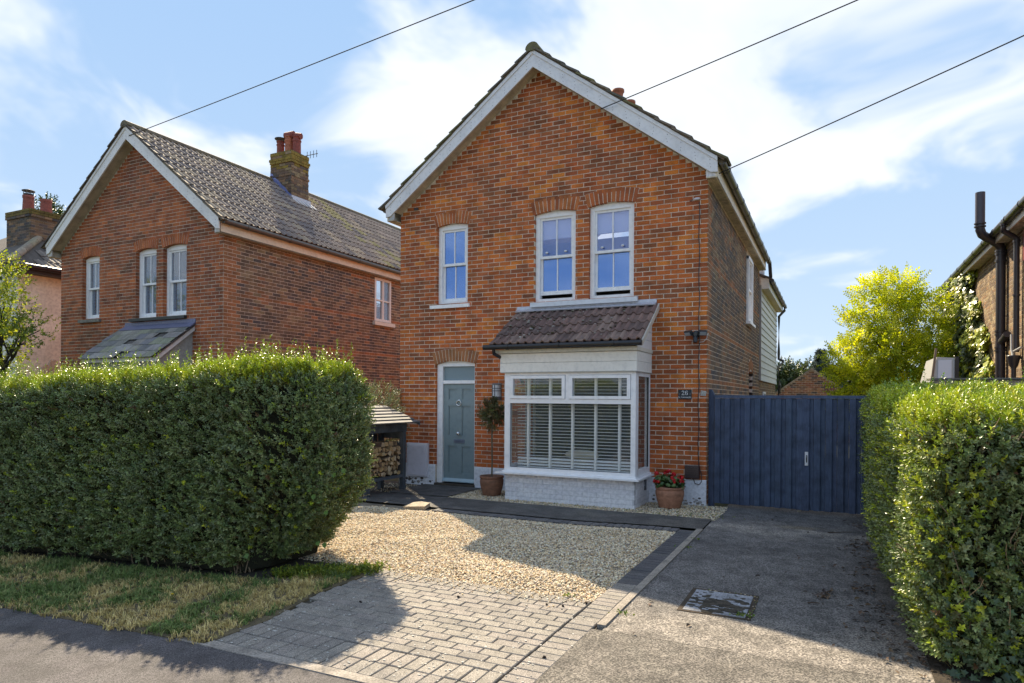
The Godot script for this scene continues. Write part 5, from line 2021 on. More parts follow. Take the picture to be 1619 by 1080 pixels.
func gate():
	var navy := Color(0.075, 0.105, 0.18)
	var p := thing("gate_post", "dark blue square gate post against the corner of the brick house", "post", Vector3(0.052, 0, -0.17))
	var m := MB.new()
	m.prism(PackedVector2Array([Vector2(-0.046, -0.02), Vector2(0.036, -0.02), Vector2(0.036, 1.715), Vector2(-0.006, 1.80), Vector2(-0.046, 1.80)]), -0.06, 0.05, navy * 0.85)
	put(p, "shaft", m, "weathered")
	var g := thing("boarded_gate", "navy blue double gate of vertical boards closing the drive", "gate", Vector3(0.085, 0, -0.12), -0.035)
	for side in 2:
		var leaf := holder(g, "leaf")
		var x0 := 0.012 if side == 0 else 1.262
		var x1 := 1.255 if side == 0 else 2.56
		var n := 17
		var w := (x1 - x0) / n
		for k in n:
			var b := MB.new()
			var a := x0 + k * w
			var d := 0.028 if k % 2 == 0 else 0.0
			b.cbox(Vector3(a + 0.0015, 0.035 + rng.randf_range(0.0, 0.008), -0.02), Vector3(a + w * (1.0 if k % 2 == 1 else 1.2) - 0.0015, 1.665, d + 0.003), 0.004, jit(navy, 0.06))
			put(leaf, "board", b, "weathered")
		var c := MB.new()
		c.box(Vector3(x0, 1.668, -0.05), Vector3(x1, 1.712, 0.035), navy * 1.15)
		put(leaf, "top_rail", c, "weathered")
		var r := MB.new()
		r.box(Vector3(x0 + 0.02, 0.25, -0.06), Vector3(x1 - 0.02, 0.36, -0.021), navy)
		r.box(Vector3(x0 + 0.02, 1.35, -0.06), Vector3(x1 - 0.02, 1.46, -0.021), navy)
		put(leaf, "ledge", r, "weathered")
		if side == 1:
			var st := MB.new()
			st.cbox(Vector3(x0 - 0.004, 0.03, -0.01), Vector3(x0 + 0.10, 1.665, 0.030), 0.005, navy)
			put(leaf, "meeting_stile", st, "weathered")
			var hd := MB.new()
			hd.cbox(Vector3(1.300, 0.69, 0.030), Vector3(1.345, 0.89, 0.036), 0.002, Color(0.72, 0.72, 0.74))
			put(leaf, "handle_plate", hd, "paint")
			var hg := MB.new()
			hg.box(Vector3(1.315, 0.735, 0.036), Vector3(1.332, 0.845, 0.040), Color(0.10, 0.11, 0.13))
			hg.tube([Vector3(1.323, 0.84, 0.038), Vector3(1.323, 0.82, 0.062), Vector3(1.323, 0.765, 0.062), Vector3(1.323, 0.745, 0.038)], 0.006, 6, Color(0.3, 0.3, 0.32))
			put(leaf, "handle", hg, "chrome")
	var bolt := MB.new()
	bolt.box(Vector3(1.20, 0.004, 0.0), Vector3(1.245, 0.03, 0.03), Color(0.42, 0.36, 0.28))
	put(g, "drop_bolt", bolt, "concrete")


func log_store():
	var grey := Color(0.098, 0.108, 0.125)
	var o := thing("log_store", "dark grey wooden log store with slatted lean-to roof beside the front wall", "log store")
	var xf := -5.07
	var xb := -5.62
	var z0 := 0.76
	var z1 := 1.86
	for c in [[xf - 0.075, z1 - 0.09], [xf - 0.075, z0], [xb, z1 - 0.09], [xb, z0]]:
		var m := MB.new()
		m.box(Vector3(c[0], 0.0, c[1]), Vector3(c[0] + 0.075, 1.10 if c[0] > xb + 0.1 else 1.36, c[1] + 0.09), grey)
		put(o, "post", m, "weathered")
	for k in 5:
		var m := MB.new()
		m.cbox(Vector3(xb + 0.01, 0.06 + k * 0.205, 0.0), Vector3(xf - 0.076, 0.06 + k * 0.205 + 0.197, 0.018), 0.004, jit(grey, 0.08), Transform3D(Basis(), Vector3(0, 0, z1 - 0.02)))
		put(o, "side_board", m, "weathered")
		var n := MB.new()
		n.cbox(Vector3(xb + 0.01, 0.30 + k * 0.205, 0.0), Vector3(xf - 0.08, 0.30 + k * 0.205 + 0.15, 0.018), 0.004, jit(grey, 0.08), Transform3D(Basis(), Vector3(0, 0, z0 + 0.01)))
		put(o, "side_board", n, "weathered")
	for k in 6:
		var m := MB.new()
		var z := z0 + 0.1 + k * 0.16
		m.box(Vector3(xb - 0.02, 0.22, z), Vector3(xb + 0.0, 1.34, z + 0.11), jit(grey * 0.8, 0.1))
		put(o, "back_board", m, "weathered")
	var hd := MB.new()
	hd.cbox(Vector3(-(z1), 1.045, 0.0), Vector3(-z0 + 0.0, 1.185, 0.022), 0.004, grey, facing(Vector3(xf - 0.002, 0, 0), PI / 2))
	put(o, "header_board", hd, "weathered")
	var sh := MB.new()
	sh.box(Vector3(xb + 0.01, 0.24, z0 + 0.02), Vector3(xf - 0.004, 0.285, z1 - 0.03), grey * 1.15)
	put(o, "shelf", sh, "weathered")
	# slatted roof falling to the front
	var ridge := Vector2(-5.66, 1.475)
	var eave := Vector2(-4.90, 1.185)
	var d := (eave - ridge) / 6.0
	for k in 6:
		var p := ridge + d * k
		var m := MB.new()
		var up := Vector2(-d.y, d.x).normalized() * 0.02
		var q := p + d * 1.12 + Vector2(0, 0.022)
		m.prism(PackedVector2Array([p, q, q + up, p + up]), 0.60, 2.02, jit(Color(0.20, 0.195, 0.20), 0.12))
		put(o, "roof_slat", m, "weathered")
	var vb := MB.new()
	vb.prism(PackedVector2Array([ridge + Vector2(0, -0.06), eave + Vector2(0.01, -0.035), eave + Vector2(0.01, 0.015), ridge]), 0.585, 0.60, grey * 1.4)
	vb.prism(PackedVector2Array([ridge + Vector2(0, -0.06), eave + Vector2(0.01, -0.035), eave + Vector2(0.01, 0.015), ridge]), 2.02, 2.035, grey * 1.4)
	put(o, "barge_slat", vb, "weathered")
	# split logs lying end on
	var cut := [Color(0.52, 0.36, 0.19), Color(0.60, 0.44, 0.26), Color(0.46, 0.30, 0.16), Color(0.56, 0.37, 0.18), Color(0.65, 0.50, 0.32)]
	var bark := [Color(0.16, 0.11, 0.075), Color(0.23, 0.15, 0.09), Color(0.40, 0.27, 0.15)]
	var y := 0.288
	var row := 0
	while y < 0.72:
		var z := z0 + 0.105
		var tall := rng.randf_range(0.07, 0.105)
		while z < z1 - 0.12:
			var w := rng.randf_range(0.075, 0.125)
			if z + w > z1 - 0.092:
				w = z1 - 0.092 - z
			if w < 0.05:
				break
			var h := tall * rng.randf_range(0.85, 1.05)
			var n: int = [3, 3, 4, 4, 5][rng.randi() % 5]
			var out := PackedVector2Array()
			var turn := rng.randf() * TAU
			for k in n:
				var a := turn + TAU * (k + rng.randf_range(-0.3, 0.3)) / n
				out.append(Vector2(cos(a) * w * 0.56, sin(a) * h * 0.60) * rng.randf_range(0.85, 1.1))
			if Geometry2D.is_polygon_clockwise(out):
				out.reverse()
			var m := MB.new()
			m.prism(out, -0.36, rng.randf_range(-0.02, 0.035), jit(cut[rng.randi() % 5], 0.15), Transform3D.IDENTITY, jit(bark[rng.randi() % 3], 0.2))
			var lg := put(self, "firewood_log", m, "log", facing(Vector3(xf - 0.06, y + h / 2 + 0.006 + rng.randf_range(-0.006, 0.014), z + w / 2), PI / 2))
			tag(lg, "split log, pale cut end outward, piled in the grey log store", "log", "split logs piled in the log store")
			z += w * 0.94
		y += tall * 0.93
		row += 1
	# a few loose lengths across the top
	for k in 6:
		var m := MB.new()
		var z := z0 + 0.14 + k * 0.15
		m.prism(PackedVector2Array([Vector2(-0.055, -0.03), Vector2(0.05, -0.04), Vector2(0.03, 0.035), Vector2(-0.04, 0.04)]), -0.30, 0.0, jit(cut[rng.randi() % 5], 0.1), Transform3D.IDENTITY, jit(bark[rng.randi() % 2], 0.2))
		var lg := put(self, "firewood_log", m, "log", facing(Vector3(xf - 0.05 - rng.randf() * 0.1, y + 0.055, z), PI / 2 + rng.randf_range(-0.5, 0.5)))
		tag(lg, "split log, pale cut end outward, piled in the grey log store", "log", "split logs piled in the log store")


func lettering(parent: Node, words: String, tall: float, col: Color, at: Transform3D, font := "Droid Serif", deep := 0.002) -> void:
	var t := TextMesh.new()
	t.text = words
	var f := SystemFont.new()
	f.font_names = PackedStringArray([font])
	t.font = f
	t.font_size = 64
	t.pixel_size = tall / 46.0
	t.depth = deep
	t.curve_step = 2.0
	var o := MeshInstance3D.new()
	o.name = numbered(parent, "lettering")
	o.mesh = t
	var m := StandardMaterial3D.new()
	m.albedo_color = col
	m.roughness = 0.6
	o.material_override = m
	o.transform = at
	parent.add_child(o, true)


func wall_fittings():
	# slate number plate
	var s := thing("house_sign", "dark slate number plate reading 26 beside the corner of the house", "sign", Vector3(-0.337, 1.72, 0.008))
	var m := MB.new()
	m.cbox(Vector3(-0.103, -0.075, 0), Vector3(0.103, 0.075, 0.012), 0.003, Color(0.028, 0.032, 0.042))
	put(s, "plate", m, "slate")
	lettering(s, "26", 0.066, Color(0.92, 0.92, 0.92), Transform3D(Basis(), Vector3(0.0, 0.022, 0.0135)))
	lettering(s, "St. Leonards", 0.0245, Color(0.92, 0.92, 0.92), Transform3D(Basis(), Vector3(0.0, -0.043, 0.0135)))
	for q in [-0.082, 0.082]:
		var d := MB.new()
		d.ball(Vector3(q, 0.005, 0.012), Vector3(0.006, 0.006, 0.003), Color(0.8, 0.8, 0.8))
		put(s, "screw", d, "chrome")
	# old name cut into the bricks beside the bay
	var nm := thing("name_plaque", "faded white lettering on the brick wall behind the potted tree", "sign", Vector3(-3.52, 1.385, 0.007))
	var nb := MB.new()
	nb.box(Vector3(-0.42, -0.036, 0), Vector3(0.42, 0.036, 0.003), Color(0.27, 0.085, 0.06))
	put(nm, "brick_face", nb, "brick")
	lettering(nm, "ST LEONARDS", 0.047, Color(0.62, 0.55, 0.48), Transform3D(Basis(), Vector3(0, 0, 0.0045)), "Droid Sans", 0.001)
	# wall lantern
	var l := thing("wall_lantern", "grey half-round wall lantern with white shade between door and bay", "lamp", Vector3(-3.645, 1.76, 0.012))
	var met := Color(0.16, 0.16, 0.175)
	var b := MB.new()
	b.box(Vector3(-0.088, -0.155, -0.01), Vector3(0.088, 0.15, 0.008), met)
	put(l, "back_plate", b, "plastic")
	var sh := MB.new()
	var o := PackedVector2Array()
	for k in 13:
		var a := PI * k / 12.0
		o.append(Vector2(cos(a) * 0.078, -sin(a) * 0.085))
	sh.prism(o, -0.09, 0.115, Color(0.74, 0.74, 0.76), Transform3D(Basis(Vector3.RIGHT, -PI / 2), Vector3(0, 0, 0.008)))
	put(l, "shade", sh, "frosted")
	var cage := MB.new()
	var big := PackedVector2Array()
	for k in 13:
		var a := PI * k / 12.0
		big.append(Vector2(cos(a) * 0.086, -sin(a) * 0.094))
	for yy in [[-0.145, -0.09], [0.005, 0.018], [0.05, 0.062], [0.115, 0.128]]:
		cage.prism(big, yy[0], yy[1], met, Transform3D(Basis(Vector3.RIGHT, -PI / 2), Vector3(0, 0, 0.008)))
	for xx in [-0.05, 0.0]:
		cage.box(Vector3(xx - 0.005, -0.09, 0.07), Vector3(xx + 0.005, 0.115, 0.106 if xx == 0.0 else 0.09), met)
	put(l, "cage", cage, "plastic")
	# meter box
	var mb := thing("meter_box", "white plastic meter box on the wall by the log store", "meter box", Vector3(-5.30, 0.47, 0.02))
	var bx := MB.new()
	bx.cbox(Vector3(-0.245, -0.315, -0.02), Vector3(0.225, 0.315, 0.05), 0.008, Color(0.62, 0.60, 0.66))
	put(mb, "surround", bx, "paint")
	var dr := MB.new()
	dr.cbox(Vector3(-0.21, -0.285, 0.05), Vector3(0.175, 0.28, 0.062), 0.006, Color(0.58, 0.56, 0.64))
	put(mb, "door", dr, "paint")
	# twin floodlight with camera
	var sc := thing("security_light", "black twin security floodlight with camera high by the house corner", "floodlight", Vector3(-0.165, 2.62, 0.012))
	var blk := Color(0.022, 0.024, 0.03)
	var bs := MB.new()
	bs.ball(Vector3(0, 0.03, 0.03), Vector3(0.06, 0.06, 0.04), blk, 8, 12)
	bs.tube([Vector3(0, 0.03, 0.0), Vector3(0, 0.03, 0.09)], 0.03, 10, blk)
	put(sc, "base", bs, "plastic")
	for e in [-1.0, 1.0]:
		var hd := MB.new()
		hd.tube([Vector3(0.03 * e, 0.05, 0.06), Vector3(0.07 * e, 0.055, 0.075)], 0.018, 8, blk)
		hd.cbox(Vector3(-0.065, -0.035, -0.025), Vector3(0.065, 0.04, 0.03), 0.012, blk, Transform3D(Basis(Vector3.UP, 0.5 * e) * Basis(Vector3.RIGHT, 0.55), Vector3(0.105 * e, 0.045, 0.085)))
		var ho := put(sc, "lamp_head", hd, "plastic")
		var gl := MB.new()
		gl.box(Vector3(-0.05, -0.024, 0.030), Vector3(0.05, 0.028, 0.033), Color(0.30, 0.31, 0.33), Transform3D(Basis(Vector3.UP, 0.5 * e) * Basis(Vector3.RIGHT, 0.55), Vector3(0.105 * e, 0.045, 0.085)))
		put(ho, "lens", gl, "frosted")
	var cm := MB.new()
	cm.tube([Vector3(0, -0.01, 0.06), Vector3(0.0, -0.03, 0.085), Vector3(0.0, -0.095, 0.10)], 0.034, 10, blk)
	put(sc, "camera_head", cm, "plastic")
	var fx := MB.new()
	fx.tube([Vector3(0.05, -0.09, 0.02), Vector3(0.11, -0.085, 0.015), Vector3(0.16, -0.03, 0.012), Vector3(0.165, 0.03, 0.012), Vector3(0.172, 0.045, -0.02), Vector3(0.172, 0.02, -0.13)], 0.005, 6, Color(0.7, 0.68, 0.66))
	put(sc, "flex", fx, "plastic")
	# brown flue cover
	var fl := thing("vent_cover", "dark brown square vent cover low on the wall above the white plinth", "vent", Vector3(-0.212, 0.515, 0.012))
	var fb := MB.new()
	fb.cbox(Vector3(-0.11, -0.10, -0.01), Vector3(0.11, 0.10, 0.06), 0.008, Color(0.055, 0.035, 0.032))
	put(fl, "cover", fb, "plastic")
	for k in 5:
		var lv := MB.new()
		lv.box(Vector3(-0.095, -0.075 + k * 0.034, 0.06), Vector3(0.095, -0.062 + k * 0.034, 0.065), Color(0.045, 0.03, 0.028))
		put(fl, "louvre", lv, "plastic")
	# cable clipped down the wall
	var cb := MB.new()
	var pts := []
	for k in 24:
		var y := 4.70 - k * 0.178
		pts.append(Vector3(-0.135 + 0.008 * sin(k * 1.7) + k * 0.0008 - (0.006 if k > 14 else 0.0), y, 0.016))
	pts.append_array([Vector3(-0.075, 0.48, 0.02), Vector3(-0.072, 0.37, 0.03), Vector3(-0.11, 0.325, 0.035), Vector3(-0.17, 0.34, 0.035), Vector3(-0.195, 0.41, 0.03)])
	cb.tube(pts, 0.0065, 6, Color(0.045, 0.03, 0.028))
	var c := put(self, "wall_cable", cb, "plastic")
	tag(c, "thin dark cable running down the brick wall near the right corner", "cable")
	var js := MB.new()
	js.ball(Vector3.ZERO, Vector3(0.055, 0.022, 0.02), Color(0.62, 0.58, 0.62), 6, 8)
	js.tube([Vector3(-0.06, -0.01, 0.01), Vector3(-0.11, -0.03, 0.012)], 0.008, 6, Color(0.1, 0.08, 0.08))
	var jo := put(self, "cable_bracket", js, "paint", Transform3D(Basis(), Vector3(-0.17, 4.76, 0.018)))
	tag(jo, "small white cable bracket under the right end of the bargeboard", "bracket")
	var pat := MB.new()
	pat.prism(PackedVector2Array([Vector2(-0.05, -0.04), Vector2(0.035, -0.045), Vector2(0.045, 0.03), Vector2(-0.04, 0.045)]), 0.0, 0.014, Color(0.55, 0.52, 0.47))
	var po := put(self, "mortar_patch", pat, "concrete", Transform3D(Basis(), Vector3(-0.052, 1.74, 0.004)))
	tag(po, "rough grey mortar patch on the wall corner above the gate post", "mortar patch")
	var ir := MB.new()
	ir.box(Vector3(-0.045, -0.02, 0), Vector3(0.045, 0.02, 0.03), Color(0.045, 0.035, 0.035))
	var io := put(self, "iron_bracket", ir, "plastic", Transform3D(Basis(), Vector3(-5.39, 5.22, 0.006)))
	tag(io, "small dark iron bracket on the bricks under the left verge", "bracket")


func terracotta_pot(o: Node3D, r: float, tall: float, col: Color) -> void:
	var m := MB.new()
	m.lathe(PackedVector2Array([Vector2(0.001, 0.0), Vector2(r * 0.70, 0.0), Vector2(r * 0.74, 0.02), Vector2(r * 0.88, tall * 0.35), Vector2(r * 0.97, tall * 0.62), Vector2(r * 0.98, tall * 0.78), Vector2(r * 0.93, tall * 0.85), Vector2(r * 0.955, tall * 0.875), Vector2(r * 1.0, tall * 0.90), Vector2(r * 1.0, tall * 0.99), Vector2(r * 0.97, tall), Vector2(r * 0.88, tall), Vector2(r * 0.86, tall * 0.85)]), 28, col)
	put(o, "pot", m, "terracotta")
	var s := MB.new()
	s.lathe(PackedVector2Array([Vector2(0.001, tall * 0.88), Vector2(r * 0.88, tall * 0.86), Vector2(r * 0.885, tall * 0.80)]), 20, Color(0.03, 0.02, 0.014))
	put(o, "soil", s, "soil")


func pots():
	var a := thing("potted_tree", "clipped standard bay tree in a brown clay pot beside the front door", "potted tree", Vector3(-3.43, 0.0, 0.60))
	terracotta_pot(a, 0.205, 0.335, Color(0.30, 0.145, 0.085))
	var st := MB.new()
	st.tube([Vector3(0, 0.28, 0), Vector3(0.008, 0.6, 0.004), Vector3(-0.004, 0.95, 0.0), Vector3(0.0, 1.3, 0)], 0.014, 8, Color(0.16, 0.13, 0.085))
	for k in 9:
		var e := Vector3(rng.randfn(), rng.randfn() + 0.5, rng.randfn()).normalized() * 0.17
		st.tube([Vector3(0, 1.18 + k * 0.02, 0), Vector3(0, 1.3, 0) + e], 0.005, 5, Color(0.12, 0.09, 0.05))
	put(a, "stem", st, "bark")
	var kinds := [leaf_twig(10, 0.085, 0.028, 0.11, 0.7, 0.25), leaf_twig(9, 0.075, 0.026, 0.10, 0.9, 0.25)]
	var wh := [[], []]
	var ti := [[], []]
	for k in 120:
		var d := Vector3(rng.randfn(), rng.randfn() * 1.1 + 0.15, rng.randfn()).normalized()
		var r := pow(rng.randf(), 0.4) * 0.15
		var at := Vector3(0, 1.36, 0) + d * Vector3(1.0, 1.1, 1.0) * r
		if d.y > 0.75:
			at.y += 0.05
		var w := rng.randi() % 2
		wh[w].append(Transform3D(toward(d + Vector3(0, 0.25, 0) + rand3() * 0.4), at))
		ti[w].append(jit([Color(0.13, 0.14, 0.05), Color(0.09, 0.10, 0.035), Color(0.20, 0.17, 0.07), Color(0.17, 0.12, 0.06)][rng.randi() % 4], 0.25))
	for w in 2:
		many(a, "foliage", kinds[w], "leaf", wh[w], ti[w])
	var b := thing("flower_pot", "round orange clay pot of red geraniums at the corner of the bay", "flower pot", Vector3(-0.47, 0.0, 0.43))
	terracotta_pot(b, 0.218, 0.325, Color(0.50, 0.235, 0.14))
	var gk := [round_leaf(0.035), round_leaf(0.028)]
	var gw := [[], []]
	var gt := [[], []]
	for k in 240:
		var p := rand3() * Vector3(0.20, 0.075, 0.20)
		var w := rng.randi() % 2
		gw[w].append(Transform3D(toward(Vector3(p.x * 3.0, 1.0, p.z * 3.0) + rand3() * 0.7), Vector3(p.x, 0.39 + p.y, p.z)))
		gt[w].append(jit([Color(0.09, 0.16, 0.05), Color(0.06, 0.12, 0.035), Color(0.14, 0.20, 0.07)][rng.randi() % 3], 0.2))
	for w in 2:
		many(b, "foliage", gk[w], "leaf", gw[w], gt[w])
	var heads := [Vector3(-0.19, 0.51, 0.06), Vector3(-0.05, 0.53, 0.08), Vector3(-0.02, 0.545, 0.0), Vector3(0.06, 0.46, 0.13), Vector3(0.15, 0.45, 0.10), Vector3(0.19, 0.47, 0.06), Vector3(0.11, 0.42, 0.17), Vector3(-0.14, 0.40, 0.16), Vector3(-0.20, 0.39, 0.10), Vector3(0.05, 0.50, -0.05), Vector3(0.20, 0.42, 0.12)]
	for q in heads:
		var f := MB.new()
		for k in 34:
			var d := rand3().normalized()
			if d.y < -0.3:
				continue
			var c: Vector3 = q + d * rng.randf_range(0.02, 0.036)
			var t := toward(d + rand3() * 0.5)
			var s := rng.randf_range(0.010, 0.016)
			f.quad(c + t * Vector3(-s, 0, -s), c + t * Vector3(-s, 0.004, s), c + t * Vector3(s, 0, s), c + t * Vector3(s, 0.004, -s), jit(Color(0.55, 0.008, 0.012), 0.35))
		f.tube([q, Vector3(q.x * 0.5, 0.33, q.z * 0.5)], 0.003, 5, Color(0.12, 0.16, 0.05))
		put(b, "flower_head", f, "petal")


# ---------------------------------------------------------------- leaves, hedges, trees

# a folded leaf from its stalk at p along d, its face towards up
func add_leaf(m: MB, p: Vector3, d: Vector3, up: Vector3, long: float, wide: float, fold: float, col: Color) -> void:
	d = d.normalized()
	var s := d.cross(up).normalized() * wide * 0.5
	var u := s.cross(d).normalized()
	var f := u * wide * fold
	var droop := -u * long * 0.10
	var a := p + d * long * 0.32
	var b := p + d * long * 0.68 + droop * 0.4
	var t := p + d * long + droop
	var c2 := col * 0.92
	m.tri(p, a + s * 0.9 + f, a, col)
	m.quad(a, a + s * 0.9 + f, b + s * 0.78 + f, b, col)
	m.tri(b, b + s * 0.78 + f, t, col)
	m.tri(p, a, a - s * 0.9 + f, c2)
	m.quad(a, b, b - s * 0.78 + f, a - s * 0.9 + f, c2)
	m.tri(b, t, b - s * 0.78 + f, c2)


func leaf_twig(n: int, long: float, wide: float, stem: float, spread: float, fold: float) -> ArrayMesh:
	var m := MB.new()
	m.tube([Vector3(0, -stem * 0.4, 0), Vector3(0.002, stem * 0.4, 0), Vector3(0, stem, 0.002)], 0.0016, 4, Color(0.7, 0.5, 0.35), 0.0008)
	for k in n:
		var y := stem * (0.12 + 0.88 * k / maxf(n - 1, 1.0))
		var a := (k % 2) * PI + (k / 2) * 1.9 + rng.randf_range(-0.4, 0.4)
		var tipness := float(k) / n
		var d := Vector3(cos(a), lerpf(spread, 1.5, tipness * tipness) + rng.randf_range(-0.3, 0.3), sin(a))
		var up := Vector3(-cos(a) * 0.5, 1.0, -sin(a) * 0.5) + rand3() * 0.35
		var sc := rng.randf_range(0.75, 1.1) * (1.0 - 0.25 * tipness)
		add_leaf(m, Vector3(0, y, 0), d, up, long * sc, wide * sc, fold, Color.WHITE * rng.randf_range(0.8, 1.15))
	return m.mesh()


func round_leaf(r: float) -> ArrayMesh:
	var m := MB.new()
	for k in 9:
		var a := TAU * k / 9.0
		var b := TAU * (k + 1) / 9.0
		m.tri(Vector3(0, 0.0, 0), Vector3(cos(b), 0.25, sin(b)) * r, Vector3(cos(a), 0.25, sin(a)) * r * (0.93 if k % 2 else 1.03), Color.WHITE)
	return m.mesh()


# a point on a box with rounded edges and its outward normal
func rounded(lo: Vector3, hi: Vector3, r: float) -> Array:
	var s := hi - lo
	var areas := [s.y * s.z, s.y * s.z, s.x * s.y, s.x * s.y, s.x * s.z]
	var total := 0.0
	for a in areas:
		total += a
	var pick := rng.randf() * total
	var f := 0
	while f < 4 and pick > areas[f]:
		pick -= areas[f]
		f += 1
	var p := lo + s * Vector3(rng.randf(), rng.randf(), rng.randf())
	match f:
		0: p.x = lo.x
		1: p.x = hi.x
		2: p.z = lo.z
		3: p.z = hi.z
		4: p.y = hi.y
	var q := p.clamp(lo + Vector3(r, 0.0, r), hi - Vector3(r, r, r))
	var d := p - q
	if d.length() < 0.001:
		d = Vector3.UP
	d = d.normalized()
	return [q + d * r, d]


func hedge_foliage(o: Node3D, lo: Vector3, hi: Vector3, count: int, shape: Callable, kinds: Array, fresh_top: float, side_fresh_lit: Callable, keep: Callable) -> void:
	var lumps := fn(1.6, 3, 81)
	var fine := fn(5.0, 2, 82)
	var wh := []
	var ti := []
	for k in kinds:
		wh.append([])
		ti.append([])
	var dark := [Color(0.196, 0.256, 0.084), Color(0.244, 0.304, 0.104), Color(0.148, 0.207, 0.078), Color(0.310, 0.352, 0.147), Color(0.222, 0.269, 0.138)]
	var paler := [Color(0.507, 0.575, 0.041), Color(0.406, 0.489, 0.035), Color(0.608, 0.632, 0.059), Color(0.338, 0.416, 0.041)]
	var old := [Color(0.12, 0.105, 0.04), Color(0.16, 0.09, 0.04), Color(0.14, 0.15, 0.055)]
	for i in count:
		var pn := rounded(lo, hi, 0.22)
		var p: Vector3 = pn[0]
		var n: Vector3 = pn[1]
		if not keep.call(p, n):
			continue
		var bump := lumps.get_noise_3dv(p) * 0.10 + fine.get_noise_3dv(p) * 0.03
		var deep := pow(rng.randf(), 1.5) * 0.13
		# thin places show the dark inside
		if fine.get_noise_3dv(p * 0.9 + Vector3(7, 3, 1)) > 0.5 and deep < 0.06:
			continue
		p = shape.call(p + n * (bump - deep))
		var dir := n * 0.75 + Vector3(0, 0.55, 0) + rand3() * 0.65
		var w := rng.randi() % kinds.size()
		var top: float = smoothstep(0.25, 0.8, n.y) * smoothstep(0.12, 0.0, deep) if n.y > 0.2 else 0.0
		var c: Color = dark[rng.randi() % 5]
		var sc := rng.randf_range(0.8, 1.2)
		if rng.randf() < top * fresh_top + side_fresh_lit.call(p):
			c = paler[rng.randi() % 4]
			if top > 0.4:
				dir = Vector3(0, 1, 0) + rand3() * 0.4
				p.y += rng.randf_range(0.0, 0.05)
		elif rng.randf() < 0.03:
			c = old[rng.randi() % 3]
		wh[w].append(Transform3D(toward(dir).scaled(Vector3.ONE * sc), p))
		ti[w].append(jit(c, 0.22))
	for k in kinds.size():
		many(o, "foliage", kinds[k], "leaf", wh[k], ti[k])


func shade_core(o: Node3D, lo: Vector3, hi: Vector3, shape: Callable) -> void:
	# solid dark core added to block light, its shade painted in
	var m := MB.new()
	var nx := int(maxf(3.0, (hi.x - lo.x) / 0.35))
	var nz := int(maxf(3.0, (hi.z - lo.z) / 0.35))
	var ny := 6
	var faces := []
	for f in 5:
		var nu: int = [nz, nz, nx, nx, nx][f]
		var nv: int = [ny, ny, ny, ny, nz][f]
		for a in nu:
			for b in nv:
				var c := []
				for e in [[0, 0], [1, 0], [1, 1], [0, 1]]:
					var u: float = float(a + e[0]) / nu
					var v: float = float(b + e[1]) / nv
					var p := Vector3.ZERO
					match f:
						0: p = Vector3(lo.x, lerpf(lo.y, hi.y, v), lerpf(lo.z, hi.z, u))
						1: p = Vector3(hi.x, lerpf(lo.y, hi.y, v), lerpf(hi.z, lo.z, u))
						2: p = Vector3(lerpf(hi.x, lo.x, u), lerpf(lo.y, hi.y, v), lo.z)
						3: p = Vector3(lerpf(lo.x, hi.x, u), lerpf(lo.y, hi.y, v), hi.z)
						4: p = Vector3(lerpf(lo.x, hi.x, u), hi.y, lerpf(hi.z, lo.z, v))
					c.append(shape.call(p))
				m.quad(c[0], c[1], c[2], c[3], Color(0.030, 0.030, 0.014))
	put(o, "shade_core", m, "soil")


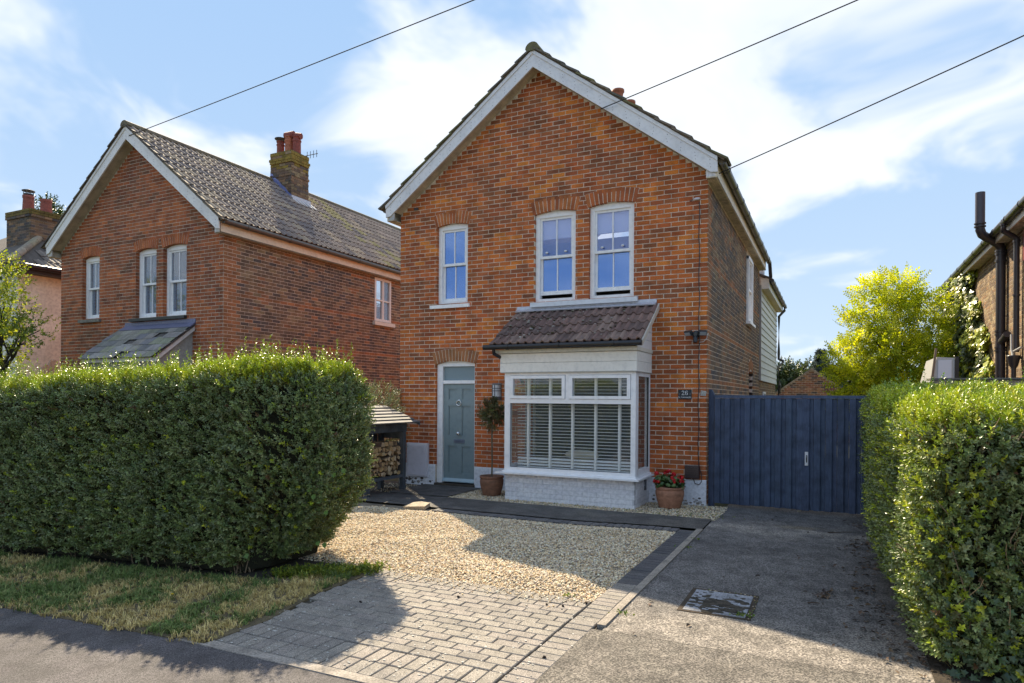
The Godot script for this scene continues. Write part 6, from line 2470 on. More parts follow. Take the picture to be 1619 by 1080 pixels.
func hedges():
	var privet := [leaf_twig(11, 0.033, 0.017, 0.085, 0.75, 0.18), leaf_twig(12, 0.029, 0.015, 0.09, 0.9, 0.2), leaf_twig(10, 0.037, 0.018, 0.075, 0.65, 0.15), leaf_twig(13, 0.026, 0.014, 0.10, 0.8, 0.2)]
	# left hedge: runs beside the footway, its right end bulges over a narrow foot
	var a := thing("privet_hedge", "tall clipped privet hedge along the footway at left, its top bright green", "hedge")
	var lo := Vector3(-8.6, 0.10, 5.0)
	var hi := Vector3(-2.45, 1.925, 6.20)
	var shape := func(p: Vector3) -> Vector3:
		var q := p
		# the top falls slightly to the left, the front runs a little towards the street
		q.y *= 1.0 - 0.027 * (-2.4 - p.x)
		q.z += (-2.6 - p.x) * 0.16 * smoothstep(5.0, 6.2, p.z)
		var h := p.y
		var end := smoothstep(-3.4, -2.45, p.x)
		q.x -= end * (0.52 * pow(1.0 - smoothstep(0.0, 1.15, h), 1.3) + 0.16 * smoothstep(1.3, 2.0, h))
		# round the plan of the end
		q.z -= smoothstep(5.7, 6.25, p.z) * smoothstep(-3.0, -2.4, p.x) * 0.42
		q.z -= smoothstep(5.9, 6.25, p.z) * 0.10 * (1.0 - smoothstep(0.0, 0.5, h))
		return q
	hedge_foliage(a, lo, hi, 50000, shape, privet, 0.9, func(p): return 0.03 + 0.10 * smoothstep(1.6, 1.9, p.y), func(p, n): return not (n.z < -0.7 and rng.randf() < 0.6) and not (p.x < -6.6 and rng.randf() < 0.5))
	shade_core(a, lo + Vector3(0.1, -0.08, 0.17), hi - Vector3(0.17, 0.16, 0.17), shape)
	var stems := MB.new()
	for k in 90:
		var x := rng.randf_range(-7.0, -2.75)
		var p: Vector3 = shape.call(Vector3(x, 0.0, 6.08))
		var top := Vector3(p.x + rng.randf_range(-0.12, 0.12), rng.randf_range(0.18, 0.42), p.z + rng.randf_range(-0.02, 0.10))
		p.z -= rng.randf_range(0.0, 0.15)
		stems.tube([p, p.lerp(top, 0.5) + rand3() * 0.02, top], rng.randf_range(0.003, 0.008), 5, [Color(0.26, 0.19, 0.12), Color(0.34, 0.25, 0.16), Color(0.20, 0.15, 0.10)][rng.randi() % 3], 0.002)
	put(a, "stem", stems, "bark").set_meta("kind", "stuff")
	# shoots standing up out of the top
	var shoots := [leaf_twig(12, 0.042, 0.019, 0.20, 0.35, 0.15), leaf_twig(14, 0.036, 0.017, 0.25, 0.3, 0.15)]
	var wh := [[], []]
	var ti := [[], []]
	for k in 420:
		var p: Vector3 = shape.call(Vector3(rng.randf_range(-7.5, -2.5), 1.97, rng.randf_range(5.05, 6.15)))
		var w := rng.randi() % 2
		wh[w].append(Transform3D(toward(Vector3.UP + rand3() * 0.25).scaled(Vector3.ONE * rng.randf_range(0.6, 1.1)), p))
		ti[w].append(jit([Color(0.32, 0.42, 0.035), Color(0.26, 0.36, 0.03), Color(0.38, 0.46, 0.05)][rng.randi() % 3], 0.15))
	for w in 2:
		many(a, "top_shoots", shoots[w], "leaf", wh[w], ti[w])
	# bindweed leaves caught in the end of the hedge
	var bw := MB.new()
	for q in [Vector3(-2.42, 0.90, 5.62), Vector3(-2.37, 0.94, 5.56), Vector3(-2.53, 0.76, 5.82), Vector3(-2.50, 0.72, 5.80), Vector3(-2.44, 0.56, 5.72), Vector3(-2.50, 0.28, 5.76), Vector3(-2.46, 0.27, 5.70), Vector3(-2.9, 0.22, 6.20)]:
		add_leaf(bw, q + Vector3(0.03, 0.05, 0.10), Vector3(0.35, -0.35, 0.3) + rand3() * 0.3, Vector3(0.2, 0.7, 0.8), 0.058, 0.05, 0.08, Color(0.14, 0.25, 0.06))
	put(a, "bindweed_leaves", bw, "soft_leaf").set_meta("kind", "stuff")

	# right hedge: runs back along the drive to the gate
	var b := thing("privet_hedge", "clipped privet hedge beside the drive at right, twiggy at its street end", "hedge")
	var blo := Vector3(2.19, 0.06, -0.45)
	var bhi := Vector3(3.9, 1.57, 5.82)
	var bshape := func(p: Vector3) -> Vector3:
		var q := p
		q.x += 0.05 * sin(p.z * 1.3) - 0.05 * smoothstep(1.0, 1.7, p.y) * smoothstep(3.0, 2.3, p.x) + 0.10 * smoothstep(0.5, 0.0, p.y) * smoothstep(2.9, 2.3, p.x)
		q.y *= 1.0 + 0.10 * smoothstep(5.0, 0.0, p.z)
		return q
	hedge_foliage(b, blo, bhi, 62000, bshape, privet, 0.75, func(p): return (0.16 + 0.2 * smoothstep(0.6, 1.6, p.y)) * smoothstep(2.75, 2.3, p.x) + 0.03, func(p, n): return not (n.x > 0.6) and not (n.z < -0.6) and not (p.x > 3.6 and rng.randf() < 0.6))  # more light leaves on the drive face paint in its sunlight
	shade_core(b, blo + Vector3(0.16, -0.05, 0.15), bhi - Vector3(0.1, 0.15, 0.16), bshape)
	# ivy on the lower street face
	var iv := [ivy_leaf(0.024), ivy_leaf(0.032)]
	wh = [[], []]
	ti = [[], []]
	for k in 520:
		var p := Vector3(rng.randf_range(2.36, 3.9), pow(rng.randf(), 1.3) * 0.75, 5.80 + rng.randf_range(-0.03, 0.05))
		if rng.randf() < p.y * 0.9:
			continue
		var w := rng.randi() % 2
		wh[w].append(Transform3D(toward(Vector3(rng.randf_range(-0.5, 0.5), 0.4, 1.0)), p))
		ti[w].append(jit([Color(0.06, 0.10, 0.035), Color(0.09, 0.14, 0.05), Color(0.04, 0.075, 0.03)][rng.randi() % 3], 0.2))
	for w in 2:
		many(b, "ivy", iv[w], "leaf", wh[w], ti[w])
	var br := MB.new()
	for k in 46:
		var p := Vector3(rng.randf_range(2.4, 3.7), rng.randf_range(0.15, 1.38), 5.83)
		var c: Color = [Color(0.36, 0.25, 0.14), Color(0.30, 0.21, 0.13), Color(0.42, 0.29, 0.15)][rng.randi() % 3]
		var pts := [p]
		var d := Vector3(rng.randf_range(-0.6, 0.6), 1.0, 0.10).normalized()
		for j in 3:
			pts.append(pts[-1] + (d + rand3() * 0.35) * rng.randf_range(0.05, 0.11))
		br.tube(pts, rng.randf_range(0.0025, 0.006), 5, c, 0.002)
	for k in 60:
		var p := Vector3(rng.randf_range(2.45, 3.6), 1.44 + rng.randf_range(-0.22, 0.05), 5.82 + rng.randf_range(-0.05, 0.04))
		add_leaf(br, p, rand3() + Vector3(0, -0.3, 0.4), Vector3(0, 0.5, 1), 0.032, 0.017, 0.2, jit(Color(0.28, 0.13, 0.06), 0.3))
	put(b, "bare_twigs", br, "bark").set_meta("kind", "stuff")
	wh = [[], []]
	ti = [[], []]
	for k in 330:
		var p: Vector3 = bshape.call(Vector3(2.3 + pow(rng.randf(), 1.5) * 1.5, 1.53, rng.randf_range(-0.3, 5.7)))
		var w := rng.randi() % 2
		wh[w].append(Transform3D(toward(Vector3.UP + rand3() * 0.22).scaled(Vector3.ONE * rng.randf_range(0.55, 1.15)), p))
		ti[w].append(jit([Color(0.22, 0.34, 0.05), Color(0.17, 0.27, 0.045), Color(0.28, 0.40, 0.07)][rng.randi() % 3], 0.15))
	for q in [Vector3(2.55, 1.58, 4.2), Vector3(2.52, 1.63, 3.4), Vector3(2.46, 1.65, 2.6), Vector3(2.72, 1.57, 4.7), Vector3(3.0, 1.57, 4.6), Vector3(2.42, 1.68, 1.6)]:
		wh[1].append(Transform3D(toward(Vector3.UP + rand3() * 0.1).scaled(Vector3.ONE * rng.randf_range(1.0, 1.5)), q))
		ti[1].append(jit(Color(0.22, 0.36, 0.06), 0.1))
	for w in 2:
		many(b, "top_shoots", shoots[w], "leaf", wh[w], ti[w])


func ivy_leaf(r: float) -> ArrayMesh:
	var m := MB.new()
	var o := [Vector2(0, -0.5), Vector2(0.75, -0.55), Vector2(0.55, 0.05), Vector2(0.85, 0.35), Vector2(0.3, 0.45), Vector2(0, 1.1), Vector2(-0.3, 0.45), Vector2(-0.85, 0.35), Vector2(-0.55, 0.05), Vector2(-0.75, -0.55)]
	for k in 10:
		var p: Vector2 = o[k]
		var q: Vector2 = o[(k + 1) % 10]
		m.tri(Vector3.ZERO, Vector3(p.x, -absf(p.x) * 0.25, -p.y) * r, Vector3(q.x, -absf(q.x) * 0.25, -q.y) * r, Color.WHITE)
	return m.mesh()


# limbs that fork from a trunk; returns the ends
func limbs(m: MB, at: Vector3, d: Vector3, long: float, r: float, depth: int, ends: Array, spread: float, col: Color) -> void:
	var mid := at + d * long * 0.5 + rand3() * long * 0.05
	var e := at + d * long
	m.tube([at, mid, e], r, 6 if depth > 1 else 4, col, r * 0.62)
	if depth == 0:
		ends.append(e)
		return
	for k in 3:
		var n := (d + rand3() * spread).normalized()
		limbs(m, at + d * long * rng.randf_range(0.6, 1.0), n, long * rng.randf_range(0.6, 0.85), r * 0.58, depth - 1, ends, spread, col)


func tree(called: String, label: String, base: Vector3, trunk: float, r: float, blobs: Array, twigs: Array, count: int, tones: Array, leaf_mat: String, droop: float, bark := Color(0.11, 0.085, 0.06), group := "") -> Node3D:
	var o := thing(called, label, "tree", base, 0.0, group)
	var m := MB.new()
	var ends := []
	m.tube([Vector3(0, -0.1, 0), Vector3(0.02, trunk * 0.5, 0), Vector3(0, trunk, 0.02)], r, 9, bark, r * 0.75)
	for b in blobs:
		var d: Vector3 = (b[0] - Vector3(0, trunk * 0.9, 0))
		limbs(m, Vector3(0, trunk * 0.9, 0), d.normalized(), d.length() * 0.42, r * 0.5, 2, ends, 0.5, bark)
	put(o, "trunk", m, "bark")
	var crown := holder(o, "crown")
	var wh := []
	var ti := []
	for k in twigs:
		wh.append([])
		ti.append([])
	var clump := fn(1.1, 3, 91 + int(absf(base.x) * 3.0))
	var vol := 0.0
	for b in blobs:
		vol += pow(b[1].x * b[1].y * b[1].z, 0.667)
	for b in blobs:
		var share := int(count * pow(b[1].x * b[1].y * b[1].z, 0.667) / vol)
		for k in share:
			var d := Vector3(rng.randfn(), rng.randfn(), rng.randfn()).normalized()
			var rr := pow(rng.randf(), 0.38)
			var p: Vector3 = b[0] + d * rr * b[1]
			var n := clump.get_noise_3dv((p + base) * 1.4)
			if n < -0.10 + rng.randf_range(-0.12, 0.12):
				continue
			p += d * n * 0.35
			var w := rng.randi() % twigs.size()
			var t := clampi(int((n + 0.3 + rng.randf_range(-0.25, 0.25)) * tones.size()), 0, tones.size() - 1)
			wh[w].append(Transform3D(toward(d * 0.8 + Vector3(0, 0.4 - droop, 0) + rand3() * 0.5).scaled(Vector3.ONE * rng.randf_range(0.75, 1.2)), p))
			ti[w].append(jit(tones[t], 0.2))
	for k in twigs.size():
		many(crown, "leaves", twigs[k], leaf_mat, wh[k], ti[k])
	return o


func trees():
	# shrub behind the log store
	var tw := [leaf_twig(9, 0.05, 0.016, 0.14, 0.9, 0.2), leaf_twig(8, 0.045, 0.018, 0.12, 0.7, 0.2)]
	var sh := thing("shrub", "small-leaved grey-green shrub between the two houses behind the log store", "shrub", Vector3(-6.12, 0, 0.32))
	var st := MB.new()
	for k in 12:
		var a := TAU * k / 12.0
		st.tube([Vector3(cos(a) * 0.1, 0, sin(a) * 0.1), Vector3(cos(a) * 0.35, 0.7, sin(a) * 0.3), Vector3(cos(a) * 0.45, 1.5, sin(a) * 0.35)], 0.012, 5, Color(0.12, 0.09, 0.06), 0.004)
	put(sh, "stem", st, "bark")
	var wh := [[], []]
	var ti := [[], []]
	for k in 1500:
		var d := Vector3(rng.randfn(), rng.randfn(), rng.randfn()).normalized()
		var p := Vector3(0, 1.12, 0) + d * Vector3(0.78, 0.78, 0.55) * pow(rng.randf(), 0.3)
		if p.z < 0.0 and p.x > 0.36:
			p.x = 0.36
		var w := rng.randi() % 2
		wh[w].append(Transform3D(toward(d + Vector3(0, 0.6, 0) + rand3() * 0.5), p))
		ti[w].append(jit([Color(0.232, 0.252, 0.140), Color(0.319, 0.329, 0.196), Color(0.145, 0.182, 0.084), Color(0.406, 0.406, 0.266)][rng.randi() % 4], 0.2))
	for w in 2:
		many(sh, "foliage", tw[w], "leaf", wh[w], ti[w])
	# garden tree at the left edge
	var broad := [leaf_twig(9, 0.068, 0.038, 0.20, 0.6, 0.12), leaf_twig(8, 0.06, 0.034, 0.18, 0.8, 0.12)]
	var o := tree("garden_tree", "small leafy garden tree with light green sprays at the far left edge", Vector3(-14.35, 0, 2.5), 2.4, 0.09,
		[[Vector3(-0.35, 3.6, 0.1), Vector3(0.75, 0.95, 0.7)], [Vector3(0.35, 3.1, 0.3), Vector3(0.6, 0.75, 0.6)], [Vector3(-0.5, 2.4, 0.2), Vector3(0.6, 0.6, 0.6)], [Vector3(0.95, 3.05, 0.1), Vector3(0.42, 0.30, 0.4)], [Vector3(1.35, 2.95, 0.1), Vector3(0.35, 0.20, 0.3)], [Vector3(-0.1, 4.15, 0.0), Vector3(0.45, 0.5, 0.45)], [Vector3(0.1, 1.7, 0.2), Vector3(0.35, 0.5, 0.35)]],
		broad, 2000, [Color(0.125, 0.188, 0.036), Color(0.208, 0.281, 0.043), Color(0.354, 0.431, 0.051), Color(0.499, 0.525, 0.057), Color(0.624, 0.619, 0.072)], "soft_leaf", 0.1, Color(0.05, 0.042, 0.038))
	# tall tree beyond the third house
	var airy := [leaf_twig(10, 0.16, 0.09, 0.45, 0.7, 0.1), leaf_twig(9, 0.14, 0.08, 0.4, 0.9, 0.1)]
	tree("tall_tree", "airy upright tree top showing between the left chimney and gable", Vector3(-30.3, 0, -7.2), 5.5, 0.2,
		[[Vector3(-0.3, 9.2, 0), Vector3(0.55, 1.3, 0.5)], [Vector3(0.55, 8.6, 0), Vector3(0.45, 1.5, 0.5)], [Vector3(-0.9, 8.0, 0), Vector3(0.5, 1.2, 0.5)], [Vector3(1.1, 8.3, 0), Vector3(0.4, 1.3, 0.4)], [Vector3(0.1, 7.2, 0), Vector3(1.3, 1.1, 1.0)]],
		airy, 2200, [Color(0.05, 0.075, 0.03), Color(0.07, 0.10, 0.035), Color(0.11, 0.14, 0.05)], "leaf", 0.0)
	# bright yellow-green tree beside the right neighbour
	var feather := [pinnate(11, 0.095, 0.046, 0.40), pinnate(13, 0.085, 0.04, 0.44), pinnate(9, 0.10, 0.05, 0.36)]
	tree("golden_tree", "bright yellow-green feathery tree beyond the right end of the gate", Vector3(3.25, 0, -10.5), 1.9, 0.12,
		[[Vector3(-0.2, 4.15, 0.2), Vector3(0.75, 0.75, 0.75)], [Vector3(0.45, 3.75, 0.0), Vector3(0.75, 0.8, 0.7)], [Vector3(-0.75, 3.55, 0.1), Vector3(0.55, 0.55, 0.6)], [Vector3(-1.05, 2.75, 0.4), Vector3(0.55, 0.42, 0.6)], [Vector3(-0.35, 2.85, 0.6), Vector3(0.75, 0.6, 0.7)], [Vector3(0.55, 2.7, 0.5), Vector3(0.75, 0.65, 0.7)], [Vector3(-0.75, 2.05, 0.6), Vector3(0.65, 0.5, 0.6)], [Vector3(0.15, 2.0, 0.8), Vector3(0.8, 0.6, 0.6)], [Vector3(1.15, 3.1, -0.3), Vector3(0.5, 0.7, 0.5)], [Vector3(0.15, 4.65, 0.0), Vector3(0.45, 0.35, 0.45)], [Vector3(-0.85, 1.45, 0.6), Vector3(0.5, 0.45, 0.5)]],
		feather, 4200, [Color(0.300, 0.370, 0.031), Color(0.450, 0.521, 0.031), Color(0.637, 0.672, 0.035), Color(0.800, 0.790, 0.047), Color(0.800, 0.800, 0.062)], "soft_leaf", 0.55, Color(0.10, 0.07, 0.05))
	# trees beyond the garage
	var far := [leaf_twig(11, 0.17, 0.10, 0.4, 0.8, 0.1), leaf_twig(10, 0.15, 0.09, 0.36, 0.7, 0.1)]
	var green := [Color(0.045, 0.075, 0.025), Color(0.075, 0.11, 0.03), Color(0.12, 0.15, 0.04), Color(0.17, 0.19, 0.055)]
	var k := 0
	for q in [[Vector3(-1.0, 0, -31.0), 0.95, "light green bushy tree top beside the end of the grey cladding"], [Vector3(0.05, 0, -33.0), 1.0, "round green tree top above the left slope of the garage gable"], [Vector3(2.2, 0, -34.0), 0.95, "olive green tree top between the dark conifer and the golden tree"]]:
		var s: float = q[1]
		tree("background_tree", q[2], q[0], 1.6 * s, 0.14, [[Vector3(-0.5, 2.9, 0) * s, Vector3(0.7, 0.75, 0.6) * s], [Vector3(0.4, 3.1, 0) * s, Vector3(0.65, 0.7, 0.6) * s], [Vector3(0.0, 2.2, 0.2) * s, Vector3(1.2, 0.8, 0.8) * s], [Vector3(0.9, 2.4, 0) * s, Vector3(0.6, 0.6, 0.6) * s]], far, 1500, green, "leaf", 0.0, Color(0.11, 0.085, 0.06), "trees beyond the garage")
		k += 1
	conifer()
	ivy_on_wall()


func pinnate(n: int, long: float, wide: float, stem: float) -> ArrayMesh:
	var m := MB.new()
	m.tube([Vector3(0, -0.05, 0), Vector3(0.0, stem * 0.5, 0.02), Vector3(0, stem * 0.9, 0.08)], 0.003, 4, Color(0.6, 0.6, 0.3), 0.001)
	for k in n:
		var u := 0.15 + 0.85 * k / (n - 1.0)
		var s := 1.0 if k % 2 == 0 else -1.0
		var d := Vector3(s, 0.55, 0.2)
		if k == n - 1:
			d = Vector3(0, 1, 0.3)
		add_leaf(m, Vector3(0, stem * u, 0.08 * u * u), d + rand3() * 0.2, Vector3(0, 0.25, -1.0), long * rng.randf_range(0.85, 1.1), wide, 0.1, Color.WHITE * rng.randf_range(0.85, 1.12))
	return m.mesh()


func conifer():
	var o := thing("conifer", "dark blue-green conifer behind the right slope of the garage gable", "tree", Vector3(1.45, 0, -30.0))
	var t := MB.new()
	t.tube([Vector3(0, 0, 0), Vector3(-0.1, 2.2, 0), Vector3(-0.35, 4.35, 0)], 0.12, 7, Color(0.08, 0.06, 0.05), 0.015)
	put(o, "trunk", t, "bark")
	var m := MB.new()
	for k in 9:
		var a := TAU * k * 0.38
		var u := k / 9.0
		add_leaf(m, Vector3(0, 0.25 * u, 0), Vector3(cos(a), 0.5, sin(a)), Vector3(0, 1, 0), 0.16 * (1.1 - u * 0.4), 0.05, 0.2, Color.WHITE * rng.randf_range(0.8, 1.1))
	var tuft := m.mesh()
	var wh := []
	var ti := []
	for k in 70:
		var u := pow(k / 70.0, 0.8)
		var h := lerpf(1.4, 4.3, u)
		var reach := lerpf(1.25, 0.06, u) * rng.randf_range(0.7, 1.1)
		var a := k * 2.4
		var d := Vector3(cos(a), 0, sin(a))
		for j in 9:
			var v := (j + 1) / 9.0
			var p := Vector3(-0.08 * h, h, 0) + d * reach * v + Vector3(0, reach * (0.25 * v * v - 0.12 * v), 0) + rand3() * 0.06
			wh.append(Transform3D(toward(d * 0.8 + Vector3(0, 0.5, 0) + rand3() * 0.4), p))
			ti.append(jit([Color(0.028, 0.050, 0.040), Color(0.040, 0.064, 0.046), Color(0.055, 0.08, 0.055)][rng.randi() % 3], 0.2))
	many(o, "needles", tuft, "matt_leaf", wh, ti)


func ivy_on_wall():
	var o := thing("wall_ivy", "green creeper with sunlight painted in yellow climbing the right neighbour's brick wall to the gutter", "creeper")
	var kinds := [ivy_leaf(0.085), ivy_leaf(0.065)]
	var st := MB.new()
	for k in 8:
		var z := rng.randf_range(-11.5, -9.3)
		var pts := [Vector3(4.84, 0.0, z)]
		for j in 9:
			pts.append(pts[-1] + Vector3(rng.randf_range(-0.01, 0.01), rng.randf_range(0.35, 0.5), rng.randf_range(-0.18, 0.18)))
		st.tube(pts, 0.012, 5, Color(0.14, 0.10, 0.07), 0.006)
	put(o, "stem", st, "bark")
	var n1 := fn(0.8, 3, 95)
	var wh := [[], []]
	var ti := [[], []]
	for k in 13000:
		var y := rng.randf_range(0.6, 4.85)
		var z := rng.randf_range(-12.6, -6.4)
		# leaning outline: wide at the middle, narrowing to the gutter
		var near := lerpf(-6.5, -8.9, smoothstep(2.2, 4.75, y)) + n1.get_noise_2d(y * 1.5, 3.0) * 0.7
		var farz := -12.4 + n1.get_noise_2d(y * 1.2, 9.0) * 0.5
		if z > near or z < farz:
			continue
		var thick := 0.10 + 0.30 * maxf(0.0, n1.get_noise_2d(z, y) + 0.25) + 0.25 * smoothstep(-9.5, -12.0, z)
		var p := Vector3(4.85 - rng.randf() * thick, y, z)
		var w := rng.randi() % 2
		var lit := n1.get_noise_2d(z * 1.5 + 30.0, y * 1.5) + rng.randf_range(-0.3, 0.3)
		var c: Color = [Color(0.08, 0.115, 0.035), Color(0.11, 0.14, 0.055), Color(0.07, 0.09, 0.035)][rng.randi() % 3]
		if lit > 0.0:  # yellow tones paint sunlight onto patches of leaves
			c = [Color(0.36, 0.40, 0.04), Color(0.46, 0.44, 0.045), Color(0.28, 0.34, 0.04)][rng.randi() % 3]
		wh[w].append(Transform3D(toward(Vector3(-1.0, 0.45, 0.25) + rand3() * 0.6), p))
		ti[w].append(jit(c, 0.2))
	for w in 2:
		many(o, "leaves", kinds[w], "leaf", wh[w], ti[w])


# ---------------------------------------------------------------- wires and small things

func wires():
	var pole := Vector3(12.4, 8.0, 3.55)
	var rows := [[Vector3(-12.36, 7.42, 1.03), 7.95, "thin black overhead wire from the left house's gable across the sky"], [Vector3(-1.66, 6.33, 0.27), 8.0, "thin black overhead wire fixed to the main house's right bargeboard"], [Vector3(0.14, 5.10, 0.02), 8.05, "thin black overhead wire fixed under the main house's right gutter"]]
	for r in rows:
		var a: Vector3 = r[0]
		var b := pole
		b.y = r[1]
		var pts := []
		for k in 25:
			var u := k / 24.0
			pts.append(a.lerp(b, u) - Vector3(0, 0.10 * 4.0 * u * (1.0 - u), 0))
		var m := MB.new()
		m.tube(pts, 0.008, 6, Color(0.03, 0.03, 0.035))
		tag(put(self, "overhead_wire", m, "rubber"), r[2], "wire")


func small_things():
	# inspection cover in the drive
	var c := thing("manhole_cover", "rectangular pale grey inspection cover with dirt patches in the drive", "manhole cover", Vector3(0.935, 0.0, 4.955))
	var fr := MB.new()
	var rust := Color(0.085, 0.06, 0.042)
	fr.box(Vector3(-0.272, -0.03, -0.345), Vector3(0.272, 0.0055, -0.30), rust)
	fr.box(Vector3(-0.272, -0.03, 0.30), Vector3(0.272, 0.0055, 0.33), rust)
	fr.box(Vector3(-0.272, -0.03, -0.30), Vector3(-0.235, 0.0055, 0.30), rust)
	fr.box(Vector3(0.232, -0.03, -0.30), Vector3(0.272, 0.0055, 0.30), rust)
	put(c, "frame", fr, "soil")
	var cv := MB.new()
	cv.box(Vector3(-0.233, -0.02, -0.298), Vector3(0.230, 0.008, 0.298), Color(0.36, 0.365, 0.40))
	put(c, "cover", cv, "concrete")
	var seam := MB.new()
	for q in [0.145, 0.02]:
		seam.box(Vector3(q, 0.008, -0.29), Vector3(q + 0.004, 0.0095, 0.0), Color(0.5, 0.51, 0.56))
	put(c, "seam", seam, "concrete")
	var dirt := MB.new()
	for k in 200:
		var x := rng.randfn(0.02, 0.11)
		var z := rng.randfn(0.07, 0.10)
		if k > 160:
			x = rng.randf_range(-0.21, 0.21)
			z = rng.randf_range(-0.27, 0.27)
		if absf(x) > 0.22 or absf(z) > 0.285:
			continue
		var s := rng.randf_range(0.008, 0.045) * (1.0 if k <= 160 else 0.5)
		dirt.ball(Vector3(x, 0.008, z), Vector3(s * rng.randf_range(0.8, 1.8), 0.0035, s * rng.randf_range(0.5, 1.0)), [Color(0.07, 0.055, 0.04), Color(0.10, 0.08, 0.06), Color(0.05, 0.042, 0.03)][rng.randi() % 3], 3, 7)
	put(c, "dirt", dirt, "soil").set_meta("kind", "stuff")
	var bits := MB.new()
	for k in 40:
		var side := rng.randi() % 2
		var at := Vector3(0.252 + rng.randfn(0, 0.01), 0.007, rng.randf_range(-0.3, 0.31)) if side == 0 else Vector3(rng.randf_range(-0.2, 0.25), 0.007, -0.322 + rng.randfn(0, 0.01))
		var s := rng.randf_range(0.004, 0.010)
		bits.ball(at, Vector3(s, s * 0.6, s), [Color(0.5, 0.42, 0.3), Color(0.35, 0.28, 0.2), Color(0.12, 0.15, 0.04), Color(0.3, 0.22, 0.1)][rng.randi() % 4], 3, 6)
	put(c, "grit", bits, "pebble").set_meta("kind", "stuff")
	# cushion on the window seat
	var cu := MB.new()
	cu.ball(Vector3.ZERO, Vector3(0.30, 0.085, 0.12), Color(0.72, 0.68, 0.56), 8, 14)
	tag(put(self, "cushion", cu, "cloth", Transform3D(Basis(), Vector3(-1.95, 0.72, 0.25))), "cream cushion lying behind the blind of the bay window", "cushion")
	var seat := MB.new()
	seat.box(Vector3(-2.9, 0.475, 0.05), Vector3(-1.0, 0.635, 0.50), Color(0.25, 0.22, 0.2))
	tag(put(self, "window_seat", seat, "cloth"), "dim window seat inside the bay behind the blind", "seat")
	# flat stone on the gravel
	var st := MB.new()
	st.prism(PackedVector2Array([Vector2(-0.20, -0.13), Vector2(0.13, -0.15), Vector2(0.17, 0.06), Vector2(0.02, 0.16), Vector2(-0.10, 0.12)]), 0.0, 0.055, Color(0.52, 0.43, 0.31), Transform3D(Basis(Vector3.UP, 0.4) * Basis(Vector3.RIGHT, -PI / 2), Vector3.ZERO))
	var so := put(self, "flat_stone", st, "concrete", Transform3D(Basis(Vector3.RIGHT, 0.10), Vector3(-3.82, 0.0, 2.22)))
	tag(so, "flat wedge of sandstone at the far edge of the gravel", "stone")
	# dry leaves and twigs by the right hedge
	var lm := MB.new()
	add_leaf(lm, Vector3.ZERO, Vector3(1, 0.1, 0), Vector3.UP, 0.05, 0.028, 0.25, Color.WHITE)
	var wh := []
	var ti := []
	var drift := [[2.12, 1.9, 0.10], [2.05, 2.45, 0.16], [2.16, 3.1, 0.08], [1.95, 3.25, 0.13], [2.0, 4.0, 0.06], [2.1, 4.6, 0.16], [2.22, 4.9, 0.14], [2.2, 5.3, 0.12], [2.25, 5.7, 0.12], [1.7, 4.35, 0.05], [2.2, 0.8, 0.15]]
	for k in 420:
		var d = drift[rng.randi() % drift.size()]
		var p := Vector3(d[0] + rng.randfn(0.0, d[2]), 0.006 + rng.randf() * 0.012, d[1] + rng.randfn(0.0, d[2] * 1.3))
		if k % 14 == 0:
			p = Vector3(rng.randf_range(0.4, 2.2), 0.006, rng.randf_range(0.5, 7.0))
		if p.x > 2.36:
			continue
		wh.append(Transform3D(Basis.from_euler(Vector3(rng.randf_range(-0.4, 0.4), rng.randf() * TAU, rng.randf_range(-0.4, 0.4))).scaled(Vector3.ONE * rng.randf_range(0.5, 1.2)), p))
		ti.append(jit([Color(0.07, 0.045, 0.03), Color(0.11, 0.07, 0.045), Color(0.16, 0.10, 0.06), Color(0.05, 0.035, 0.028)][rng.randi() % 4], 0.25))
	var lo := many(self, "leaf_litter", lm.mesh(), "matt_leaf", wh, ti)
	tag(lo, "dry brown leaves drifted along the foot of the right hedge", "leaves")
	for q in [[Vector3(1.83, 0.008, 1.35), 0.5, 0.30], [Vector3(1.62, 0.008, 4.62), 0.2, 0.09], [Vector3(1.98, 0.008, 2.0), 0.9, 0.16]]:
		var t := MB.new()
		var l: float = q[2]
		t.tube([Vector3(-l / 2, 0, 0), Vector3(-l * 0.1, 0.006, l * 0.08), Vector3(l * 0.2, 0.003, -l * 0.05), Vector3(l / 2, 0.004, l * 0.04)], 0.006, 5, Color(0.10, 0.065, 0.045), 0.003)
		var o := put(self, "fallen_twig", t, "bark", Transform3D(Basis(Vector3.UP, q[1]), q[0]))
		tag(o, ["longest fallen twig, near the gate end of the drive's right side", "short dark fallen twig on the drive beyond the inspection cover", "middle-sized fallen twig close to the foot of the right hedge"][[0.30, 0.09, 0.16].find(q[2])], "twig")
	# weeds in the joints
	var weeds := [[Vector3(0.30, 0.0, 5.55), 0.055, 16, "small bright green weed at the near end of the drive edging"], [Vector3(0.31, 0.0, 3.05), 0.045, 12, "thin weed beside the drive edging, halfway along the gravel"], [Vector3(0.31, 0.0, 2.55), 0.045, 12, "thin weed beside the drive edging at the gravel's far end"], [Vector3(-0.22, 0.0, 5.32), 0.05, 12, "tiny green weed on the gravel edge by the paving"], [Vector3(0.20, 0.0, 0.85), 0.09, 40, "low green weeds in the gravel strip by the gate post"], [Vector3(-0.2, 0.0, 1.08), 0.12, 40, "creeping weeds along the gravel strip below the flower pot"], [Vector3(-1.2, 0.0, 1.0), 0.10, 24, "sprigs of weed under the right half of the bay"], [Vector3(-2.2, 0.0, 1.0), 0.14, 34, "sprigs of weed under the left half of the bay"], [Vector3(1.15, 0.008, 5.22), 0.045, 26, "moss and weed at the inspection cover's near right corner"]]
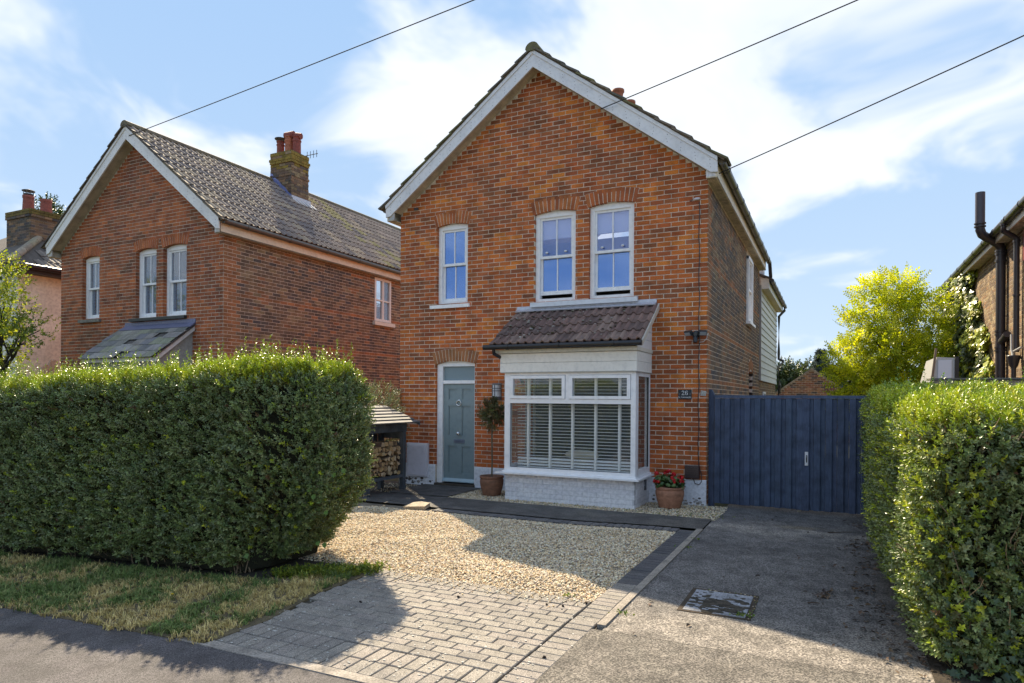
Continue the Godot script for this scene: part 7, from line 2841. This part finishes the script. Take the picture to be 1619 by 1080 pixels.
	for w in weeds:
		var m := MB.new()
		var spread: float = w[1]
		for k in w[2]:
			var p := Vector3(rng.randfn(0, spread), 0.0, rng.randfn(0, spread * 0.5))
			if w[0].z < 2.0 and w[0].z > 0.8:
				p.x *= 2.5
			add_leaf(m, p, rand3() * Vector3(1, 0, 1) + Vector3(0, 0.7, 0), Vector3(rng.randf(), 1, 0.4), rng.randf_range(0.018, 0.04), 0.014, 0.15, jit([Color(0.16, 0.24, 0.04), Color(0.10, 0.17, 0.035), Color(0.22, 0.27, 0.05)][rng.randi() % 3], 0.2))
		tag(put(self, "weed", m, "soft_leaf", Transform3D(Basis(), w[0])), w[3], "weed")
	# bright seedlings at the foot of the left hedge's end
	var kinds := [leaf_twig(7, 0.034, 0.019, 0.05, 0.4, 0.15), leaf_twig(8, 0.028, 0.016, 0.06, 0.5, 0.15)]
	var pw := [[], []]
	var pt := [[], []]
	for k in 520:
		var u := rng.randf()
		var p := Vector3(lerpf(-2.85, -2.12, u) + rng.randfn(0, 0.06), 0.0, lerpf(5.95, 5.42, u) + rng.randfn(0, 0.10))
		if p.x > -2.0 or p.x > -2.15 and p.z > 5.65:
			continue
		var w := rng.randi() % 2
		pw[w].append(Transform3D(toward(Vector3.UP + rand3() * 0.5).scaled(Vector3.ONE * rng.randf_range(0.7, 1.2)), p))
		pt[w].append(jit([Color(0.28, 0.34, 0.04), Color(0.20, 0.28, 0.035), Color(0.36, 0.38, 0.06), Color(0.12, 0.19, 0.03)][rng.randi() % 4], 0.2))
	var sg := thing("seedlings", "clump of bright yellow-green seedlings at the foot of the left hedge's end", "plants")
	for w in 2:
		many(sg, "foliage", kinds[w], "soft_leaf", pw[w], pt[w])
	# one dandelion and a few dark seeds on the paving
	var dd := thing("dandelion", "single yellow dandelion flower in the grass before the left hedge", "flower", Vector3(-3.03, 0.0, 6.90))
	var dm := MB.new()
	dm.tube([Vector3.ZERO, Vector3(0.004, 0.05, 0.0)], 0.002, 5, Color(0.15, 0.2, 0.06))
	put(dd, "stalk", dm, "soft_leaf")
	var df := MB.new()
	for k in 22:
		var a := TAU * k / 22.0
		add_leaf(df, Vector3(0.004, 0.05, 0), Vector3(cos(a), rng.randf_range(0.2, 0.9), sin(a)), Vector3.UP, 0.016, 0.005, 0.1, Color(0.75, 0.52, 0.01))
	put(dd, "flower_head", df, "petal")
	for p in [Vector3(-1.02, 0.004, 5.78), Vector3(-0.30, 0.004, 5.62), Vector3(-0.16, 0.004, 5.60), Vector3(-0.02, 0.004, 5.46), Vector3(0.11, 0.004, 6.62), Vector3(-1.65, 0.004, 6.25)]:
		var m := MB.new()
		for k in 3:
			m.ball(rand3() * 0.006, Vector3(0.011, 0.007, 0.009) * rng.randf_range(0.7, 1.2), Color(0.04, 0.03, 0.025), 4, 6)
		tag(put(self, "seed_husk", m, "soil", Transform3D(Basis(), p)), "small dark husk lying on the sunlit block paving", "seed husk", "dark husks on the block paving")
